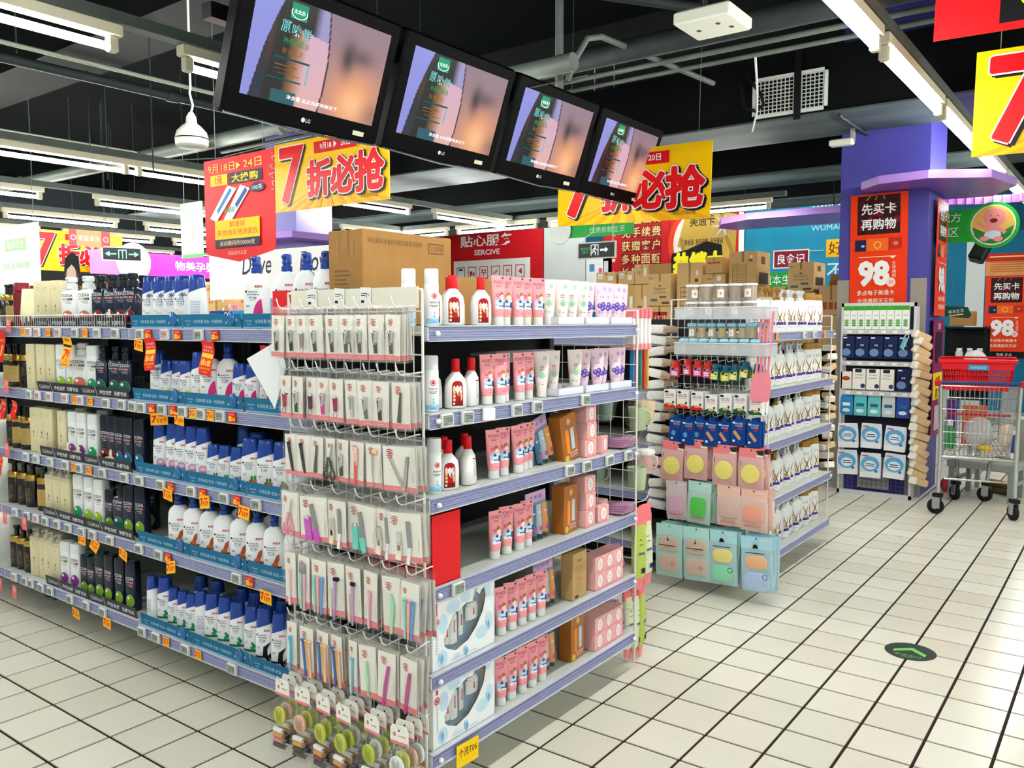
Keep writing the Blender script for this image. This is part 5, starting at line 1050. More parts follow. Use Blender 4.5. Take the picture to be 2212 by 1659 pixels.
for k, (t, x, y, z, d) in enumerate(((s2, -.028, .055, .65, 'bath scrubber bag with lime sponge, pink header'), (s1, .035, .065, .65, 'bath scrubber bag with pale green sponge, upper pair'), (s1, -.03, .10, .35, 'bath scrubber bag in lower row, left one'), (s1, .012, .09, .345, 'bath scrubber bag in lower row, middle one'), (s2, .05, .085, .345, 'bath scrubber bag in lower row, right one'))):
    put(t, (x, y, z), d, 'bath scrubber', 'bath scrubber bags', rz=R(8 * k - 20), ry=R(-4 if k == 1 else 0))
# ================================================================== second wire panel (across the aisle)
g2h = [(.47 - y, z, .1) for z, ys in ((1.19, (.39, .32, .27, .22, .17, .12, .07, .02, -.04)), (1.05, (.41, .34, .26, .19, .11, .04, -.04)), (.91, (.38, .31, .25, .18, .12, .04, -.03)), (.785, (.39, .26, .11, -.026)), (.585, (.37, .24, .08, -.04)), (.355, (.40, .25, .11, -.055))) for y in ys]
wire_panel('wire_rack', (1.09, .47, 0), R(-90), .53, .04, 1.5, 'wire grid panel with cotton pads and plasters across the aisle', 14, 30, r=.0016, hooks=g2h)
# frosted trays
def bin_t(L, h):
    b = MB().box(0, 0, 0, L, .003, h, ACRYL).box(0, .157, 0, L, .16, h, ACRYL).box(0, .003, 0, .003, .157, h, ACRYL).box(L - .003, .003, 0, L, .157, h, ACRYL).box(0, 0, 0, L, .16, .003, ACRYL)
    rim = MB().tube([(0, 0, h), (L, 0, h), (L, .16, h), (0, .16, h), (0, 0, h)], .003, mat('dfe6ee', .3), 5)
    return T('clear_tray', ('tray_body', b.mesh('tray_body')), ('rim', rim.mesh('rim')))
bt_ = bin_t(.47, .058)
put(bt_, (.905, .362, 1.397), 'frosted clear tray of swab tubs, upper one on wire panel', 'tray', rz=R(-90))
put(bt_, (.905, .362, 1.222), 'frosted clear tray of toothpick jars, lower one on wire panel', 'tray', rz=R(-90))
STK = mat('c2ab96', .8, noise=.5, scale=60, stretch=(1, 1, .05)); PICK = mat('d6b87c', .8, noise=.35, scale=80, stretch=(1, 1, .05))
swab = T('swab_tub', ('swabs', MB().lathe([(0, .004), (.030, .004), (.031, .066), (.03, .074), (0, .074)], STK, 16).mesh('swabs', 50)), ('tub', MB().lathe([(.031, 0), (.033, .003), (.034, .078)], FILM_SOFT, 18).mesh('tub', 50)), ('lid', MB().lathe([(.0355, .074), (.0355, .083), (.033, .085), (0, .085)], mat('eef0f2', .35), 20).mesh('lid', 40)),
         ('label_print', (lambda q: (q.rect(-.016, .018, .016, .058, WMAT, 6), logo(q, 0, .038, .012), q.mesh('label_print'))[-1])(MB(wrap([(0, .0345, .0345), (.08, .0345, .0345)], 2)))))
for j in range(2):
    for k in range(5): put(swab, (.985, .30 - k * .074, 1.4005 + j * .0855), 'clear cotton swab tub, %s layer, %s from left' % (('lower', 'upper')[j], ORD[k]), 'tub', 'cotton swab tubs', rz=R(-90 + [0, 40, 200, 20, 180][(k + j) % 5]))
pick = T('toothpick_jar', ('picks', MB().lathe([(0, .003), (.019, .003), (.0195, .052), (0, .052)], PICK, 12).mesh('picks')), ('jar', MB().lathe([(.0205, 0), (.0215, .003), (.0215, .056)], FILM_SOFT, 14).mesh('jar', 50)), ('lid', MB().bev(-.0225, -.0225, .055, .0225, .0225, .077, mat('a4d6ea', .35), .006).mesh('lid', 40)),
         ('label_print', (lambda q: (q.rect(-.012, .012, .012, .044, WMAT, 5), q.strip([(-.004, .035), (.002, .03), (-.002, .02)], .002, TXT), q.mesh('label_print'))[-1])(MB(wrap([(0, .022, .022), (.08, .022, .022)], 2)))))
for k in range(8): put(pick, (.945, .325 - k * .0525, 1.2255), 'toothpick jar with blue lid in lower tray, %s from left' % ORD[k], 'jar', 'toothpick jars in the tray', rz=R(-90 + [0, 180, 170, 20, 200, 0, 190, 10][k]))
for k in range(8): put(pick, (.985, .30 - k * .0525, 1.303), 'toothpick jar with blue lid stacked on top, %s from left' % ORD[k], 'jar', 'stacked toothpick jars', rz=R(-90 + [10, 190, 0, 180, 5, 200, 180, 0][k]))
# hanging little bottles
def hangb(cap, lb):
    b = MB().loft([sup(.021, .013, -.075), sup(.023, .015, -.07), sup(.023, .015, -.03), sup(.016, .012, -.018), sup(.015, .012, -.014)], mat(cap, .3)); c = MB().lathe([(.0165, -.02), (.0165, .004), (.014, .007), (0, .007)], mat(cap, .25), 14)
    q = MB(lambda u, v, e: (u, -.0155 - e, v)); q.rect(-.020, -.072, .020, -.032, mat(lb, .4)).ell(-.008, -.036, .009, .005, NAVY, 8).rect(-.014, -.056, .014, -.048, WHITE).rect(-.014, -.066, .014, -.060, WHITE).ell(.010, -.044, .006, .005, mat('8a5a2c', .4), 8)
    return T('repellent_bottle', ('bottle_body', b.mesh('bottle_body', 50)), ('cap', c.mesh('cap', 40)), ('label_print', q.mesh('label_print')))
hr, hg = hangb('d8342c', 'e06cae'), hangb('14607c', 'd3d12c')
for k, (y, z) in enumerate([(.392, 1.18), (.325, 1.19), (.27, 1.185), (.22, 1.18), (.172, 1.17), (.122, 1.165), (.073, 1.172), (.021, 1.185), (-.042, 1.175)]):
    t, d = (hr, 'red topped mini bottle') if k < 4 else (hg, 'teal topped mini bottle')
    n = k if k < 4 else k - 4
    put(t, (.985, y, z), '%s hanging on wire panel, %s from left, in front' % (d, ORD[n]), 'bottle', d + 's in front', rz=R(-90 + random.uniform(-14, 14)), ry=R(random.uniform(-10, 8)))
    put(t, (1.03, y + .01, z - .004), '%s hanging on wire panel, %s from left, behind' % (d, ORD[n]), 'bottle', d + 's behind', rz=R(-90 + random.uniform(-14, 14)), ry=R(random.uniform(-14, 8)))
# plaster boxes
def band(c):
    def dr(q):
        q.ell(-.018, .082, .011, .006, NAVY, 10).text('创口贴', .0, .058, .016, mat('2a2a2a', .5) if c == GREEN else mat('8c2a2a', .5), fat=.005, wide=.046).rect(-.022, .05, .02, .0525, mat('e08a8a', .5))
        q.pol([(-.032, .0), (.032, .0), (.032, .008), (.012, .02), (-.014, .024), (-.032, .016)], c).ell(.0, .018, .014, .007, mat('d8a878', .5), 10).ell(.018, .028, .006, .008, mat('5a3a2c', .5), 8).ell(.022, .038, .005, .005, mat('efe0d0', .5), 8)
    return carton(.064, .034, .092, WMAT, 'plaster_box', dr)
br, bg = band(mat('d4281c', .4)), band(mat('1c5c2c', .4))
for k, (y, z) in enumerate([(.415, .945), (.342, .944), (.264, .94), (.189, .928), (.113, .937), (.039, .939), (-.042, .935)]):
    t, d, n = (br, 'white plaster box with red base', k) if k < 3 else (bg, 'white plaster box with green base', k - 3)
    put(t, (.985, y, z), '%s on wire panel, %s from left, in front' % (d, ORD[n]), 'box', d, rz=R(-90 + random.uniform(-6, 6)))
    put(t, (1.025, y - .004, z), '%s on wire panel, %s from left, second in line' % (d, ORD[n]), 'box', d, rz=R(-90))
# blue plaster packets
def bluep(strip):
    b = MB().bev(-.036, -.004, -.125, .036, .004, 0, mat('14408c', .35), .002); b.fn = flat(-.004)
    b.text('WOUND', .006, -.022, .009, WHITE, wide=.04).text('PLASTER', .006, -.033, .007, WHITE, wide=.036).rect(.0, -.045, .022, -.038, RED).ell(-.02, -.014, .008, .005, WHITE, 10)
    if strip: b.strip([(-.02, -.055), (.012, -.095)], .016, mat('d89a64', .5))
    else: b.ell(-.012, -.075, .012, .014, mat('5c9cc8', .3), 10)
    b.rect(-.026, -.108, -.014, -.098, WHITE)
    return T('plaster_packet', ('packet_body', b.mesh('packet_body')), ('hang_tab', MB().box(-.012, -.001, 0, .012, .001, .018, mat('14408c', .35)).mesh('hang_tab')))
b0, b1 = bluep(False), bluep(True)
for k, (y, z) in enumerate([(.383, .89), (.311, .885), (.255, .89), (.186, .888), (.122, .888), (.046, .905), (-.03, .90)]):
    put(b1 if k > 2 else b0, (.98 - .01 * (k % 2), y, z), 'blue wound plaster packet on wire panel, %s from left, in front' % ORD[k], 'packet', 'blue plaster packets in front', rz=R(-90), ry=R(random.uniform(-3, 3)))
    for b in range(2): put(b1 if k > 2 else b0, (1.0 + .022 * b, y - .004, z), 'blue wound plaster packet on %s hook from left, %s from front' % (ORD[k], ORD[b + 1]), 'packet', 'blue plaster packets behind, hook %d' % k, rz=R(-90), ry=R(random.uniform(-3, 3)))
# bags of puffs and sponges
def bag(w_, h, header, film_c, body, shapes, dark=False):
    p = MB().loft([sup(w_ / 2, .001, -h, 16, 10), sup(w_ / 2, .012, -h * .85, 16, 8), sup(w_ / 2, .012, -h * .35, 16, 8), sup(w_ / 2 * .98, .002, -h * .22, 16, 10)], tinted(film_c, body))
    hd = MB().box(-w_ / 2, -.002, -h * .24, w_ / 2, .002, 0, mat(header, .4)); hd.fn = flat(-.002); hd.ell(0, -.010, .004, .004, BLACK, 8)
    if dark: hd.pol([(w_ * .18, -h * .05), (w_ * .5, -h * .02), (w_ * .5, -h * .2), (w_ * .3, -h * .18)], mat('3a2a2c', .5)).rect(w_ * .2, -h * .2, w_ * .48, -h * .15, WHITE)
    else: hd.rect(w_ * .1, -.02, w_ * .4, -.014, mat('e8f0ee', .5))
    ps = [('header', hd.mesh('header')), ('bag', p.mesh('bag', 60))]
    for (u, v, ru, rv, c, e) in shapes:
        s_ = MB().loft([[(x + u, -.004 - .006, z + v) for x, _, z in [(a, 0, b) for a, b, _ in sup(ru, rv, 0, 20, e)]], [(x + u, -.0165, z + v) for x, z in [(a * .97, b * .97) for a, b, _ in sup(ru, rv, 0, 20, e)]], [(x + u, -.018, z + v) for x, z in [(a * .85, b * .85) for a, b, _ in sup(ru, rv, 0, 20, e)]]], mat(c, .85, bump=.4, scale=120))
        ps.append(('sponge', s_.mesh('sponge', 60)))
    return ps
def lower_print(w_, h, kind):
    q = MB(lambda u, v, e: (u, -.0185 - e, v))
    if kind == 'puff': q.ring(-w_ * .25, -h * .88, .008, .010, mat('e88a7c', .5), 12).ring(w_ * .25, -h * .9, .009, .011, mat('e88a7c', .5), 12).strip([(-w_ * .38, -h * .3), (-w_ * .38, -h * .42)], .004, mat('9c3a44', .5))
    elif kind == 'leaf':
        for k in range(5): q.pol([(-.004, -h * .30), (.004, -h * .30), (.012 * math.cos(k * .75), -h * .30 + .014 * math.sin(k * .75))], BLACK)
        q.rect(-w_ * .34, -h * .40, w_ * .3, -h * .385, TXT).rect(-w_ * .14, -h * .43, w_ * .1, -h * .415, ORANGE).ring(w_ * .18, -h * .74, .0085, .0105, BLACK, 14).ring(w_ * .0, -h * .73, .0085, .0105, ORANGE, 14).rect(-.002, -h * .30, .002, -h * .22, BLACK)
    elif kind == 'rings': q.ring(w_ * .28, -h * .7, .011, .0135, BLACK, 16).ring(w_ * .25, -h * .82, .010, .0125, mat('d8b878', .5), 16).ell(0, -h * .16, .012, .010, BLACK, 9).ell(-.008, -h * .19, .006, .004, BLACK, 7).ell(.010, -h * .185, .006, .004, BLACK, 7).rect(-w_ * .32, -h * .29, w_ * .3, -h * .275, TXT)
    else: q.rect(-w_ * .3, -h * .9, w_ * .3, -h * .86, mat('d08a84', .5)).rect(-w_ * .38, -h * .78, w_ * .38, -h * .772, mat('d08a84', .5))
    return ('label_print', q.mesh('label_print'))
puff = T('puff_bag', *bag(.125, .205, 'f48a8c', 'fbd0cc', .62, [(0, -.125, .047, .047, 'efe07a', 2)], True), lower_print(.125, .205, 'puff'))
mids = [('mauve', T('sponge_bag', *bag(.115, .20, 'd8cccc', 'ece0de', .65, [(0, -.12, .042, .05, 'd8acc4', 5)]), lower_print(.115, .20, 'x'))), ('green', T('sponge_bag', *bag(.125, .215, 'bfe8e0', 'd4f0ea', .65, [(0, -.13, .042, .052, '5cc85c', 5)]), lower_print(.125, .215, 'x'))), ('grey pink', T('sponge_bag', *bag(.125, .205, 'fac8b8', 'fbdcd2', .7, [(0, -.12, .05, .042, 'd8b8ac', 4)]), lower_print(.125, .205, 'x'))), ('peach', T('sponge_bag', *bag(.135, .205, 'fac8b6', 'fbdcd0', .7, [(0, -.12, .05, .045, 'f2a894', 3)]), lower_print(.135, .205, 'x')))]
bots = [('beige leaf', T('pad_bag', *bag(.15, .275, 'bff0ea', 'd2f4f0', .7, [(0, -.10, .056, .038, 'd6bfae', 4), (0, -.20, .056, .045, 'd6bfae', 4)]), lower_print(.15, .275, 'leaf'))), ('second beige leaf', T('pad_bag', *bag(.145, .275, 'bff0ea', 'd2f4f0', .7, [(0, -.10, .056, .038, 'd6bfae', 4), (0, -.20, .056, .045, 'd6bfae', 4)]), lower_print(.145, .275, 'leaf'))), ('yellow and mint', T('pad_bag', *bag(.145, .275, 'b4e8f0', 'ccf0f4', .65, [(0, -.125, .052, .034, 'f2e28c', 3), (0, -.215, .056, .042, '8fe0b8', 3)]), lower_print(.145, .275, 'rings'))), ('peach and blue', T('pad_bag', *bag(.155, .275, 'b4e4f4', 'ccecf6', .65, [(0, -.125, .056, .034, 'f4bf94', 3), (0, -.22, .064, .046, 'b4cdf0', 3)]), lower_print(.155, .275, 'rings')))]
for k, (y, z) in enumerate([(.39, .77), (.265, .79), (.113, .775), (-.022, .77)]):
    put(puff, (.975, y, z), 'pink bag with yellow powder puff, %s from left, frontmost' % ORD[k], 'bag', 'powder puff bags in front', rz=R(-90), ry=R(random.uniform(-4, 4)))
    for b in range(2): put(puff, (1.01 + b * .03, y - .012, z), 'pink powder puff bag on %s hook from left, %s from front' % (ORD[k], ORD[b + 1]), 'bag', 'powder puff bags behind, hook %d' % k, rz=R(-90), ry=R(random.uniform(-5, 2)))
for k, (y, z) in enumerate([(.374, .565), (.242, .575), (.088, .575), (-.038, .57)]):
    put(mids[k][1], (.975, y, z), '%s sponge in a clear bag, frontmost on its hook' % mids[k][0], 'bag', rz=R(-90), ry=R(random.uniform(-4, 4)))
    for b in range(2): put(mids[k][1], (1.01 + b * .03, y - .012, z), '%s sponge bag, %s from front on its hook' % (mids[k][0], ORD[b + 1]), 'bag', mids[k][0] + ' sponge bags behind', rz=R(-90), ry=R(random.uniform(-4, 4)))
for k, (y, z) in enumerate([(.405, .335), (.255, .34), (.113, .345), (-.058, .34)]):
    put(bots[k][1], (.965, y, z), '%s pad set in an aqua bag, frontmost on hook' % bots[k][0], 'bag', rz=R(-90), ry=R(random.uniform(-4, 4)))
    for b in range(3): put(bots[k][1], (1.0 + b * .025, y - .012, z), '%s aqua pad bag, %s from front on its hook' % (bots[k][0], ORD[b + 1]), 'bag', bots[k][0] + ' pad bags behind', rz=R(-90), ry=R(random.uniform(-4, 4)))
# cotton bundles in a chain, wooden sticks showing at their ends
cot = T('cotton_bundle', ('wrapper', MB().loft([sup(.05, .030, -.022, 16, 3), sup(.058, .036, 0, 16, 3), sup(.05, .030, .022, 16, 3)], mat('e6e4de', .4, bump=.4, scale=60)).mesh('wrapper', 60)), ('sticks', MB().bev(.035, -.026, -.017, .105, .026, .017, mat('b09a80', .8, noise=.5, scale=90, stretch=(.05, 1, 1)), .004).mesh('sticks')), ('red_seal', MB().lathe([(0, 0), (.011, 0), (.011, .002), (0, .002)], RED, 12, (.085, 0, .017)).mesh('red_seal')))
for k in range(17):
    put(cot, (1.065 + .01 * (k % 2), .535 - .012 * (k > 10), 1.345 - k * .0585), 'cotton swab bundle in the hanging chain, %s from top' % ORD[k], 'bundle', 'hanging cotton swab bundles', rz=R(-90 + 15 * math.sin(k * 1.3)), rx=R(-8), ry=R(9 * math.sin(k * 2.1)))
# pink long handled body scrubbers
lad = MB().loft([[(x, y, z) for x, y, z in ((-w1, -.002, z), (w1, -.002, z), (w1, .002, z), (-w1, .002, z))] for z, w1 in ((-.435, .009), (-.425, .016), (-.39, .021), (-.34, .019), (-.30, .009), (-.28, .005), (-.05, .0055), (0, .006))], mat('ee8c9c', .35)).mesh('body_scrubber', 30)
for k in range(4): single('body_scrubber', lad, (.955 + k * .006, -.068 - k * .0165, 1.435), 'pink long handled body scrubber, %s from front' % ORD[k], 'scrubber', 'pink body scrubbers', rz=R(-78), ry=R(4))

# ---- white and gold bottles
LUXW = mat('eef0ee', .3, coat=.2); LGOLD = mat('94691c', .4); VIO = mat('4a2a8c', .4)
def lux(h, w_, pump):
    hw, hd = w_ / 2, w_ * .3; tp = .74 if pump else .84
    prof = [(0, hw * .9, hd * .9), (h * .02, hw, hd), (h * (tp - .16), hw, hd), (h * (tp - .06), hw * .82, hd * .85), (h * tp, hw * .4, hd * .55)] if pump else [(0, hw * .9, hd * .9), (h * .02, hw, hd), (h * .6, hw, hd), (h * tp, hw * .88, hd * .9)]
    q = MB(wrap(prof, 2.6))
    if pump: q.text('LUX', 0, h * .26, h * .2, LGOLD, wide=hw * .5) if False else [q.text(c, -hw * .35, h * (.46 - i * .10), h * .08, LGOLD, fat=.02) for i, c in enumerate('LUX')]
    q.strip([(-hw * .55, h * .66 * tp), (hw * .1, h * .42 * tp), (hw * .6, h * .22 * tp)], [hw * .05, hw * .22, hw * .05], LGOLD).strip([(hw * .62, h * .72 * tp), (hw * .05, h * .42 * tp), (-hw * .5, h * .16 * tp)], [hw * .05, hw * .24, hw * .05], LGOLD)
    if not pump: q.text('LUX', 0, h * .62, h * .06, LGOLD, wide=hw * .9)
    q.rect(-hw * .5, h * .16, hw * .75, h * .225, VIO, 5).rect(-hw * .3, h * .10, hw * .3, h * .108, mat('8a8a94', .5), 2)
    c = MB()
    if pump: c.lathe([(hw * .42, h * .735), (hw * .42, h * .80), (hw * .2, h * .81), (hw * .2, h * .90), (hw * .4, h * .91), (hw * .4, h * .98), (0, h)], LGOLD if pump == 1 else mat('d8dada', .3), 12).bev(-hw * .12, -hd * 1.2, h * .93, hw * .12, 0, h * .975, LGOLD if pump == 1 else mat('d8dada', .3), .003)
    else: c.loft([sup(hw * .9, hd * .92, h * .83), sup(hw * .86, hd * .88, h * .98), sup(hw * .75, hd * .75, h)], LGOLD)
    return T('shampoo_bottle', ('bottle_body', body_of(prof, LUXW).mesh('bottle_body', 50)), ('cap', c.mesh('cap', 40)), ('label_print', q.mesh('label_print')))
LX = [lux(.235, .078, 1), lux(.235, .076, 2), lux(.22, .082, 0)]
LD = ['white bottle with gold pump', 'white bottle with silver pump', 'white bottle with gold flat cap']
for tier, z in enumerate(G2_TOPS):
    cnt = [0, 0, 0]
    for k in range(13):
        i = 0 if k < 5 else (1 if k < 10 else 2)
        put(LX[i], (1.215 + k * .088, .075 + .012 * (k % 2), z), '%s, %s shelf across the aisle, %s such from left' % (LD[i], TIER[tier], ORD[cnt[i]]), 'bottle', '%s, %s shelf across the aisle' % (LD[i], TIER[tier]), rz=R(-28 + random.uniform(-10, 10))); cnt[i] += 1
wire_panel('wire_rack', (2.40, .02, 0), R(90), .42, .1, 1.42, 'wire grid panel at far end of the white bottle shelving', 6, 20, r=.0018)
tan = T('loofah_bundle', ('sponge', MB().bev(-.045, -.03, -.018, .045, .03, .018, mat('d4b48c', .85, bump=.6, scale=70), .006).mesh('sponge')), ('wrap_end', MB().bev(-.05, -.031, -.019, -.03, .031, .019, mat('efe8dc', .4), .004).mesh('wrap_end')))
for k in range(13): put(tan, (2.47, .05, 1.22 - k * .062), 'tan loofah bundle in the chain by white bottles, %s from top' % ORD[k], 'bundle', 'loofah bundles by the white bottles', rz=R(40 * math.sin(k * 1.7)), ry=R(18 * math.sin(k * 2.3)))

# ================================================================== mask rack before the column
rk = lab(link('display_rack', None, None, (4.03, .41, 0), (0, 0, R(-90))), 'white metal display rack of masks before the purple column', 'rack')
RW = mat('cfd2d4', .4); fr = MB()
for x in (0, .535): fr.box(x, 0, 0, x + .018, .03, 1.53, RW); fr.box(x, .10, 0, x + .018, .12, 1.5, RW)
fr.box(0, 0, .0, .553, .03, .03, RW).box(0, 0, 1.50, .553, .02, 1.53, RW)
link('frame', fr.mesh('frame'), rk)
link('back_panel', MB().box(.02, .105, .30, .535, .11, 1.5, mat('26243a', .6)).mesh('back_panel'), rk)
gr = MB()
for k in range(1, 14): gr.rod((.018 + k * .037, .1, .03), (.018 + k * .037, .1, .34), .0018, mat('6a6a9c', .5), 4)
for k in range(9): gr.rod((.02, .098, .04 + k * .035), (.535, .098, .04 + k * .035), .0018, mat('6a6a9c', .5), 4)
link('wire_grid', gr.mesh('wire_grid'), rk)
link('grey_card', MB().box(.13, .102, .04, .37, .104, .30, mat('aaa59c', .6)).mesh('grey_card'), rk)
for k, z in enumerate((1.315, 1.065, .83)):
    s_ = link('shelf_board', MB().box(.018, -.01, z, .535, .1, z + .006, RW).box(.018, -.014, z - .03, .535, -.009, z + .006, mat('c4c6c8', .4)).mesh('shelf_board'), rk)
    for j in range(6): link('price_tag', MB().box(-.018, -.002, -.010, .018, 0, .010, WMAT).mesh('price_tag'), s_, (.07 + j * .085, -.015, z - .012))
def rbox(w_, h, c, draw, d=.03): return carton(w_, d, h, mat(c, .35), 'mask_box', draw)
ga = rbox(.052, .185, 'eef0ec', lambda q: (q.rect(-.026, .15, .026, .185, mat('3c9c2c', .4)), [q.ell(0, .03 + i * .014, .018, .006, mat('4a9c3c', .4), 8) for i in range(4)], q.rect(-.015, .11, .015, .113, TXT)))
for k in range(9): put(ga, (4.045, .369 - k * .0545, 1.322), 'green and white aloe box on rack top, %s from left' % ORD[k], 'box', 'aloe boxes on the rack', rz=R(-90))
nv = rbox(.098, .175, '1a2450', lambda q: (q.rect(-.03, .09, .03, .115, mat('0e1430', .4)), q.text('面膜', 0, .095, .014, WHITE), q.ell(-.015, .045, .035, .03, mat('6a86b4', .5)), q.rect(-.04, .155, -.01, .165, WHITE)))
for k in range(5): put(nv, (4.045, .352 - k * .1055, 1.095), 'navy mask box on second rack row, %s from left' % ORD[k], 'box', 'navy mask boxes', rz=R(-90))
wb = rbox(.098, .165, 'eeeae2', lambda q: (q.rect(-.03, .135, .02, .163, mat('1c2a34', .5)), q.text('红豆薏米', 0, .11, .012, TXT, wide=.06), q.ell(.03, .03, .018, .018, mat('2a3a6c', .5)), q.rect(-.035, .09, .03, .093, TXT)))
bd = rbox(.085, .14, 'e9e2d8', lambda q: q.ell(0, .085, .032, .018, mat('9c4a24', .4)))
put(bd, (4.045, .362, .845), 'cream box with red date print, third rack row', 'box', rz=R(-90))
for k in range(3): put(wb, (4.04, .262 - k * .105, .845), 'white mask box on third rack row, %s from left' % ORD[k], 'box', 'white mask boxes', rz=R(-90))
put(nv, (4.045, -.065, .845), 'navy mask box at right end of third rack row', 'box', rz=R(-90))
for k, (c, d) in enumerate((('2a86c4', 'bright blue'), ('5cbcc8', 'aqua'), ('6cc4c8', 'pale aqua'), ('c4ccd0', 'silver'), ('2a4aa8', 'royal blue'))):
    b = MB().loft([sup(.048, .002, 0, 16, 10), sup(.049, .012, .03, 16, 8), sup(.048, .010, .12, 16, 8), sup(.046, .002, .17, 16, 10)], mat(c, .2, coat=.4, bump=.4, scale=25)); b.fn = lambda u, v, e: (u, -.0125 - e, v); b.rect(-.028, .075, .03, .1, WHITE if k == 0 else mat('1c6c84', .4)).ell(.0, .04, .03, .015, mat('d8eaf0', .3))
    single('mask_pouch', b.mesh('mask_pouch', 60), (4.035, .352 - k * .105, .635), '%s mask pouch hanging on fourth rack row' % d, 'pouch', 'mask pouches', rz=R(-90))
wp = MB().loft([sup(.078, .003, 0, 16, 8), sup(.08, .02, .03, 16, 7), sup(.079, .018, .14, 16, 7), sup(.074, .002, .195, 16, 10)], mat('dfe8f0', .3, coat=.2)); wp.fn = lambda u, v, e: (u, -.0205 - e, v)
wp.ell(0, .11, .07, .06, mat('5fa8dc', .4), 18).ell(.0, .10, .045, .036, mat('e8f2fa', .4), 16).rect(-.03, .105, .03, .112, TXT).rect(-.036, .09, .036, .096, TXT).rect(-.06, .168, -.015, .178, mat('d8506c', .4)).rect(-.075, .0, .075, .045, mat('eef2f4', .4), 6).ell(.045, .055, .012, .012, mat('3a7cc4', .4), 10)
wp = wp.mesh('towel_pack', 60)
for r_, z in ((0, .375), (1, .15)):
    for k in range(3): single('towel_pack', wp, (4.02, .325 - k * .172, z + .01 * ((k + r_) % 2)), 'white and blue towel pack on rack, %s row, %s from left' % (('upper', 'lowest')[r_], ORD[k]), 'packet', 'white and blue towel packs', rz=R(-90), ry=R(3 * (k - 1)))
bru = T('nail_brush', ('bristles', MB().bev(-.012, -.012, -.12, .012, .012, -.03, mat('5cbcc4', .6, bump=.6, scale=80), .003).mesh('bristles')), ('handle', MB().tube([(.014, 0, -.125), (.016, 0, -.02), (.006, 0, .0), (-.008, 0, -.012), (-.012, 0, -.03)], .004, WHITE, 6).mesh('handle', 60)))
put(bru, (4.0, -.09, 1.29), 'aqua brush with white handle hanging on the rack', 'brush', rz=R(-90), ry=R(20))
for k in range(20): put(tan, (3.99, -.195 - .012 * (k % 2), 1.27 - k * .0585), 'tan sponge bundle in the chain right of rack, %s from top' % ORD[k], 'bundle', 'sponge bundles beside the rack', rz=R(-60 + 18 * math.sin(k * 1.7)), ry=R(24 + 8 * math.sin(k * .9)), sc_=(1.35, 1.1, 1.5))
# ================================================================== hanging screens
def scr(h, s): return mat(h, .25, em=s)
def blend_screen(c_list, fn_pts):
    pass
SCRM = bpy.data.materials.new('screen_picture'); SCRM.use_nodes = True
_nt = SCRM.node_tree; _b = _nt.nodes['Principled BSDF']
_b.inputs['Base Color'].default_value = (.01, .01, .01, 1); _b.inputs['Roughness'].default_value = .2
_at = _nt.nodes.new('ShaderNodeAttribute'); _at.attribute_name = 'picture'
_nt.links.new(_at.outputs['Color'], _b.inputs['Emission Color']); _b.inputs['Emission Strength'].default_value = 1.0
def picture(u, v):
    """the advert on the screen: dark bottle at left, warm blurred face at right; u, v in 0..1"""
    def L(h): return Vector(lin(h)[:3])
    def g(cx, cy, sx, sy): return math.exp(-((u - cx) / sx) ** 2 - ((v - cy) / sy) ** 2)
    edge = .565 - .10 * max(0, (v - .45)) ** 1.2 - .06 * max(0, .25 - v)
    if u > edge:
        c = L('8f7686'); c = c.lerp(L('b58a84'), max(0, min(1, (1 - v) * 1.1)) * .7)
        c = c.lerp(L('f2a06a'), min(1, 1.0 * g(.80, .22, .22, .34))); c = c.lerp(L('ffc896'), .8 * g(.80, .16, .10, .16))
        c = c.lerp(L('2a2830'), .92 * g(.70, .62, .055, .17)); c = c.lerp(L('3c3640'), .7 * g(.80, .66, .12, .10)); c = c.lerp(L('5a4850'), .5 * g(.98, .1, .1, .15))
        return c
    if u < .05 + .10 * v + .10 * max(0, v - .45) ** 1.5: return L('8c90dc')
    c = L('05050a')
    if u < .13 + .06 * v: c = c.lerp(L('2a3458'), .7 * max(0, .6 - v)).lerp(L('5a2c1c'), .5 * g(.14, .6, .03, .2))
    top = .74 - .25 * max(0, u - .36)
    if v < top and u > .26: c = c.lerp(L('a8744a'), max(0, min(1, (u - .26) / .08)))
    if v < top and u > .33: c = c.lerp(L('d8acc0').lerp(L('e8b49c'), max(0, .6 - v)), max(0, min(1, (u - .33) / .07)))
    if v >= top and u > .41: c = c.lerp(L('9c94c4'), max(0, min(1, (u - .41) / .06)))
    if v < .13 and .2 < u < .37: c = L('0c5664')
    if u > edge - .012: c = L('2a2430')
    return c
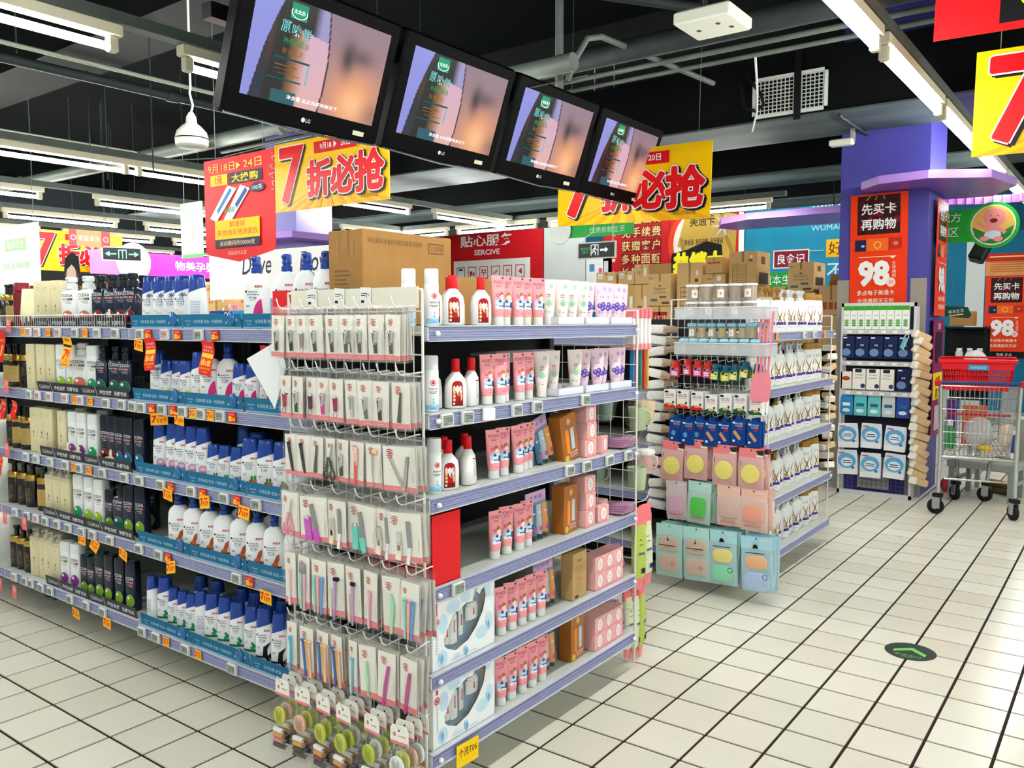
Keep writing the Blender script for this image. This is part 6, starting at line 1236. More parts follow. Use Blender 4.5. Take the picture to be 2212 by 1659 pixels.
def tv_template():
    sw, sh = .70, .395; x0, x1, z0, z1 = -.065, sw + .055, -.085, sh + .06
    body = MB().bev(x0, .0, z0, x1, .07, z1, mat('040506', .5, spec=.06), .012); body.box(x0 + .12, .07, z0 + .1, x1 - .12, .11, z1 - .1, BLACK)
    trim = MB().tube([(x0 + .01, -.002, z0 + .004), ((x0 + x1) / 2, -.004, z0 - .010), (x1 - .01, -.002, z0 + .004)], .005, mat('c9cce0', .15, .9), 6)
    n, m = 150, 84; pts = [(sw * i / n, -.0012, sh * j / m) for j in range(m + 1) for i in range(n + 1)]
    sm = bpy.data.meshes.new('screen'); sm.from_pydata(pts, [], [(j * (n + 1) + i, j * (n + 1) + i + 1, (j + 1) * (n + 1) + i + 1, (j + 1) * (n + 1) + i) for j in range(m) for i in range(n)])
    a = sm.color_attributes.new('picture', 'FLOAT_COLOR', 'POINT')
    for i, p in enumerate(pts): c = picture(p[0] / sw, p[2] / sh); a.data[i].color = (c[0], c[1], c[2], 1)
    sm.materials.append(SCRM)
    q = MB(flat(-.002)); TEAL = scr('2f9c94', .9); DK = scr('0c3a44', .7); WT = scr('d8ece8', .9)
    q.rect(.165, .325, .245, .385, scr('0f6a50', .9)).ring(.205, .352, .036, .040, WT, 20, 160, 380, .62).text('太太乐', .205, .346, .017, WT, fat=.01, wide=.056)
    for k, ch in enumerate('原味鲜'): q.text(ch, .155 + k * .052, .268 - k * .004, .044, scr('7fd0d0', .8), fat=.02).text(ch, .156 + k * .052, .269 - k * .004, .042, DK, fat=.0)
    q.text('特级鲜酱油', .215, .225, .026, scr('1c6a3c', .8), fat=.005, wide=.125).text('酿造酱油', .205, .19, .022, scr('6a4a1c', .8), wide=.10)
    q.rect(.12, .168, .30, .176, DK).rect(.29, .09, .298, .17, scr('4a8a94', .8)).rect(.13, .142, .24, .147, scr('5a4020', .8)).rect(.13, .128, .22, .131, scr('5a4020', .8)).rect(.15, .112, .26, .115, scr('5a4020', .8)).rect(.10, .088, .27, .094, DK)
    q.text('净含量 太太乐原味鲜天下', .35, .022, .017, scr('e8e0ea', .9), wide=.27)
    q2 = MB(flat(.0)); q2.text('LG', .348, -.052, .016, SILV, fat=.01).ell(.322, -.044, .010, .010, SILV, 14).rect(.60, -.056, .665, -.036, mat('d8d2bc', .4))
    arm = MB().box(.3, .08, .2, .36, .16, .26, BLACK)
    return T('television', ('casing', body.mesh('casing', 30)), ('screen', sm, [('screen_text', q.mesh('screen_text'))]), ('trim', trim.mesh('trim', 60)), ('maker_mark', q2.mesh('maker_mark')), ('bracket', arm.mesh('bracket')))
tvt = tv_template()
for k in range(4): put(tvt, (-.942 + .856 * k, 1.319, 2.273), 'black television showing a soy sauce advert, %s in the hanging row' % (('nearest', 'second', 'third', 'farthest')[k]), 'television', 'hanging televisions', rx=R(19.8))
rail = MB().box(-1.0, 1.40, 2.56, 2.45, 1.46, 2.62, BLACK); rail = link('screen_rail', rail.mesh('screen_rail')); lab(rail, 'black steel beam carrying the four televisions', 'beam')
pipe([(1.45, 1.42, 2.6), (1.45, 1.42, 3.9)], .026, PIPEL, 'pale upright pole holding the television row')
pipe([(-.6, 1.43, 2.6), (-.6, 1.43, 3.9)], .02, PIPE, 'thin dark pole holding the near end of televisions')

# ================================================================== hanging signs
def board(name, w_, h, base, draw, t=.004, parts=None):
    mb = MB().box(0, -t, 0, w_, 0, h, base) if parts is None else parts
    q = MB(flat(-t)); q.step = .0003; draw(q)
    if not q.v: return T(name, ('board', mb.mesh('board')))
    return T(name, ('board', mb.mesh('board')), ('printed_face', q.mesh('printed_face')))
YB = mat('ffc800', .4); YB2 = mat('ffae12', .4); DRED = mat('e3121a', .4)
def seven(q, date=True):
    W_, H_ = 1.2, .5
    for k in range(9): a0 = k * .145; q.pol([(.6 + (a0 - .6) * .35, .12), (a0, 0), (a0 + .07, 0), (.6 + (a0 + .03 - .6) * .35, .12)], YB2)
    for u, ch, s, v in ((.20, '7', .40, .06), (.50, '折', .25, .085), (.76, '必', .25, .09), (1.02, '抢', .27, .08)):
        q.text(ch, u + .016, v - .010, s, BLACK, fat=.012, bold=.020).text(ch, u, v, s, WHITE, fat=.012, bold=.017).text(ch, u, v, s, DRED, fat=.012, bold=.009)
    if date: q.rect(.46, .385, .90, .465, mat('d8101c', .4)).text('9月18', .585, .405, .045, WHITE, fat=.015).pol([(.668, .402), (.668, .452), (.70, .427)], WHITE).text('20日', .79, .405, .045, WHITE, fat=.015)
    q.text('详见店内公告', 1.02, .03, .028, TXT, wide=.17)
b7 = board('hanging_banner', 1.2, .5, YB, seven)
def hung(t, x0, x1, z, L=2.2):
    return T(t.name, *t.parts, *[('hanging_wire', MB().rod((x, 0, z), (x, 0, L), .002, PIPEL, 4).mesh('hanging_wire')) for x in (x0, x1)])
b7 = hung(b7, .1, 1.1, .5, 1.9)
put(b7, (1.10, 3.74, 2.205), 'yellow discount banner left of and behind the nearest television', 'banner', 'yellow discount banners', rz=R(-90))
put(b7, (2.28, 1.98, 2.09), 'yellow discount banner partly behind the farthest television', 'banner', 'yellow discount banners', rz=R(-90), ry=R(1.2))
put(b7, (1.75, -.812, 2.19), 'yellow banner cut off at the right picture edge', 'banner', 'yellow discount banners', rz=R(-90), ry=R(1))
put(b7, (1.75, 9.35, 2.03), 'yellow discount banner far left behind the pink banner', 'banner', 'yellow discount banners')
rs = board('hanging_banner', 1.2, .5, DRED, lambda q: q.rect(.24, .03, 1.0, .47, BLACK).text('元起', .62, .1, .34, YEL, fat=.015, wide=.62, bold=.015))
put(hung(rs, .1, 1.1, .5, 1.3), (1.0, -.765, 2.56), 'red hanging sign with yellow letters at upper right corner', 'banner', rz=R(-90), ry=R(1.5))
def shield(q):
    q.text('9月18日', .155, .405, .044, mat('f2cf6a', .5), wide=.23).pol([(.285, .405), (.285, .445), (.32, .425)], mat('f2cf6a', .5)).text('24日', .42, .405, .044, mat('f2cf6a', .5), wide=.15)
    q.rect(.06, .335, .21, .392, YEL).text('1元', .135, .343, .042, DRED, fat=.03).rect(.225, .335, .50, .392, mat('1a1a3c', .4)).text('大换购', .355, .341, .044, YEL, fat=.02, wide=.22)
    AQ = mat('dfeeee', .35)
    q.pol([(.05, .17), (.11, .15), (.29, .31), (.21, .33)], AQ).pol([(.16, .145), (.24, .15), (.40, .30), (.32, .325)], AQ).strip([(.12, .2), (.24, .31)], .02, mat('2a7cb8', .4)).strip([(.28, .22), (.37, .30)], .025, mat('1c4a94', .4)).text('草珊瑚', .22, .19, .03, mat('2a9c5c', .4), wide=.09, sk=.2)
    q.ell(.46, .30, .062, .024, mat('1a1a4c', .4), 20).text('100克', .46, .288, .026, WHITE, wide=.085)
    q.rect(.095, .055, .475, .155, YEL).text('草珊瑚', .285, .115, .03, DRED, wide=.13).text('天然消炎祛渍瓷白', .285, .072, .032, DRED, wide=.34).rect(.095, .012, .475, .055, mat('1a1a3c', .4)).text('活动期间共50000支', .285, .02, .026, mat('f2d9b0', .4), wide=.30).text('详见店内公告', .285, -.03, .022, mat('f7c4b4', .4), wide=.16)
sp_ = [(0, 0), (.28, -.06), (.59, .02), (.60, .475), (.0, .475)]
sh_t = board('hanging_sign', .6, .5, DRED, shield, parts=MB().prism([(0.0, .0), (.02, -.02), (.29, -.065), (.57, -.02), (.59, .0), (.59, .475), (0, .475)], -.004, 0, DRED))
put(hung(sh_t, .1, .5, .475, 2.1), (-.30, 2.53, 1.765), 'red shield shaped toothpaste offer sign hanging at left', 'sign', rz=R(-90), ry=R(0))
wl = MB().tube([(-.3, 3.0, 2.30), (-.3, 2.4, 2.245), (-.3, 1.9, 2.26), (1.1, 1.0, 2.75)], .003, PIPEL, 4)
single('sign_wire', wl.mesh('sign_wire'), (0, 0, 0), 'thin wire along the top of the red shield sign', 'wire')
single('wire_coil', MB().tube([(.02 * math.sin(i * 1.9), .012 * math.cos(i * 1.3), -.012 * i) for i in range(16)], .0025, mat('d8d4c8', .4), 4).mesh('wire_coil'), (-.31, 1.94, 2.22), 'tangle of thin wire dangling between red and yellow signs', 'wire')
# exit signs
def exitd(q):
    q.rect(.012, .012, .408, .148, mat('06140e', .3)); LG = mat('e8f4ee', .4, em=.5); G_ = mat('38c878', .4, em=.5)
    q.rect(.15, .03, .235, .135, LG).rect(.158, .03, .227, .128, mat('06140e', .3)).ell(.20, .115, .009, .010, LG, 10).strip([(.198, .103), (.188, .075), (.205, .058), (.20, .036)], .012, LG).strip([(.19, .08), (.172, .062), (.162, .05)], .010, LG).strip([(.196, .098), (.215, .088), (.222, .078)], .008, LG).strip([(.194, .098), (.178, .09), (.17, .08)], .008, LG)
    q.rect(.255, .072, .32, .09, LG).pol([(.31, .055), (.31, .107), (.345, .081)], LG).text('安全出口', .09, .085, .026, G_, wide=.10).text('EXIT', .09, .055, .02, G_, wide=.07)
ex = board('exit_sign', .42, .16, mat('e8ecec', .35), exitd, t=.02)
ex = T(ex.name, *ex.parts, ('hanger', MB().tube([(.06, 0, .16), (.06, 0, .2), (.17, 0, .26), (.17, 0, 1.9)], .004, WHITE, 5).rod((.38, 0, .16), (.38, 0, 1.9), .004, WHITE, 5).mesh('hanger')))
put(ex, (4.0, 2.88, 1.985), 'green and black running man exit sign above the cartons', 'exit sign', 'exit signs', rz=R(-90))
def exitl(q):
    LG = mat('8ce8d8', .4, em=.6); q.rect(.012, .012, .408, .148, mat('06140e', .3)).strip([(.06, .08), (.15, .08)], .014, LG).strip([(.28, .08), (.36, .08)], .014, LG).pol([(.03, .08), (.08, .05), (.08, .11)], LG).pol([(.39, .08), (.34, .05), (.34, .11)], LG).rect(.17, .03, .26, .13, LG).rect(.18, .03, .21, .12, mat('06140e', .3)).rect(.22, .03, .25, .12, mat('06140e', .3)).ell(.215, .12, .012, .012, LG, 8)
exl = board('exit_sign', .42, .16, mat('e8ecec', .35), exitl, t=.02)
put(hung(exl, .05, .37, .16, 1.8), (1.97, 8.0, 2.09), 'two way exit sign before the pink banner at far left', 'exit sign', 'exit signs', rz=R(-20))
# pink mother and baby banner with smile disc
pkb = board('hanging_banner', 2.15, .30, mat('f02a9c', .4), lambda q: q.text('物美孕婴童', 1.55, .09, .13, WHITE, fat=.015, wide=.78).rect(0, .0, .55, .30, mat('f57cc4', .4)))
put(hung(pkb, .3, 1.9, .3, 1.9), (2.36, 9.05, 2.0), 'pink hanging banner with white lettering at far left', 'banner')
sd_ = board('round_sign', .5, .5, WHITE, lambda q: (q.ring(-.05, .02, .085, .12, mat('2a94d8', .4), 16, 190, 350), q.ring(.09, .02, .055, .09, mat('ee6cb4', .4), 16, 190, 350), q.ell(.03, .06, .022, .022, mat('f08cc0', .4)), q.ell(.13, .06, .022, .022, mat('4a9cd8', .4)), q.ell(-.17, .15, .03, .045, mat('f2c078', .4))), parts=MB().prism([(.235 * math.cos(i * math.pi / 16), .25 * math.sin(i * math.pi / 16)) for i in range(32)], -.012, 0, WHITE))
put(sd_, (2.93, 9.045, 2.17), 'white round smile sign mounted on the pink banner', 'sign')
hc = board('hanging_banner', .46, .18, mat('d8505c', .4), lambda q: (q.rect(.08, 0, .36, .18, mat('e89a6c', .4)), q.text('家居清洁', .22, .06, .06, mat('f7e4d8', .5), wide=.24), q.ring(.045, .09, .022, .03, WHITE, 12), q.ring(.41, .09, .022, .03, WHITE, 12)))
put(hung(hc, .05, .4, .18, 1.6), (1.60, 7.98, 2.235), 'small red and orange aisle sign over yellow banner', 'banner')
gp = board('hanging_banner', .32, .46, mat('f4faf2', .5, ), lambda q: (q.rect(0, .38, .32, .46, mat('8cdc8c', .4)), q.pol([(.08, .36), (.28, .36), (.18, .14)], mat('a4e4a4', .4)), q.rect(.02, 0, .32, .03, mat('6cd06c', .4))))
put(hung(gp, .05, .27, .46, 1.9), (1.15, 5.08, 1.93), 'pale green and white hanging poster beside red shield sign', 'poster', rz=R(-90))
lp_ = board('header_board', 1.6, .62, mat('eef6ee', .5), lambda q: (q.rect(.95, .40, 1.35, .50, mat('9ce08c', .4)), q.text('植本生活', 1.15, .415, .065, WHITE, fat=.01, wide=.32), q.text('生活之美 植物万物', 1.15, .24, .055, mat('9cdc9c', .5), wide=.5), q.rect(.6, 0, 1.6, .03, mat('8cdc8c', .4))))
put(hung(lp_, .1, 1.5, .62, 2.2), (.40, 7.6, 1.62), 'pale plant brand header board at the far left edge', 'board', rz=R(-90))
# standing cut-out of a model beside it
co = MB().prism([(0, 0), (.02, .10), (.06, .17), (.12, .20), (.11, .27), (.13, .36), (.18, .40), (.225, .37), (.235, .28), (.20, .19), (.25, .15), (.28, 0)], -.004, 0, mat('5c3a40', .5)); co.fn = flat(-.004); co.ell(.165, .26, .04, .075, mat('e8ccb8', .5), 16).pol([(.105, .27), (.12, .37), (.18, .405), (.23, .37), (.235, .25), (.205, .3), (.17, .33), (.13, .30)], mat('141416', .5)).pol([(.13, .17), (.2, .17), (.24, .0), (.1, 0)], mat('7a2a34', .5))
single('standing_cutout', co.mesh('standing_cutout'), (-.55, 3.75, 1.40), 'cardboard cut-out of a dark haired model behind the jars', 'cut-out', rz=R(-75))
single('header_board', MB().prism([(0, 0), (0, .06), (.1, .09), (.5, .10), (.6, .0)], -.004, 0, mat('c82040', .4)).mesh('header_board'), (-.5, 3.85, 1.42), 'red curved shelf header board behind the cut-out', 'board', rz=R(-75))
# white header board with black lettering over the middle aisle
DBK = mat('1a2440', .5); DV = MB(flat(-.006)); 
for u in (.62, 1.32): DV.text('Dove', u, .19, .15, DBK, fat=.008, wide=.36, sk=.15).rect(u - .1, .15, u + .12, .158, mat('c8ccd4', .5))
put(T('header_board', ('board', MB().box(0, -.006, 0, 1.75, 0, .37, mat('f2f2f0', .5)).mesh('board')), ('printed_face', DV.mesh('printed_face'))), (1.13, 4.65, 1.57), 'white header board with dark script over the middle aisle', 'board', rz=R(-90))

# ================================================================== column posters
CH = mat('3a0f14', .35, noise=.8, scale=22)
def p98(q, w_=.43, h=.92):
    k = w_ / .43; s = h / .92
    q.rect(.055 * k, .60 * s, .375 * k, .905 * s, CH)
    for i in range(5): q.ell((.09 + i * .065) * k, (.66 + .05 * (i % 3)) * s, .025 * k, .028 * s, mat('7c1420', .25), 10)
    for i in range(3): q.strip([((.12 + i * .07) * k, .87 * s), ((.15 + i * .05) * k, .90 * s)], .006, mat('b8b060', .4))
    q.text('先买卡', .215 * k, .755 * s, .088 * s, WHITE, fat=.02, wide=.26 * k).text('再购物', .215 * k, .635 * s, .088 * s, WHITE, fat=.02, wide=.26 * k)
    q.rect(.04 * k, .47 * s, .13 * k, .56 * s, NAVY).rect(.30 * k, .48 * s, .39 * k, .565 * s, mat('b8281c', .4)).rect(.125 * k, .465 * s, .29 * k, .565 * s, mat('f06a1c', .4)).ring(.21 * k, .513 * s, .022 * k, .030 * k, mat('f8b870', .4), 12).ell(.1 * k, .51 * s, .014, .01, mat('c8c8d8', .4), 8).ell(.345 * k, .52 * s, .02, .018, mat('e8784c', .4), 8)
    q.rect(.07 * k, .418 * s, .35 * k, .424 * s, mat('f8d8b8', .4)).pol([(.30 * k, .42 * s), (.35 * k, .42 * s), (.325 * k, .40 * s)], mat('f8d8b8', .4))
    q.text('98', .185 * k, .195 * s, .19 * s, WHITE, fat=.02, wide=.225 * k, bold=.008 * k).ell(.315 * k, .215 * s, .034 * k, .037 * s, mat('f4d4cc', .4), 16).text('折', .315 * k, .198 * s, .034 * s, DRED)
    for i, ch in enumerate('全场通用'): q.text(ch, .335 * k, (.355 - i * .034) * s, .028 * s, mat('f8e0c8', .4))
    q.text('多点电子美通卡', .20 * k, .115 * s, .042 * s, mat('f8e0c8', .4), fat=.015, wide=.28 * k).text('全场通用天天折', .20 * k, .05 * s, .042 * s, mat('f8e0c8', .4), fat=.015, wide=.28 * k)
ORP = mat('ee3a10', .4)
pt98 = board('poster', .43, .92, ORP, p98, .006)
put(pt98, (4.19, .392, 1.475), 'orange 98 discount poster on the front of purple column', 'poster', 'orange discount posters', rz=R(-90), ry=R(-.8))
put(pt98, (4.38, -.2, 1.43), 'orange 98 discount poster on the column side, seen edge on', 'poster', 'orange discount posters')
wl98 = board('poster', .56, 1.14, ORP, lambda q: (p98(q, .56, 1.14)), .006)
put(wl98, (X1 - .01, .41, .92), 'orange 98 discount poster on the far blue wall', 'poster', 'orange discount posters', rz=R(-90))
link_foot = MB().box(0, -.008, 0, .56, 0, .1, BLACK); link_foot.fn = flat(-.008); link_foot.text('物美 多点', .28, .03, .045, WHITE)
link('foot_strip', link_foot.mesh('foot_strip'), [o for o in bpy.data.objects if o.get('label', '').endswith('far blue wall') and o.name.startswith('poster')][0], (0, -.002, -.1))
mg = board('poster', .42, .95, mat('8c1850', .4), lambda q: (q.rect(.02, .30, .40, .52, YEL), q.text('文明', .21, .4, .09, BLACK, fat=.02), q.text('服务', .21, .31, .08, BLACK, fat=.02), q.rect(.08, .6, .34, .85, mat('2a1018', .4)), q.text('监督', .21, .87, .05, WHITE), q.rect(.1, .05, .32, .25, mat('d8b8c4', .4))), .006)
put(mg, (4.38, -.2, .45), 'magenta poster with yellow block on column side', 'poster')
nt_ = board('notice', .56, .34, mat('e89a5c', .5, noise=.15, scale=6), lambda q: (q.rect(0, .22, .56, .34, mat('c8281c', .4)), q.rect(.05, .28, .5, .30, mat('f4d890', .5)), [q.rect(.06, .06 + i * .035, .5, .072 + i * .035, mat('b86a34', .5)) for i in range(5)]))
put(nt_, (X1 - .01, .42, 2.07), 'orange and red notice on blue wall above poster', 'notice', rz=R(-90))
# camera / lamp bits near the column
fl_ = T('floodlight', ('lamp_head', MB().bev(-.09, -.03, 0, .09, .05, .05, mat('d8dccc', .4), .01).mesh('lamp_head')), ('arm', MB().box(.06, .03, .02, .09, .06, .16, mat('9a9c94', .5)).mesh('arm')))
put(fl_, (4.0, .44, 2.77), 'small pale floodlight clipped to duct beside the column', 'floodlight', rz=R(-90))
bs_ = T('wall_speaker', ('cabinet', MB().bev(-.05, -.06, -.09, .05, .06, .09, BLACK, .012).mesh('cabinet')), ('bracket', MB().rod((0, .05, .05), (0, .1, .2), .008, BLACK).mesh('bracket')))
put(bs_, (5.3, -.38, 1.98), 'small black speaker hanging below green baby sign', 'speaker', rx=R(20), ry=R(25))
gs = T('green_plate', )
tg = MB().prism([(-.15, -.03), (.15, -.10), (.19, -.06), (.16, .06), (-.13, .12), (-.17, .08)], -.01, 0, mat('0c4a3c', .4)); tg.fn = flat(-.01); tg.text('植本生活', 0, .0, .05, WHITE, wide=.2).rect(-.1, -.04, .09, -.02, mat('d8c88c', .4))
tg.rod((0, -.004, .09), (0, -.004, 2.4), .002, PIPEL, 4)
single('hanging_card', tg.mesh('hanging_card'), (4.95, -.27, 1.455), 'dark green plant brand card hanging beside the column', 'card', rz=R(-90), ry=R(-8)).scale = (.58, .58, .58)
# green baby-formula sign
def baby(q):
    SK = mat('f49a98', .45); q.ell(.42, .15, .165, .165, mat('eaf4e6', .4), 28).ell(.42, .15, .155, .155, mat('f2c45c', .4), 28).pol([(.27, .14), (.345, .10), (.42, .08), (.50, .10), (.57, .14), (.55, .06), (.49, .01), (.42, -.005), (.35, .01), (.29, .06)], mat('1a8a3c', .4))
    q.ell(.43, .21, .085, .072, SK, 20).ell(.42, .10, .06, .055, SK, 16).ell(.42, .07, .062, .035, mat('dcecf8', .4), 16).ell(.36, .04, .035, .02, SK, 12).ell(.46, .035, .035, .022, SK, 12).strip([(.37, .13), (.31, .17)], .03, SK).strip([(.47, .12), (.51, .08)], .028, SK).ell(.425, .185, .028, .018, mat('7c1418', .4), 12).ell(.40, .225, .006, .005, TXT, 6).ell(.455, .225, .006, .005, TXT, 6)
    q.text('配方', .10, .19, .075, WHITE, wide=.17).text('区', .13, .07, .075, WHITE)
bbm = MB().box(0, -.006, .02, .36, 0, .29, mat('17a028', .4)); bbm.prism([(.42 + .19 * math.cos(i * math.pi / 16), .15 + .19 * math.sin(i * math.pi / 16)) for i in range(32)], -.008, .001, mat('1fae34', .4))
bq = MB(flat(-.009)); bq.step = .0003; baby(bq)
put(T('round_sign', ('board', bbm.mesh('board')), ('printed_face', bq.mesh('printed_face'))), (5.0, -.09, 2.025), 'green sign with a laughing baby at right of column', 'sign', rz=R(-90))
pl = lab(link('pleated_trim', None, None, (5.5, .3, 2.42), (0, 0, R(-90))), 'lilac pleated trim hanging above the baby sign', 'trim')
pm = MB().box(-.034, -.004, 0, .034, 0, .07, mat('c06ad0', .3)).mesh('pleat')
for k in range(15): link('pleat', pm, pl, (.07 * k, 0, .012 * math.sin(k * .4)), (0, 0, R(28)))

# ================================================================== far wall boards
XW = X1 - .004
def wall_board(y0, y1, z0, z1, base, draw, label, cat='board'):
    t = board('wall_board', y1 - y0, z1 - z0, base, draw, .012); return put(t, (XW, y1, z0), label, cat, rz=R(-90))
WR = mat('c8141e', .5)
def serv(q):
    q.text('贴心服务', 1.3, 1.46, .26, WHITE, fat=.02, wide=1.5).text('SERCIVE', 1.32, 1.27, .12, WHITE, fat=.02, wide=.72).rect(.35, .0, 2.5, 1.16, mat('eceeec', .5))
    IC = mat('c8202c', .5)
    for r_ in range(2):
        for c in range(6):
            u, v = .44 + c * .335, .74 - r_ * .42
            q.rect(u, v, u + .24, v + .28, IC).rect(u + .018, v + .018, u + .222, v + .262, mat('eceeec', .5)).rect(u + .01, v - .06, u + .23, v - .035, TXT)
            k = (r_ * 6 + c)
            if k == 0: q.rect(u + .06, v + .2, u + .18, v + .24, TXT)
            elif k == 1: q.rect(u + .05, v + .1, u + .13, v + .18, IC).rect(u + .14, v + .09, u + .19, v + .15, IC).ell(u + .08, v + .08, .02, .02, TXT, 8).ell(u + .16, v + .08, .02, .02, TXT, 8)
            elif k == 2: q.rect(u + .05, v + .13, u + .19, v + .15, IC).ell(u + .08, v + .19, .025, .03, IC, 8).ell(u + .16, v + .19, .025, .03, IC, 8).rect(u + .11, v + .06, u + .13, v + .13, IC)
            elif k == 3: q.strip([(u + .06, v + .1), (u + .18, v + .18)], .05, mat('c89a94', .5))
            elif k == 4: q.rect(u + .07, v + .12, u + .18, v + .2, mat('d89a94', .5)).ell(u + .09, v + .08, .015, .015, TXT, 8).ell(u + .16, v + .08, .015, .015, TXT, 8)
            elif k == 5: q.pol([(u + .08, v + .14), (u + .17, v + .07), (u + .17, v + .21)], IC)
            elif k == 8: q.text('P', u + .12, v + .06, .17, IC, fat=.03)
            elif k == 10:
                for a in range(2):
                    for b in range(2): q.rect(u + .06 + a * .07, v + .07 + b * .08, u + .12 + a * .07, v + .14 + b * .08, IC)
            else: q.ell(u + .12, v + .15, .06, .05, IC, 10).rect(u + .08, v + .06, u + .16, v + .1, IC)
wall_board(8.66, 11.5, 1.6, 3.38, WR, serv, 'red customer service board with rows of pictograms on far wall')
wall_board(7.62, 8.64, 1.2, 3.38, PALEW, lambda q: None, 'plain pale wall panel right of red service board', 'panel')
wall_board(12.0, 13.2, 1.2, 3.38, mat('b9c4c4', .6), lambda q: None, 'grey panel left of the red service board', 'panel')
wall_board(7.0, 7.6, 2.1, 2.98, mat('eef0ee', .5), lambda q: (q.rect(0, .66, .6, .88, WR), q.text('消防通道示意', .3, .72, .09, WHITE, fat=.01, wide=.5), q.rect(.08, .3, .2, .45, mat('4a8cc4', .5)), q.rect(.3, .2, .38, .36, HOTPINK), q.rect(.42, .2, .52, .5, mat('d4d8dc', .5))), 'small red and white evacuation plan on blue wall', 'plan')
def stars(q):
    for r_, s_ in enumerate(('员工福利', '免手续费', '获赠客户', '多种面额', '长期使用')):
        for c, ch in enumerate(s_): q.rect(.42 + c * .22, 1.82 - r_ * .26, .62 + c * .22, 2.05 - r_ * .26, mat('7c1018', .5)).text(ch, .52 + c * .22, 1.84 - r_ * .26, .19, mat('d8c884', .4), fat=.012)
        q.pol([(.25 + (.06 if i % 2 == 0 else .025) * math.sin(i * .628), 1.93 - r_ * .26 + (.06 if i % 2 == 0 else .025) * math.cos(i * .628)) for i in range(10)], mat('efe4c4', .4))
wall_board(5.75, 7.2, 1.45, 3.65, mat('b8141c', .5), stars, 'red wall poster with gold lettering and stars', 'poster')
def goldcard(q):
    q.ell(.55, 1.40, .58, .66, mat('d8401c', .4), 30).ell(.6, 1.40, .52, .60, mat('e8e0d8', .5), 30)
    GC = mat('c4a24a', .35, .3); q.pol([(.16, 1.35), (.40, 2.22), (1.34, 1.86), (1.30, .95)], GC)
    q.text('美通卡', .66, 1.70, .22, mat('3a3424', .4), fat=.015, wide=.5).text('MEITONG', .70, 2.02, .11, TXT, wide=.45).text('8888 8888 8888', .66, 1.36, .11, TXT, wide=.82)
    SV = mat('d8dce0', .3, .3)
    for i in range(14): a = i * math.pi / 7; q.pol([(1.08, 1.68), (1.08 + .07 * math.cos(a - .25), 1.68 + .07 * math.sin(a - .25)), (1.08 + .27 * math.cos(a), 1.68 + .27 * math.sin(a)), (1.08 + .07 * math.cos(a + .25), 1.68 + .07 * math.sin(a + .25))], SV if i % 2 else mat('9a9ea2', .3, .3))
    q.strip([(.24, 1.5), (.36, 1.0)], .08, mat('a8843c', .35, .3)).strip([(.9, 2.2), (1.06, 1.85)], .07, mat('a8843c', .35, .3)).strip([(1.12, 1.5), (1.3, 1.1)], .07, mat('a8843c', .35, .3))
    q.pol([(.0, .75), (.05, 1.22), (.36, 1.28), (.75, 1.42), (1.05, 1.34), (1.1, .75), (.6, .6)], BLACK).text('热销中', .54, .72, .50, mat('f4e61c', .4), fat=.012, wide=.95, sk=.1, bold=.02)
wall_board(4.38, 5.74, 1.45, 3.7, WR, goldcard, 'red wall poster with a big gold gift card', 'poster')
def blueban(q):
    q.text('物美', .90, 1.70, .30, mat('d4e8f0', .5), wide=.72).text('WUMART PRIVATE', .52, 1.48, .09, mat('b4d4e0', .5), 'l', wide=1.2).rect(.78, 1.02, 1.4, 1.32, mat('f2b41c', .4)).text('好品', 1.06, 1.06, .22, mat('3a2c1c', .5), wide=.48).text('不贵', 1.1, .62, .32, mat('d8ecf4', .5), wide=.6)
    q.rect(-.13, .86, .50, 1.18, mat('eee4e4', .5)).rect(-.11, .88, .48, 1.16, mat('7c1430', .4)).text('良食记', .185, .93, .18, WHITE, fat=.01, wide=.48).rect(-.4, .52, .24, .80, mat('17923c', .4)).text('植本生', -.06, .58, .17, WHITE, wide=.50).rect(.5, 1.14, .74, 1.15, mat('b4d4e0', .5))
bbn = mat('1a86ac', .45, noise=.2, scale=1.2, stretch=(1, 1.6, .5), bump=1.0)
t = board('wall_banner', 2.0, 1.98, bbn, blueban, .012, parts=MB().box(-.65, -.012, -.3, 2.0, 0, 1.98, bbn))
put(t, (XW, 3.6, 1.45), 'blue store brand banner on wall left of column', 'banner', rz=R(-90))
single('trim_strip', MB().box(-.01, 0, 0, .01, .1, 2.0, WHITE).mesh('trim_strip'), (XW - .01, 4.27, 1.45), 'white upright strip between red poster and blue banner', 'strip')
grs = board('hanging_banner', 1.3, .2, mat('2fae4c', .4), lambda q: q.text('优质新鲜生活', .85, .05, .09, mat('d8f0d8', .5), wide=.6))
put(hung(grs, .1, 1.2, .2, 1.2), (8.0, 5.75, 2.66), 'green banner with leaf emblem before far wall', 'banner', rz=R(-90))
le = board('round_sign', .4, .4, mat('eef6ee', .5), lambda q: (q.pol([(0, -.13), (.10, .0), (.08, .12), (0, .02)], mat('1f8a3c', .4)), q.pol([(0, -.13), (-.10, .0), (-.08, .12), (0, .02)], mat('1f8a3c', .4)), q.ring(0, -.02, .17, .19, mat('2fae4c', .4), 16, 180, 360)), parts=MB().prism([(.2 * math.cos(i * math.pi / 14), .2 * math.sin(i * math.pi / 14)) for i in range(28)], -.01, 0, mat('eef6ee', .5)))
put(le, (7.97, 5.72, 2.78), 'round leaf emblem on the green far banner', 'sign', rz=R(-90))

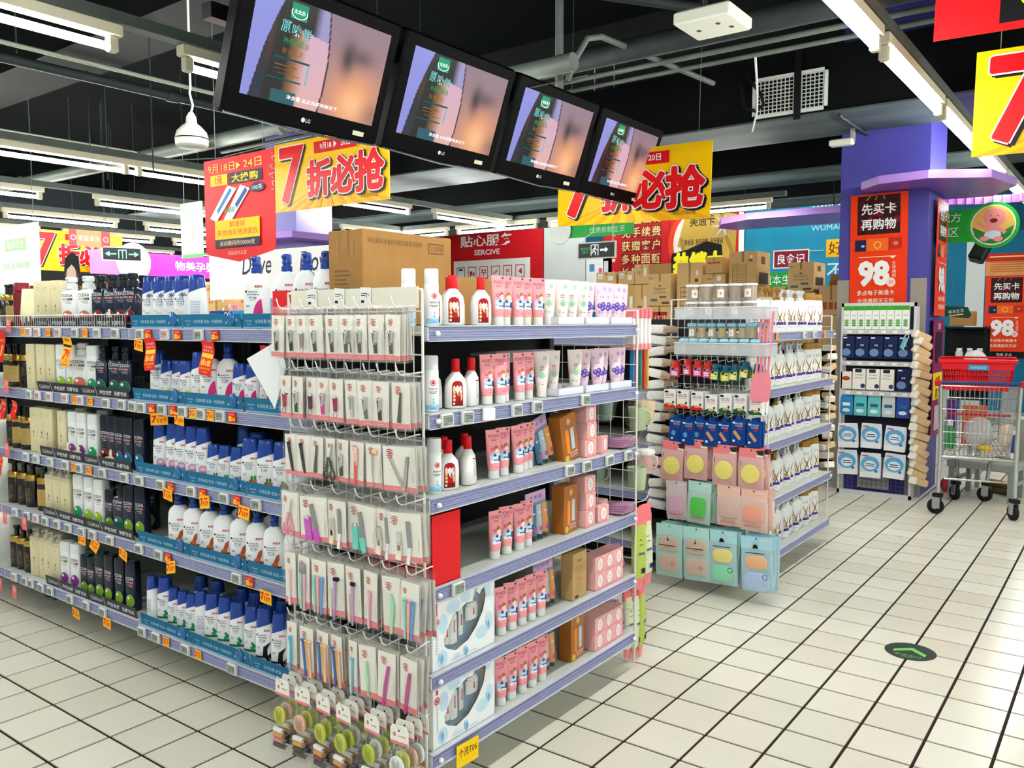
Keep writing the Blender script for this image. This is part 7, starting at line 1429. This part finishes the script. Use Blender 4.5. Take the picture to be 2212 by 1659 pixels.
# ================================================================== stacked cartons
def cbox(w_, d, h, pr=None, m=CARD, side=None):
    mb = MB().bev(-w_ / 2, 0, 0, w_ / 2, d, h, m, .004); mb.fn = flat(0); mb.rect(-w_ * .04, h * .75, w_ * .04, h, TAPE)
    q = MB(flat(0)); D_ = mat('6a4c28', .7)
    if pr == 'diaper': q.text('P&G', -w_ * .38, h * .82, h * .06, D_).text('Pampers', 0, h * .46, h * .12, mat('3a5a6c', .6), wide=w_ * .5).text('帮宝适 超薄干爽', 0, h * .38, h * .06, D_, wide=w_ * .55).rect(-w_ * .4, h * .14, -w_ * .1, h * .22, mat('4a6a7c', .6)).rect(w_ * .0, h * .24, w_ * .3, h * .31, mat('4a6a7c', .6)).rect(w_ * .1, h * .05, w_ * .42, h * .13, D_).ell(0, h * .62, w_ * .05, h * .03, D_, 10)
    elif pr == 'form':
        for i in range(9): q.rect(-w_ * .36, h * (.25 + i * .055), w_ * .12, h * (.257 + i * .055), D_)
        for u in (-.36, -.2, .12): q.rect(w_ * u, h * .25, w_ * u + .004, h * .70, D_)
        q.rect(w_ * .2, h * .76, w_ * .34, h * .80, D_).rect(w_ * .26, h * .84, w_ * .34, h * .90, WMAT)
    elif pr == 'lab': q.rect(-w_ * .42, h * .5, -w_ * .16, h * .85, WMAT).rect(w_ * .1, h * .35, w_ * .36, h * .7, WMAT).rect(-w_ * .38, h * .62, -w_ * .22, h * .66, TXT)
    elif pr == 'lab1': q.rect(w_ * .15, h * .4, w_ * .32, h * .8, WMAT).rect(-w_ * .3, h * .6, 0, h * .63, D_).rect(-w_ * .3, h * .5, -w_ * .05, h * .53, D_)
    elif pr == 'red': q.rect(-w_ * .3, h * .5, w_ * .35, h * .85, mat('a82428', .5)).rect(-w_ * .4, h * .1, w_ * .4, h * .35, TXT).text('红枣', .02, h * .56, h * .2, mat('f0d0a0', .5))
    elif pr == 'icons':
        for u in (-.25, 0, .25): q.rect(w_ * u - .02, h * .6, w_ * u + .02, h * .72, mat('b8562c', .6))
        q.rect(-w_ * .3, h * .5, w_ * .3, h * .51, mat('b8562c', .6))
    s2 = MB(lambda u, v, e: (-w_ / 2 - e, u, v)); 
    ps = [('box_body', mb.mesh('box_body'))]
    if pr: ps.append(('printed_side', q.mesh('printed_side')))
    if side:
        e_ = MB(lambda u, v, e: (w_ / 2 + e, u, v)); e_.rect(d * .3, h * .7, d * .6, h * .88, D_).rect(d * .15, h * .22, d * .85, h * .5, mat('3a2c20', .6)); ps.append(('printed_end', e_.mesh('printed_end')))
    return T('carton', *ps)
XB = 5.08
CL = [  # y centre, z, width, depth, height, print, label
 (3.20, 1.16, .26, .3, .62, 'lab1', 'brown carton under two small ones, leftmost in lower row'), (2.95, 1.16, .22, .3, .62, 'lab1', 'brown carton in lower row, second from left'), (2.76, 1.16, .17, .3, .62, 'lab1', 'narrow brown carton left of the diaper carton'),
 (3.20, 1.785, .25, .26, .14, 'lab', 'small brown carton with two white labels, upper row'), (2.96, 1.785, .20, .26, .145, 'lab', 'small brown carton with white label, upper row'), (2.765, 1.785, .17, .26, .21, 'lab1', 'tall small carton beside the diaper carton'),
 (2.55, 1.16, .26, .3, .385, 'red', 'carton with red print below the diaper carton'), (2.55, 1.55, .26, .3, .34, 'diaper', 'diaper carton with raised flap in the carton stack'),
 (2.22, 1.16, .28, .34, .83, 'form', 'tall brown carton with printed form and barcode'), (1.93, 1.16, .26, .34, .58, None, 'plain brown carton under a small one'), (1.95, 1.745, .24, .3, .12, 'lab1', 'flat brown carton second from top of its stack'), (1.95, 1.87, .18, .24, .16, 'icons', 'small brown carton on top of flat one'),
 (1.655, 1.16, .28, .3, .5, None, 'brown carton base under the tallest carton'), (1.655, 1.665, .29, .36, .41, 'form', 'large brown carton highest in the row, with table print'), (1.36, 1.16, .28, .3, .56, 'lab1', 'brown carton between largest carton and second diaper carton'),
 (1.08, 1.16, .28, .3, .50, None, 'brown carton under the second diaper carton'), (1.08, 1.665, .24, .36, .28, 'diaper', 'second diaper carton near the purple column'), (.80, 1.16, .22, .3, .56, 'icons', 'carton with red symbols beside the purple column')]
for y, z, w_, d, h, pr, l in CL: put(cbox(w_, d, h, pr, CARD3 if (int(y * 100) % 2) else CARD4, side=(w_ > .28 or 'second diaper' in l)), (XB + .01 * math.sin(y * 9), y, z), l, 'carton', 'cartons on the stock shelving', rz=R(-90))
fp_ = MB().box(-.13, 0, 0, .13, .004, .10, CARD2).mesh('carton_flap'); dia = [o for o in bpy.data.objects if o.get('label', '').startswith('diaper carton')][0]; link('flap', fp_, dia, (0, 0, .34))
of = [o for o in bpy.data.objects if o.get('label', '').startswith('carton with red symbols')][0]; link('flap', MB().box(-.11, 0, 0, .11, .004, .14, CARD).mesh('flap'), of, (0, .3, .56), (R(-30), 0, 0)); link('flap', MB().box(0, 0, 0, .1, .28, .004, CARD2).mesh('flap'), of, (.11, 0, .56), (0, R(-40), 0))
# distant cartons on the far shelving row at left
k = 0
sb = [cbox(.2, .2, .13, 'lab', CARD4), cbox(.16, .2, .11, 'lab1', CARD3), cbox(.22, .2, .16, 'icons', CARD4)]
for r_ in range(4):
    for c in range(7):
        if r_ >= (4, 3, 4, 2, 4, 3, 4)[c]: continue
        put(sb[c % 3], (3.06, 6.40 + c * .235, 1.361 + r_ * (.13, .11, .16)[c % 3]), 'small distant carton in the left background, %s layer, %s from right' % (ORD[r_], ORD[c]), 'carton', 'distant small cartons', rz=R(-90)); k += 1
pkt = MB().box(-.07, -.002, 0, .07, 0, .14, mat('f4a4a8', .5)); pkt.fn = flat(-.002); pkt.text('20', -.01, .07, .05, mat('a84a54', .5)).text('59', .02, .015, .04, mat('a84a54', .5))
single('price_sign', pkt.mesh('price_sign'), (1.13, 4.12, 1.44), 'pink price sign behind the blue toothpaste boxes', 'sign', rz=R(-90))
single('price_sign', pkt.mesh('price_sign'), (1.13, 4.32, 1.40), 'second pink price sign left of the first', 'sign', rz=R(-90))
# floor sticker
fs = MB().lathe([(0, 0), (.099, 0), (.1, .0006), (0, .0006)], mat('2a3230', .5), 32); fs.fn = lambda u, v, e: (-v * -1 * 1.0, -u, .0006 + e)
GRN = mat('6cc85c', .5); fs.pol([(-.062, -.004), (0, .048), (.062, -.004), (.062, -.034), (0, .016), (-.062, -.034)], GRN).text('安全出口', 0, -.062, .022, GRN, wide=.10).text('EXIT', 0, -.078, .010, GRN, wide=.04)
single('floor_sticker', fs.mesh('floor_sticker'), (.783, -.798, .0005), 'round black floor sticker with green arrow on tiles', 'sticker')
fs2 = single('floor_sticker', bpy.data.objects['floor_sticker'].data, (-2.06, .62, .0005), 'round black floor sticker cut off at left edge', 'sticker', rz=R(90))
lt = mat('6a5c34', .6)
for k, (x, y, z) in enumerate(((-1.84, .44, 6), (-1.94, .06, 4), (-1.6, .56, 3))): single('floor_litter', MB().box(-.012, -.008, 0, .012, .008, .001, lt).box(-.006, -.010, .001, .004, .002, .003, mat('3a3428', .6)).mesh('floor_litter'), (x, y, .0002), 'tiny scrap of paper on the tiles, %s' % ('under shampoo shelf', 'near the camera', 'beside the shelf base')[k], 'scrap', rz=R(30 * k))

# shelving with cartons closing off the far left aisle
gondola('shelving_bay', (1.2, 11.4, 0), 0, 6.0, .6, [1.75, 1.38, 1.0, .6, .2], .021, 'distant wall of shelves under the pink banner', back_h=2.35)
db = [cbox(.3, .25, .22, 'lab', CARD4), cbox(.34, .25, .26, None, mat('8c3a34', .5)), cbox(.26, .25, .2, 'lab1', CARD3), cbox(.3, .25, .24, None, mat('d8d4c8', .5))]
for r_, z in enumerate((1.751, 1.381)):
    for c in range(16): put(db[(c * 3 + r_) % 4], (1.4 + c * .37, 11.5, z), 'distant box under the pink banner, %s shelf, %s from left' % (('upper', 'lower')[r_], ORD[c]), 'box', 'distant boxes under the pink banner')
# ================================================================== trolley with a red basket, step stool
CT = mat('c4c8c6', .25, .9); RUB = mat('17181a', .7); tro = lab(link('shopping_trolley', None, None, (3.656, -.638, 0), (0, 0, R(10))), 'wire shopping trolley with black wheels at right', 'trolley')
# local: x forward (away from camera), y across; handle at x = 0
def grid_quad(mb, a, b, c, d, n, m, r=.0022):
    """wires on quad a-b (bottom) d-c (top)"""
    a, b, c, d = map(Vector, (a, b, c, d))
    for i in range(n + 1): t = i / n; mb.rod(a.lerp(b, t), d.lerp(c, t), r, CT, 4)
    for j in range(m + 1): t = j / m; mb.rod(a.lerp(d, t), b.lerp(c, t), r * (1.6 if j in (0, m) else 1), CT, 4)
zb, zt = .43, .93
near = [(.06, .215, zb), (.06, -.20, zb), (.0, -.235, zt), (.0, .235, zt)]; farq = [(.70, .16, zb + .05), (.70, -.16, zb + .05), (.78, -.18, zt - .08), (.78, .18, zt - .08)]
for nm, q4, n, m in (('rear_wire_panel', (near[0], near[1], near[2], near[3]), 16, 6), ('front_wire_panel', (farq[0], farq[1], farq[2], farq[3]), 10, 6), ('side_wire_panel', (near[0], farq[0], farq[3], near[3]), 18, 6), ('side_wire_panel', (near[1], farq[1], farq[2], near[2]), 18, 6), ('floor_wire_panel', (near[0], near[1], farq[1], farq[0]), 12, 12)):
    g = MB(); grid_quad(g, *q4, n, m); link(nm, g.mesh(nm), tro)
fr = MB()
for s in (1, -1):
    fr.tube([(-.02, s * .245, .95), (0, s * .235, .55), (.02, s * .235, .40), (.02, s * .238, .16)], .014, CT, 8)
    fr.tube([(.02, s * .22, .42), (.3, s * .14, .40), (.55, s * .11, .32), (.64, s * .10, .16)], .014, CHROME, 8)
fr.rod((.02, .235, .42), (.02, -.235, .42), .011, CT, 8).rod((.1, .2, .25), (.1, -.2, .25), .008, CT, 6)
link('frame', fr.mesh('frame', 50), tro)
hb = MB().rod((-.03, .27, .955), (-.03, -.27, .955), .013, mat('2a3a6c', .35), 10); hd = link('handle_bar', hb.mesh('handle_bar', 50), tro)
for s in (1, -1): link('handle_end', MB().bev(-.055, s * .262 - .02, .93, .0, s * .262 + .02, .975, mat('c8141c', .4), .008).mesh('handle_end'), hd)
link('child_seat_bar', MB().box(.055, -.2, .72, .075, .2, .735, mat('b8202c', .4)).mesh('child_seat_bar'), tro)
wl_ = MB(); wl_.lathe([(0, -.015), (.045, -.015), (.056, -.012), (.056, .012), (.045, .015), (0, .015)], RUB, 20)
for i, (x, y, z) in enumerate(wl_.v): wl_.v[i] = (x, z, y)
hubm = MB().lathe([(0, -.017), (.02, -.017), (.02, .017), (0, .017)], STEEL, 12)
for i, (x, y, z) in enumerate(hubm.v): hubm.v[i] = (x, z, y)
wl_, hubm = wl_.mesh('wheel', 40), hubm.mesh('hub')
fk = MB().box(-.022, -.022, .045, .03, -.018, .13, STEEL).box(-.022, .018, .045, .03, .022, .13, STEEL).box(-.03, -.024, .125, .03, .024, .15, RUB).mesh('caster_fork')
for x, y, a in ((.03, .238, 70), (.03, -.238, 25), (.62, .11, 30), (.66, -.10, 60)):
    c = link('caster', fk, tro, (x, y, 0), (0, 0, R(a))); link('wheel', wl_, c, (.012, 0, .0565)); link('hub', hubm, c, (.012, 0, .0565))
# red hand basket
RB = mat('e01c28', .35); bk_ = MB(); x0, x1, y0, y1, h0, h1 = .02, .30, -.235, .235, 0, .22
for s in (0, 1):
    y = (y0, y1)[s]; yi = y * .86
    for k in range(12): t = k / 11; bk_.box(lerp(x0 + .03, x1 - .03, t) - .004, min(yi, y) - .002 + .012, .02, lerp(x0 + .03, x1 - .03, t) + .004, min(yi, y) + .006 + .012, h1, RB)
body = MB(); 
def ringb(z, k): return [(lerp(x0, x1, .5) + dx * (x1 - x0) / 2 * k, dy * y1 * k, z) for dx, dy in ((-1, -1), (1, -1), (1, 1), (-1, 1))]
body.loft([ringb(0, .84), ringb(.035, .86)], RB, (True, False)); body.loft([ringb(.15, .94), ringb(.2, .97)], RB, (False, False)); body.loft([ringb(.195, .96), ringb(.2, 1.05), ringb(.22, 1.05), ringb(.222, .98)], RB, (False, False))
ribs = MB()
for side in range(4):
    a0, b0 = Vector(ringb(.03, .86)[side]), Vector(ringb(.03, .86)[(side + 1) % 4]); a1, b1 = Vector(ringb(.155, .94)[side]), Vector(ringb(.155, .94)[(side + 1) % 4])
    n = 26 if side in (1, 3) else 14
    for k in range(n + 1): t = k / n; ribs.rod(a0.lerp(b0, t), a1.lerp(b1, t), .0032, RB, 4)
    for z_ in (.33, .66): ribs.rod(a0.lerp(a1, z_), b0.lerp(b1, z_), .003, RB, 4)
pl_ = MB(lambda u, v, e: (.022 - e + (0.2 - v) * .03, -u, v)); pl_.rect(-.06, .145, .07, .185, mat('2f86b8', .4)).text('购物篮祝您', .005, .155, .02, mat('bfe0f0', .5), wide=.1)
put(T('hand_basket', ('basket_body', body.mesh('basket_body')), ('ribs', ribs.mesh('ribs')), ('name_plate', pl_.mesh('name_plate')), ('handle', MB().tube([(.16, .24, .2), (.10, .235, .235), (.02, .15, .238), (.015, -.15, .238), (.10, -.235, .235), (.16, -.24, .2)], .006, mat('c8141c', .4), 6).mesh('handle', 60))), (3.69, -.615, .895), 'red plastic hand basket resting on top of trolley', 'basket', rz=R(10))
# things inside the trolley and basket
def blob(sx, sy, sz, m, seed):
    random.seed(seed); mb = MB(); rings = []
    for i in range(9):
        a = math.pi * i / 8; rings.append([((sx * math.sin(a) * math.cos(2 * math.pi * k / 14)) * random.uniform(.8, 1.15), (sy * math.sin(a) * math.sin(2 * math.pi * k / 14)) * random.uniform(.8, 1.15), sz * (1 - math.cos(a))) for k in range(14)])
    return mb.loft(rings, m).mesh('bag_body', 70)
single('plastic_bag', blob(.12, .10, .11, tinted('eef0f2', .5), 3), (3.95, -.60, .47), 'crumpled clear plastic bag inside the trolley', 'bag')
single('plastic_bag', blob(.07, .07, .06, tinted('f4f4f4', .5), 5), (3.82, -.58, 1.06), 'small white plastic bag peeking out of red basket', 'bag')
single('bread_pack', blob(.08, .07, .09, mat('e8d0bc', .4), 8), (3.92, -.79, .47), 'beige packet with orange spot inside the trolley', 'packet')
bo = T('cleaner_bottle', ('bottle_body', MB().loft([sup(.04, .03, 0), sup(.042, .032, .02), sup(.04, .03, .13), sup(.018, .016, .17)], mat('1f8a44', .3)).mesh('bottle_body', 50)), ('cap', MB().lathe([(.018, .168), (.016, .21), (0, .21)], WHITE, 12).mesh('cap')))
put(bo, (3.85, -.43, .455), 'green cleaner bottle inside the trolley', 'bottle')
bo2 = T('cleaner_bottle', ('bottle_body', MB().loft([sup(.03, .025, 0), sup(.032, .027, .12), sup(.014, .014, .15)], mat('1c3c8c', .3)).mesh('bottle_body', 50)), ('cap', MB().lathe([(.014, .148), (.012, .18), (0, .18)], mat('d8dce8', .3), 12).mesh('cap')))
put(bo2, (3.86, -.84, .455), 'dark blue bottle at right inside the trolley', 'bottle', ry=R(12))
single('yellow_packet', blob(.06, .05, .022, mat('f0c81c', .35), 11), (3.88, -.66, .45), 'yellow packet on the trolley floor', 'packet')
single('orange_packet', MB().bev(-.08, -.02, 0, .08, .02, .3, mat('d8744c', .45), .006).mesh('orange_packet'), (4.1, -.55, .46), 'tall orange packet standing inside the trolley', 'packet', rz=R(-80))
single('purple_packet', MB().bev(-.04, -.02, 0, .04, .02, .34, mat('6a3a94', .4, noise=.3, scale=30), .006).mesh('purple_packet'), (4.05, -.40, .46), 'purple packet at left inside the trolley', 'packet', rz=R(-80))
# grey step stool
GS = mat('9ca49c', .5, .2, noise=.1, scale=6)
st = lab(link('step_stool', None, None, (4.62, -.62, 0), (0, 0, R(-10))), 'grey metal two step stool behind the trolley', 'stool')
link('upper_step', MB().bev(.05, -.22, .56, .30, .22, .62, GS, .006).mesh('upper_step'), st); link('lower_step', MB().bev(-.30, -.24, .24, .02, .24, .30, GS, .006).mesh('lower_step'), st)
for x, y, z in ((.27, .19, .57), (.27, -.19, .57), (.06, .19, .57), (.06, -.19, .57), (-.27, .21, .25), (-.27, -.21, .25)): link('leg', MB().box(x - .017, y - .017, 0, x + .017, y + .017, z, GS).mesh('leg'), st)
link('brace', MB().box(-.27, .20, .12, .27, .22, .15, GS).box(-.27, -.22, .12, .27, -.20, .15, GS).mesh('brace'), st)
bd_ = MB()
random.seed(4)
for k in range(60): a = random.uniform(-.05, .05); z = random.uniform(.006, .09); bd_.rod((-.12 + random.uniform(-.02, .02), a, z), (.12 + random.uniform(-.02, .02), a + random.uniform(-.02, .02), z + random.uniform(-.005, .005)), .006, mat('8a7a4c', .9) if k % 2 else mat('6a5c3c', .9), 4)
single('straw_bundle', bd_.mesh('straw_bundle'), (4.75, -.68, 0), 'bundle of straw lying under the grey stool', 'bundle', rz=R(60))
single('red_packet', blob(.05, .04, .06, mat('c8384c', .4), 21), (4.55, -.30, 0), 'crumpled red packet on floor beside the column', 'packet')
# black shelf of jars by the far wall
bsf = lab(link('black_shelving', None, None, (10.0, .72, 0), (0, 0, R(-90))), 'black wire shelving by the far blue wall', 'shelf')
fb = MB()
for x in (0, .55): fb.box(x, 0, 0, x + .02, .02, 1.32, BLACK).box(x, .4, 0, x + .02, .42, 1.32, BLACK)
link('frame', fb.mesh('frame'), bsf)
for z in (.3, .8, 1.28): link('shelf_board', MB().box(0, 0, z, .57, .42, z + .02, BLACK).mesh('shelf_board'), bsf)
link('back_panel', MB().box(0, .41, .3, .57, .42, 1.28, BLACK).mesh('back_panel'), bsf)
for k, (y, c, l) in enumerate(((.55, 'd8d4cc', 'white jar on the black shelving, left one'), (.42, '8cb4d0', 'pale blue jar on the black shelving, middle one'), (.30, 'b08c5c', 'brown jar on the black shelving, right one'))):
    put(T('storage_jar', ('jar_body', MB().lathe([(.045, 0), (.05, .01), (.05, .13), (.035, .16), (0, .16)], mat(c, .4), 14).mesh('jar_body', 45)), ('lid', MB().lathe([(.036, .16), (.036, .19), (0, .19)], WHITE, 14).mesh('lid', 40))), (9.85 + .3, y - .06, .82), l, 'jar', 'jars on the black shelving')
put(cbox(.3, .25, .2, None, CARD), (10.05, .46, 1.322), 'brown carton on top of the black shelving', 'carton', rz=R(-90))
bpy.data.objects.remove(_to); bpy.data.curves.remove(_tc)
print('objects', len(bpy.data.objects), 'tris', sum(len(m.polygons) for m in bpy.data.meshes))
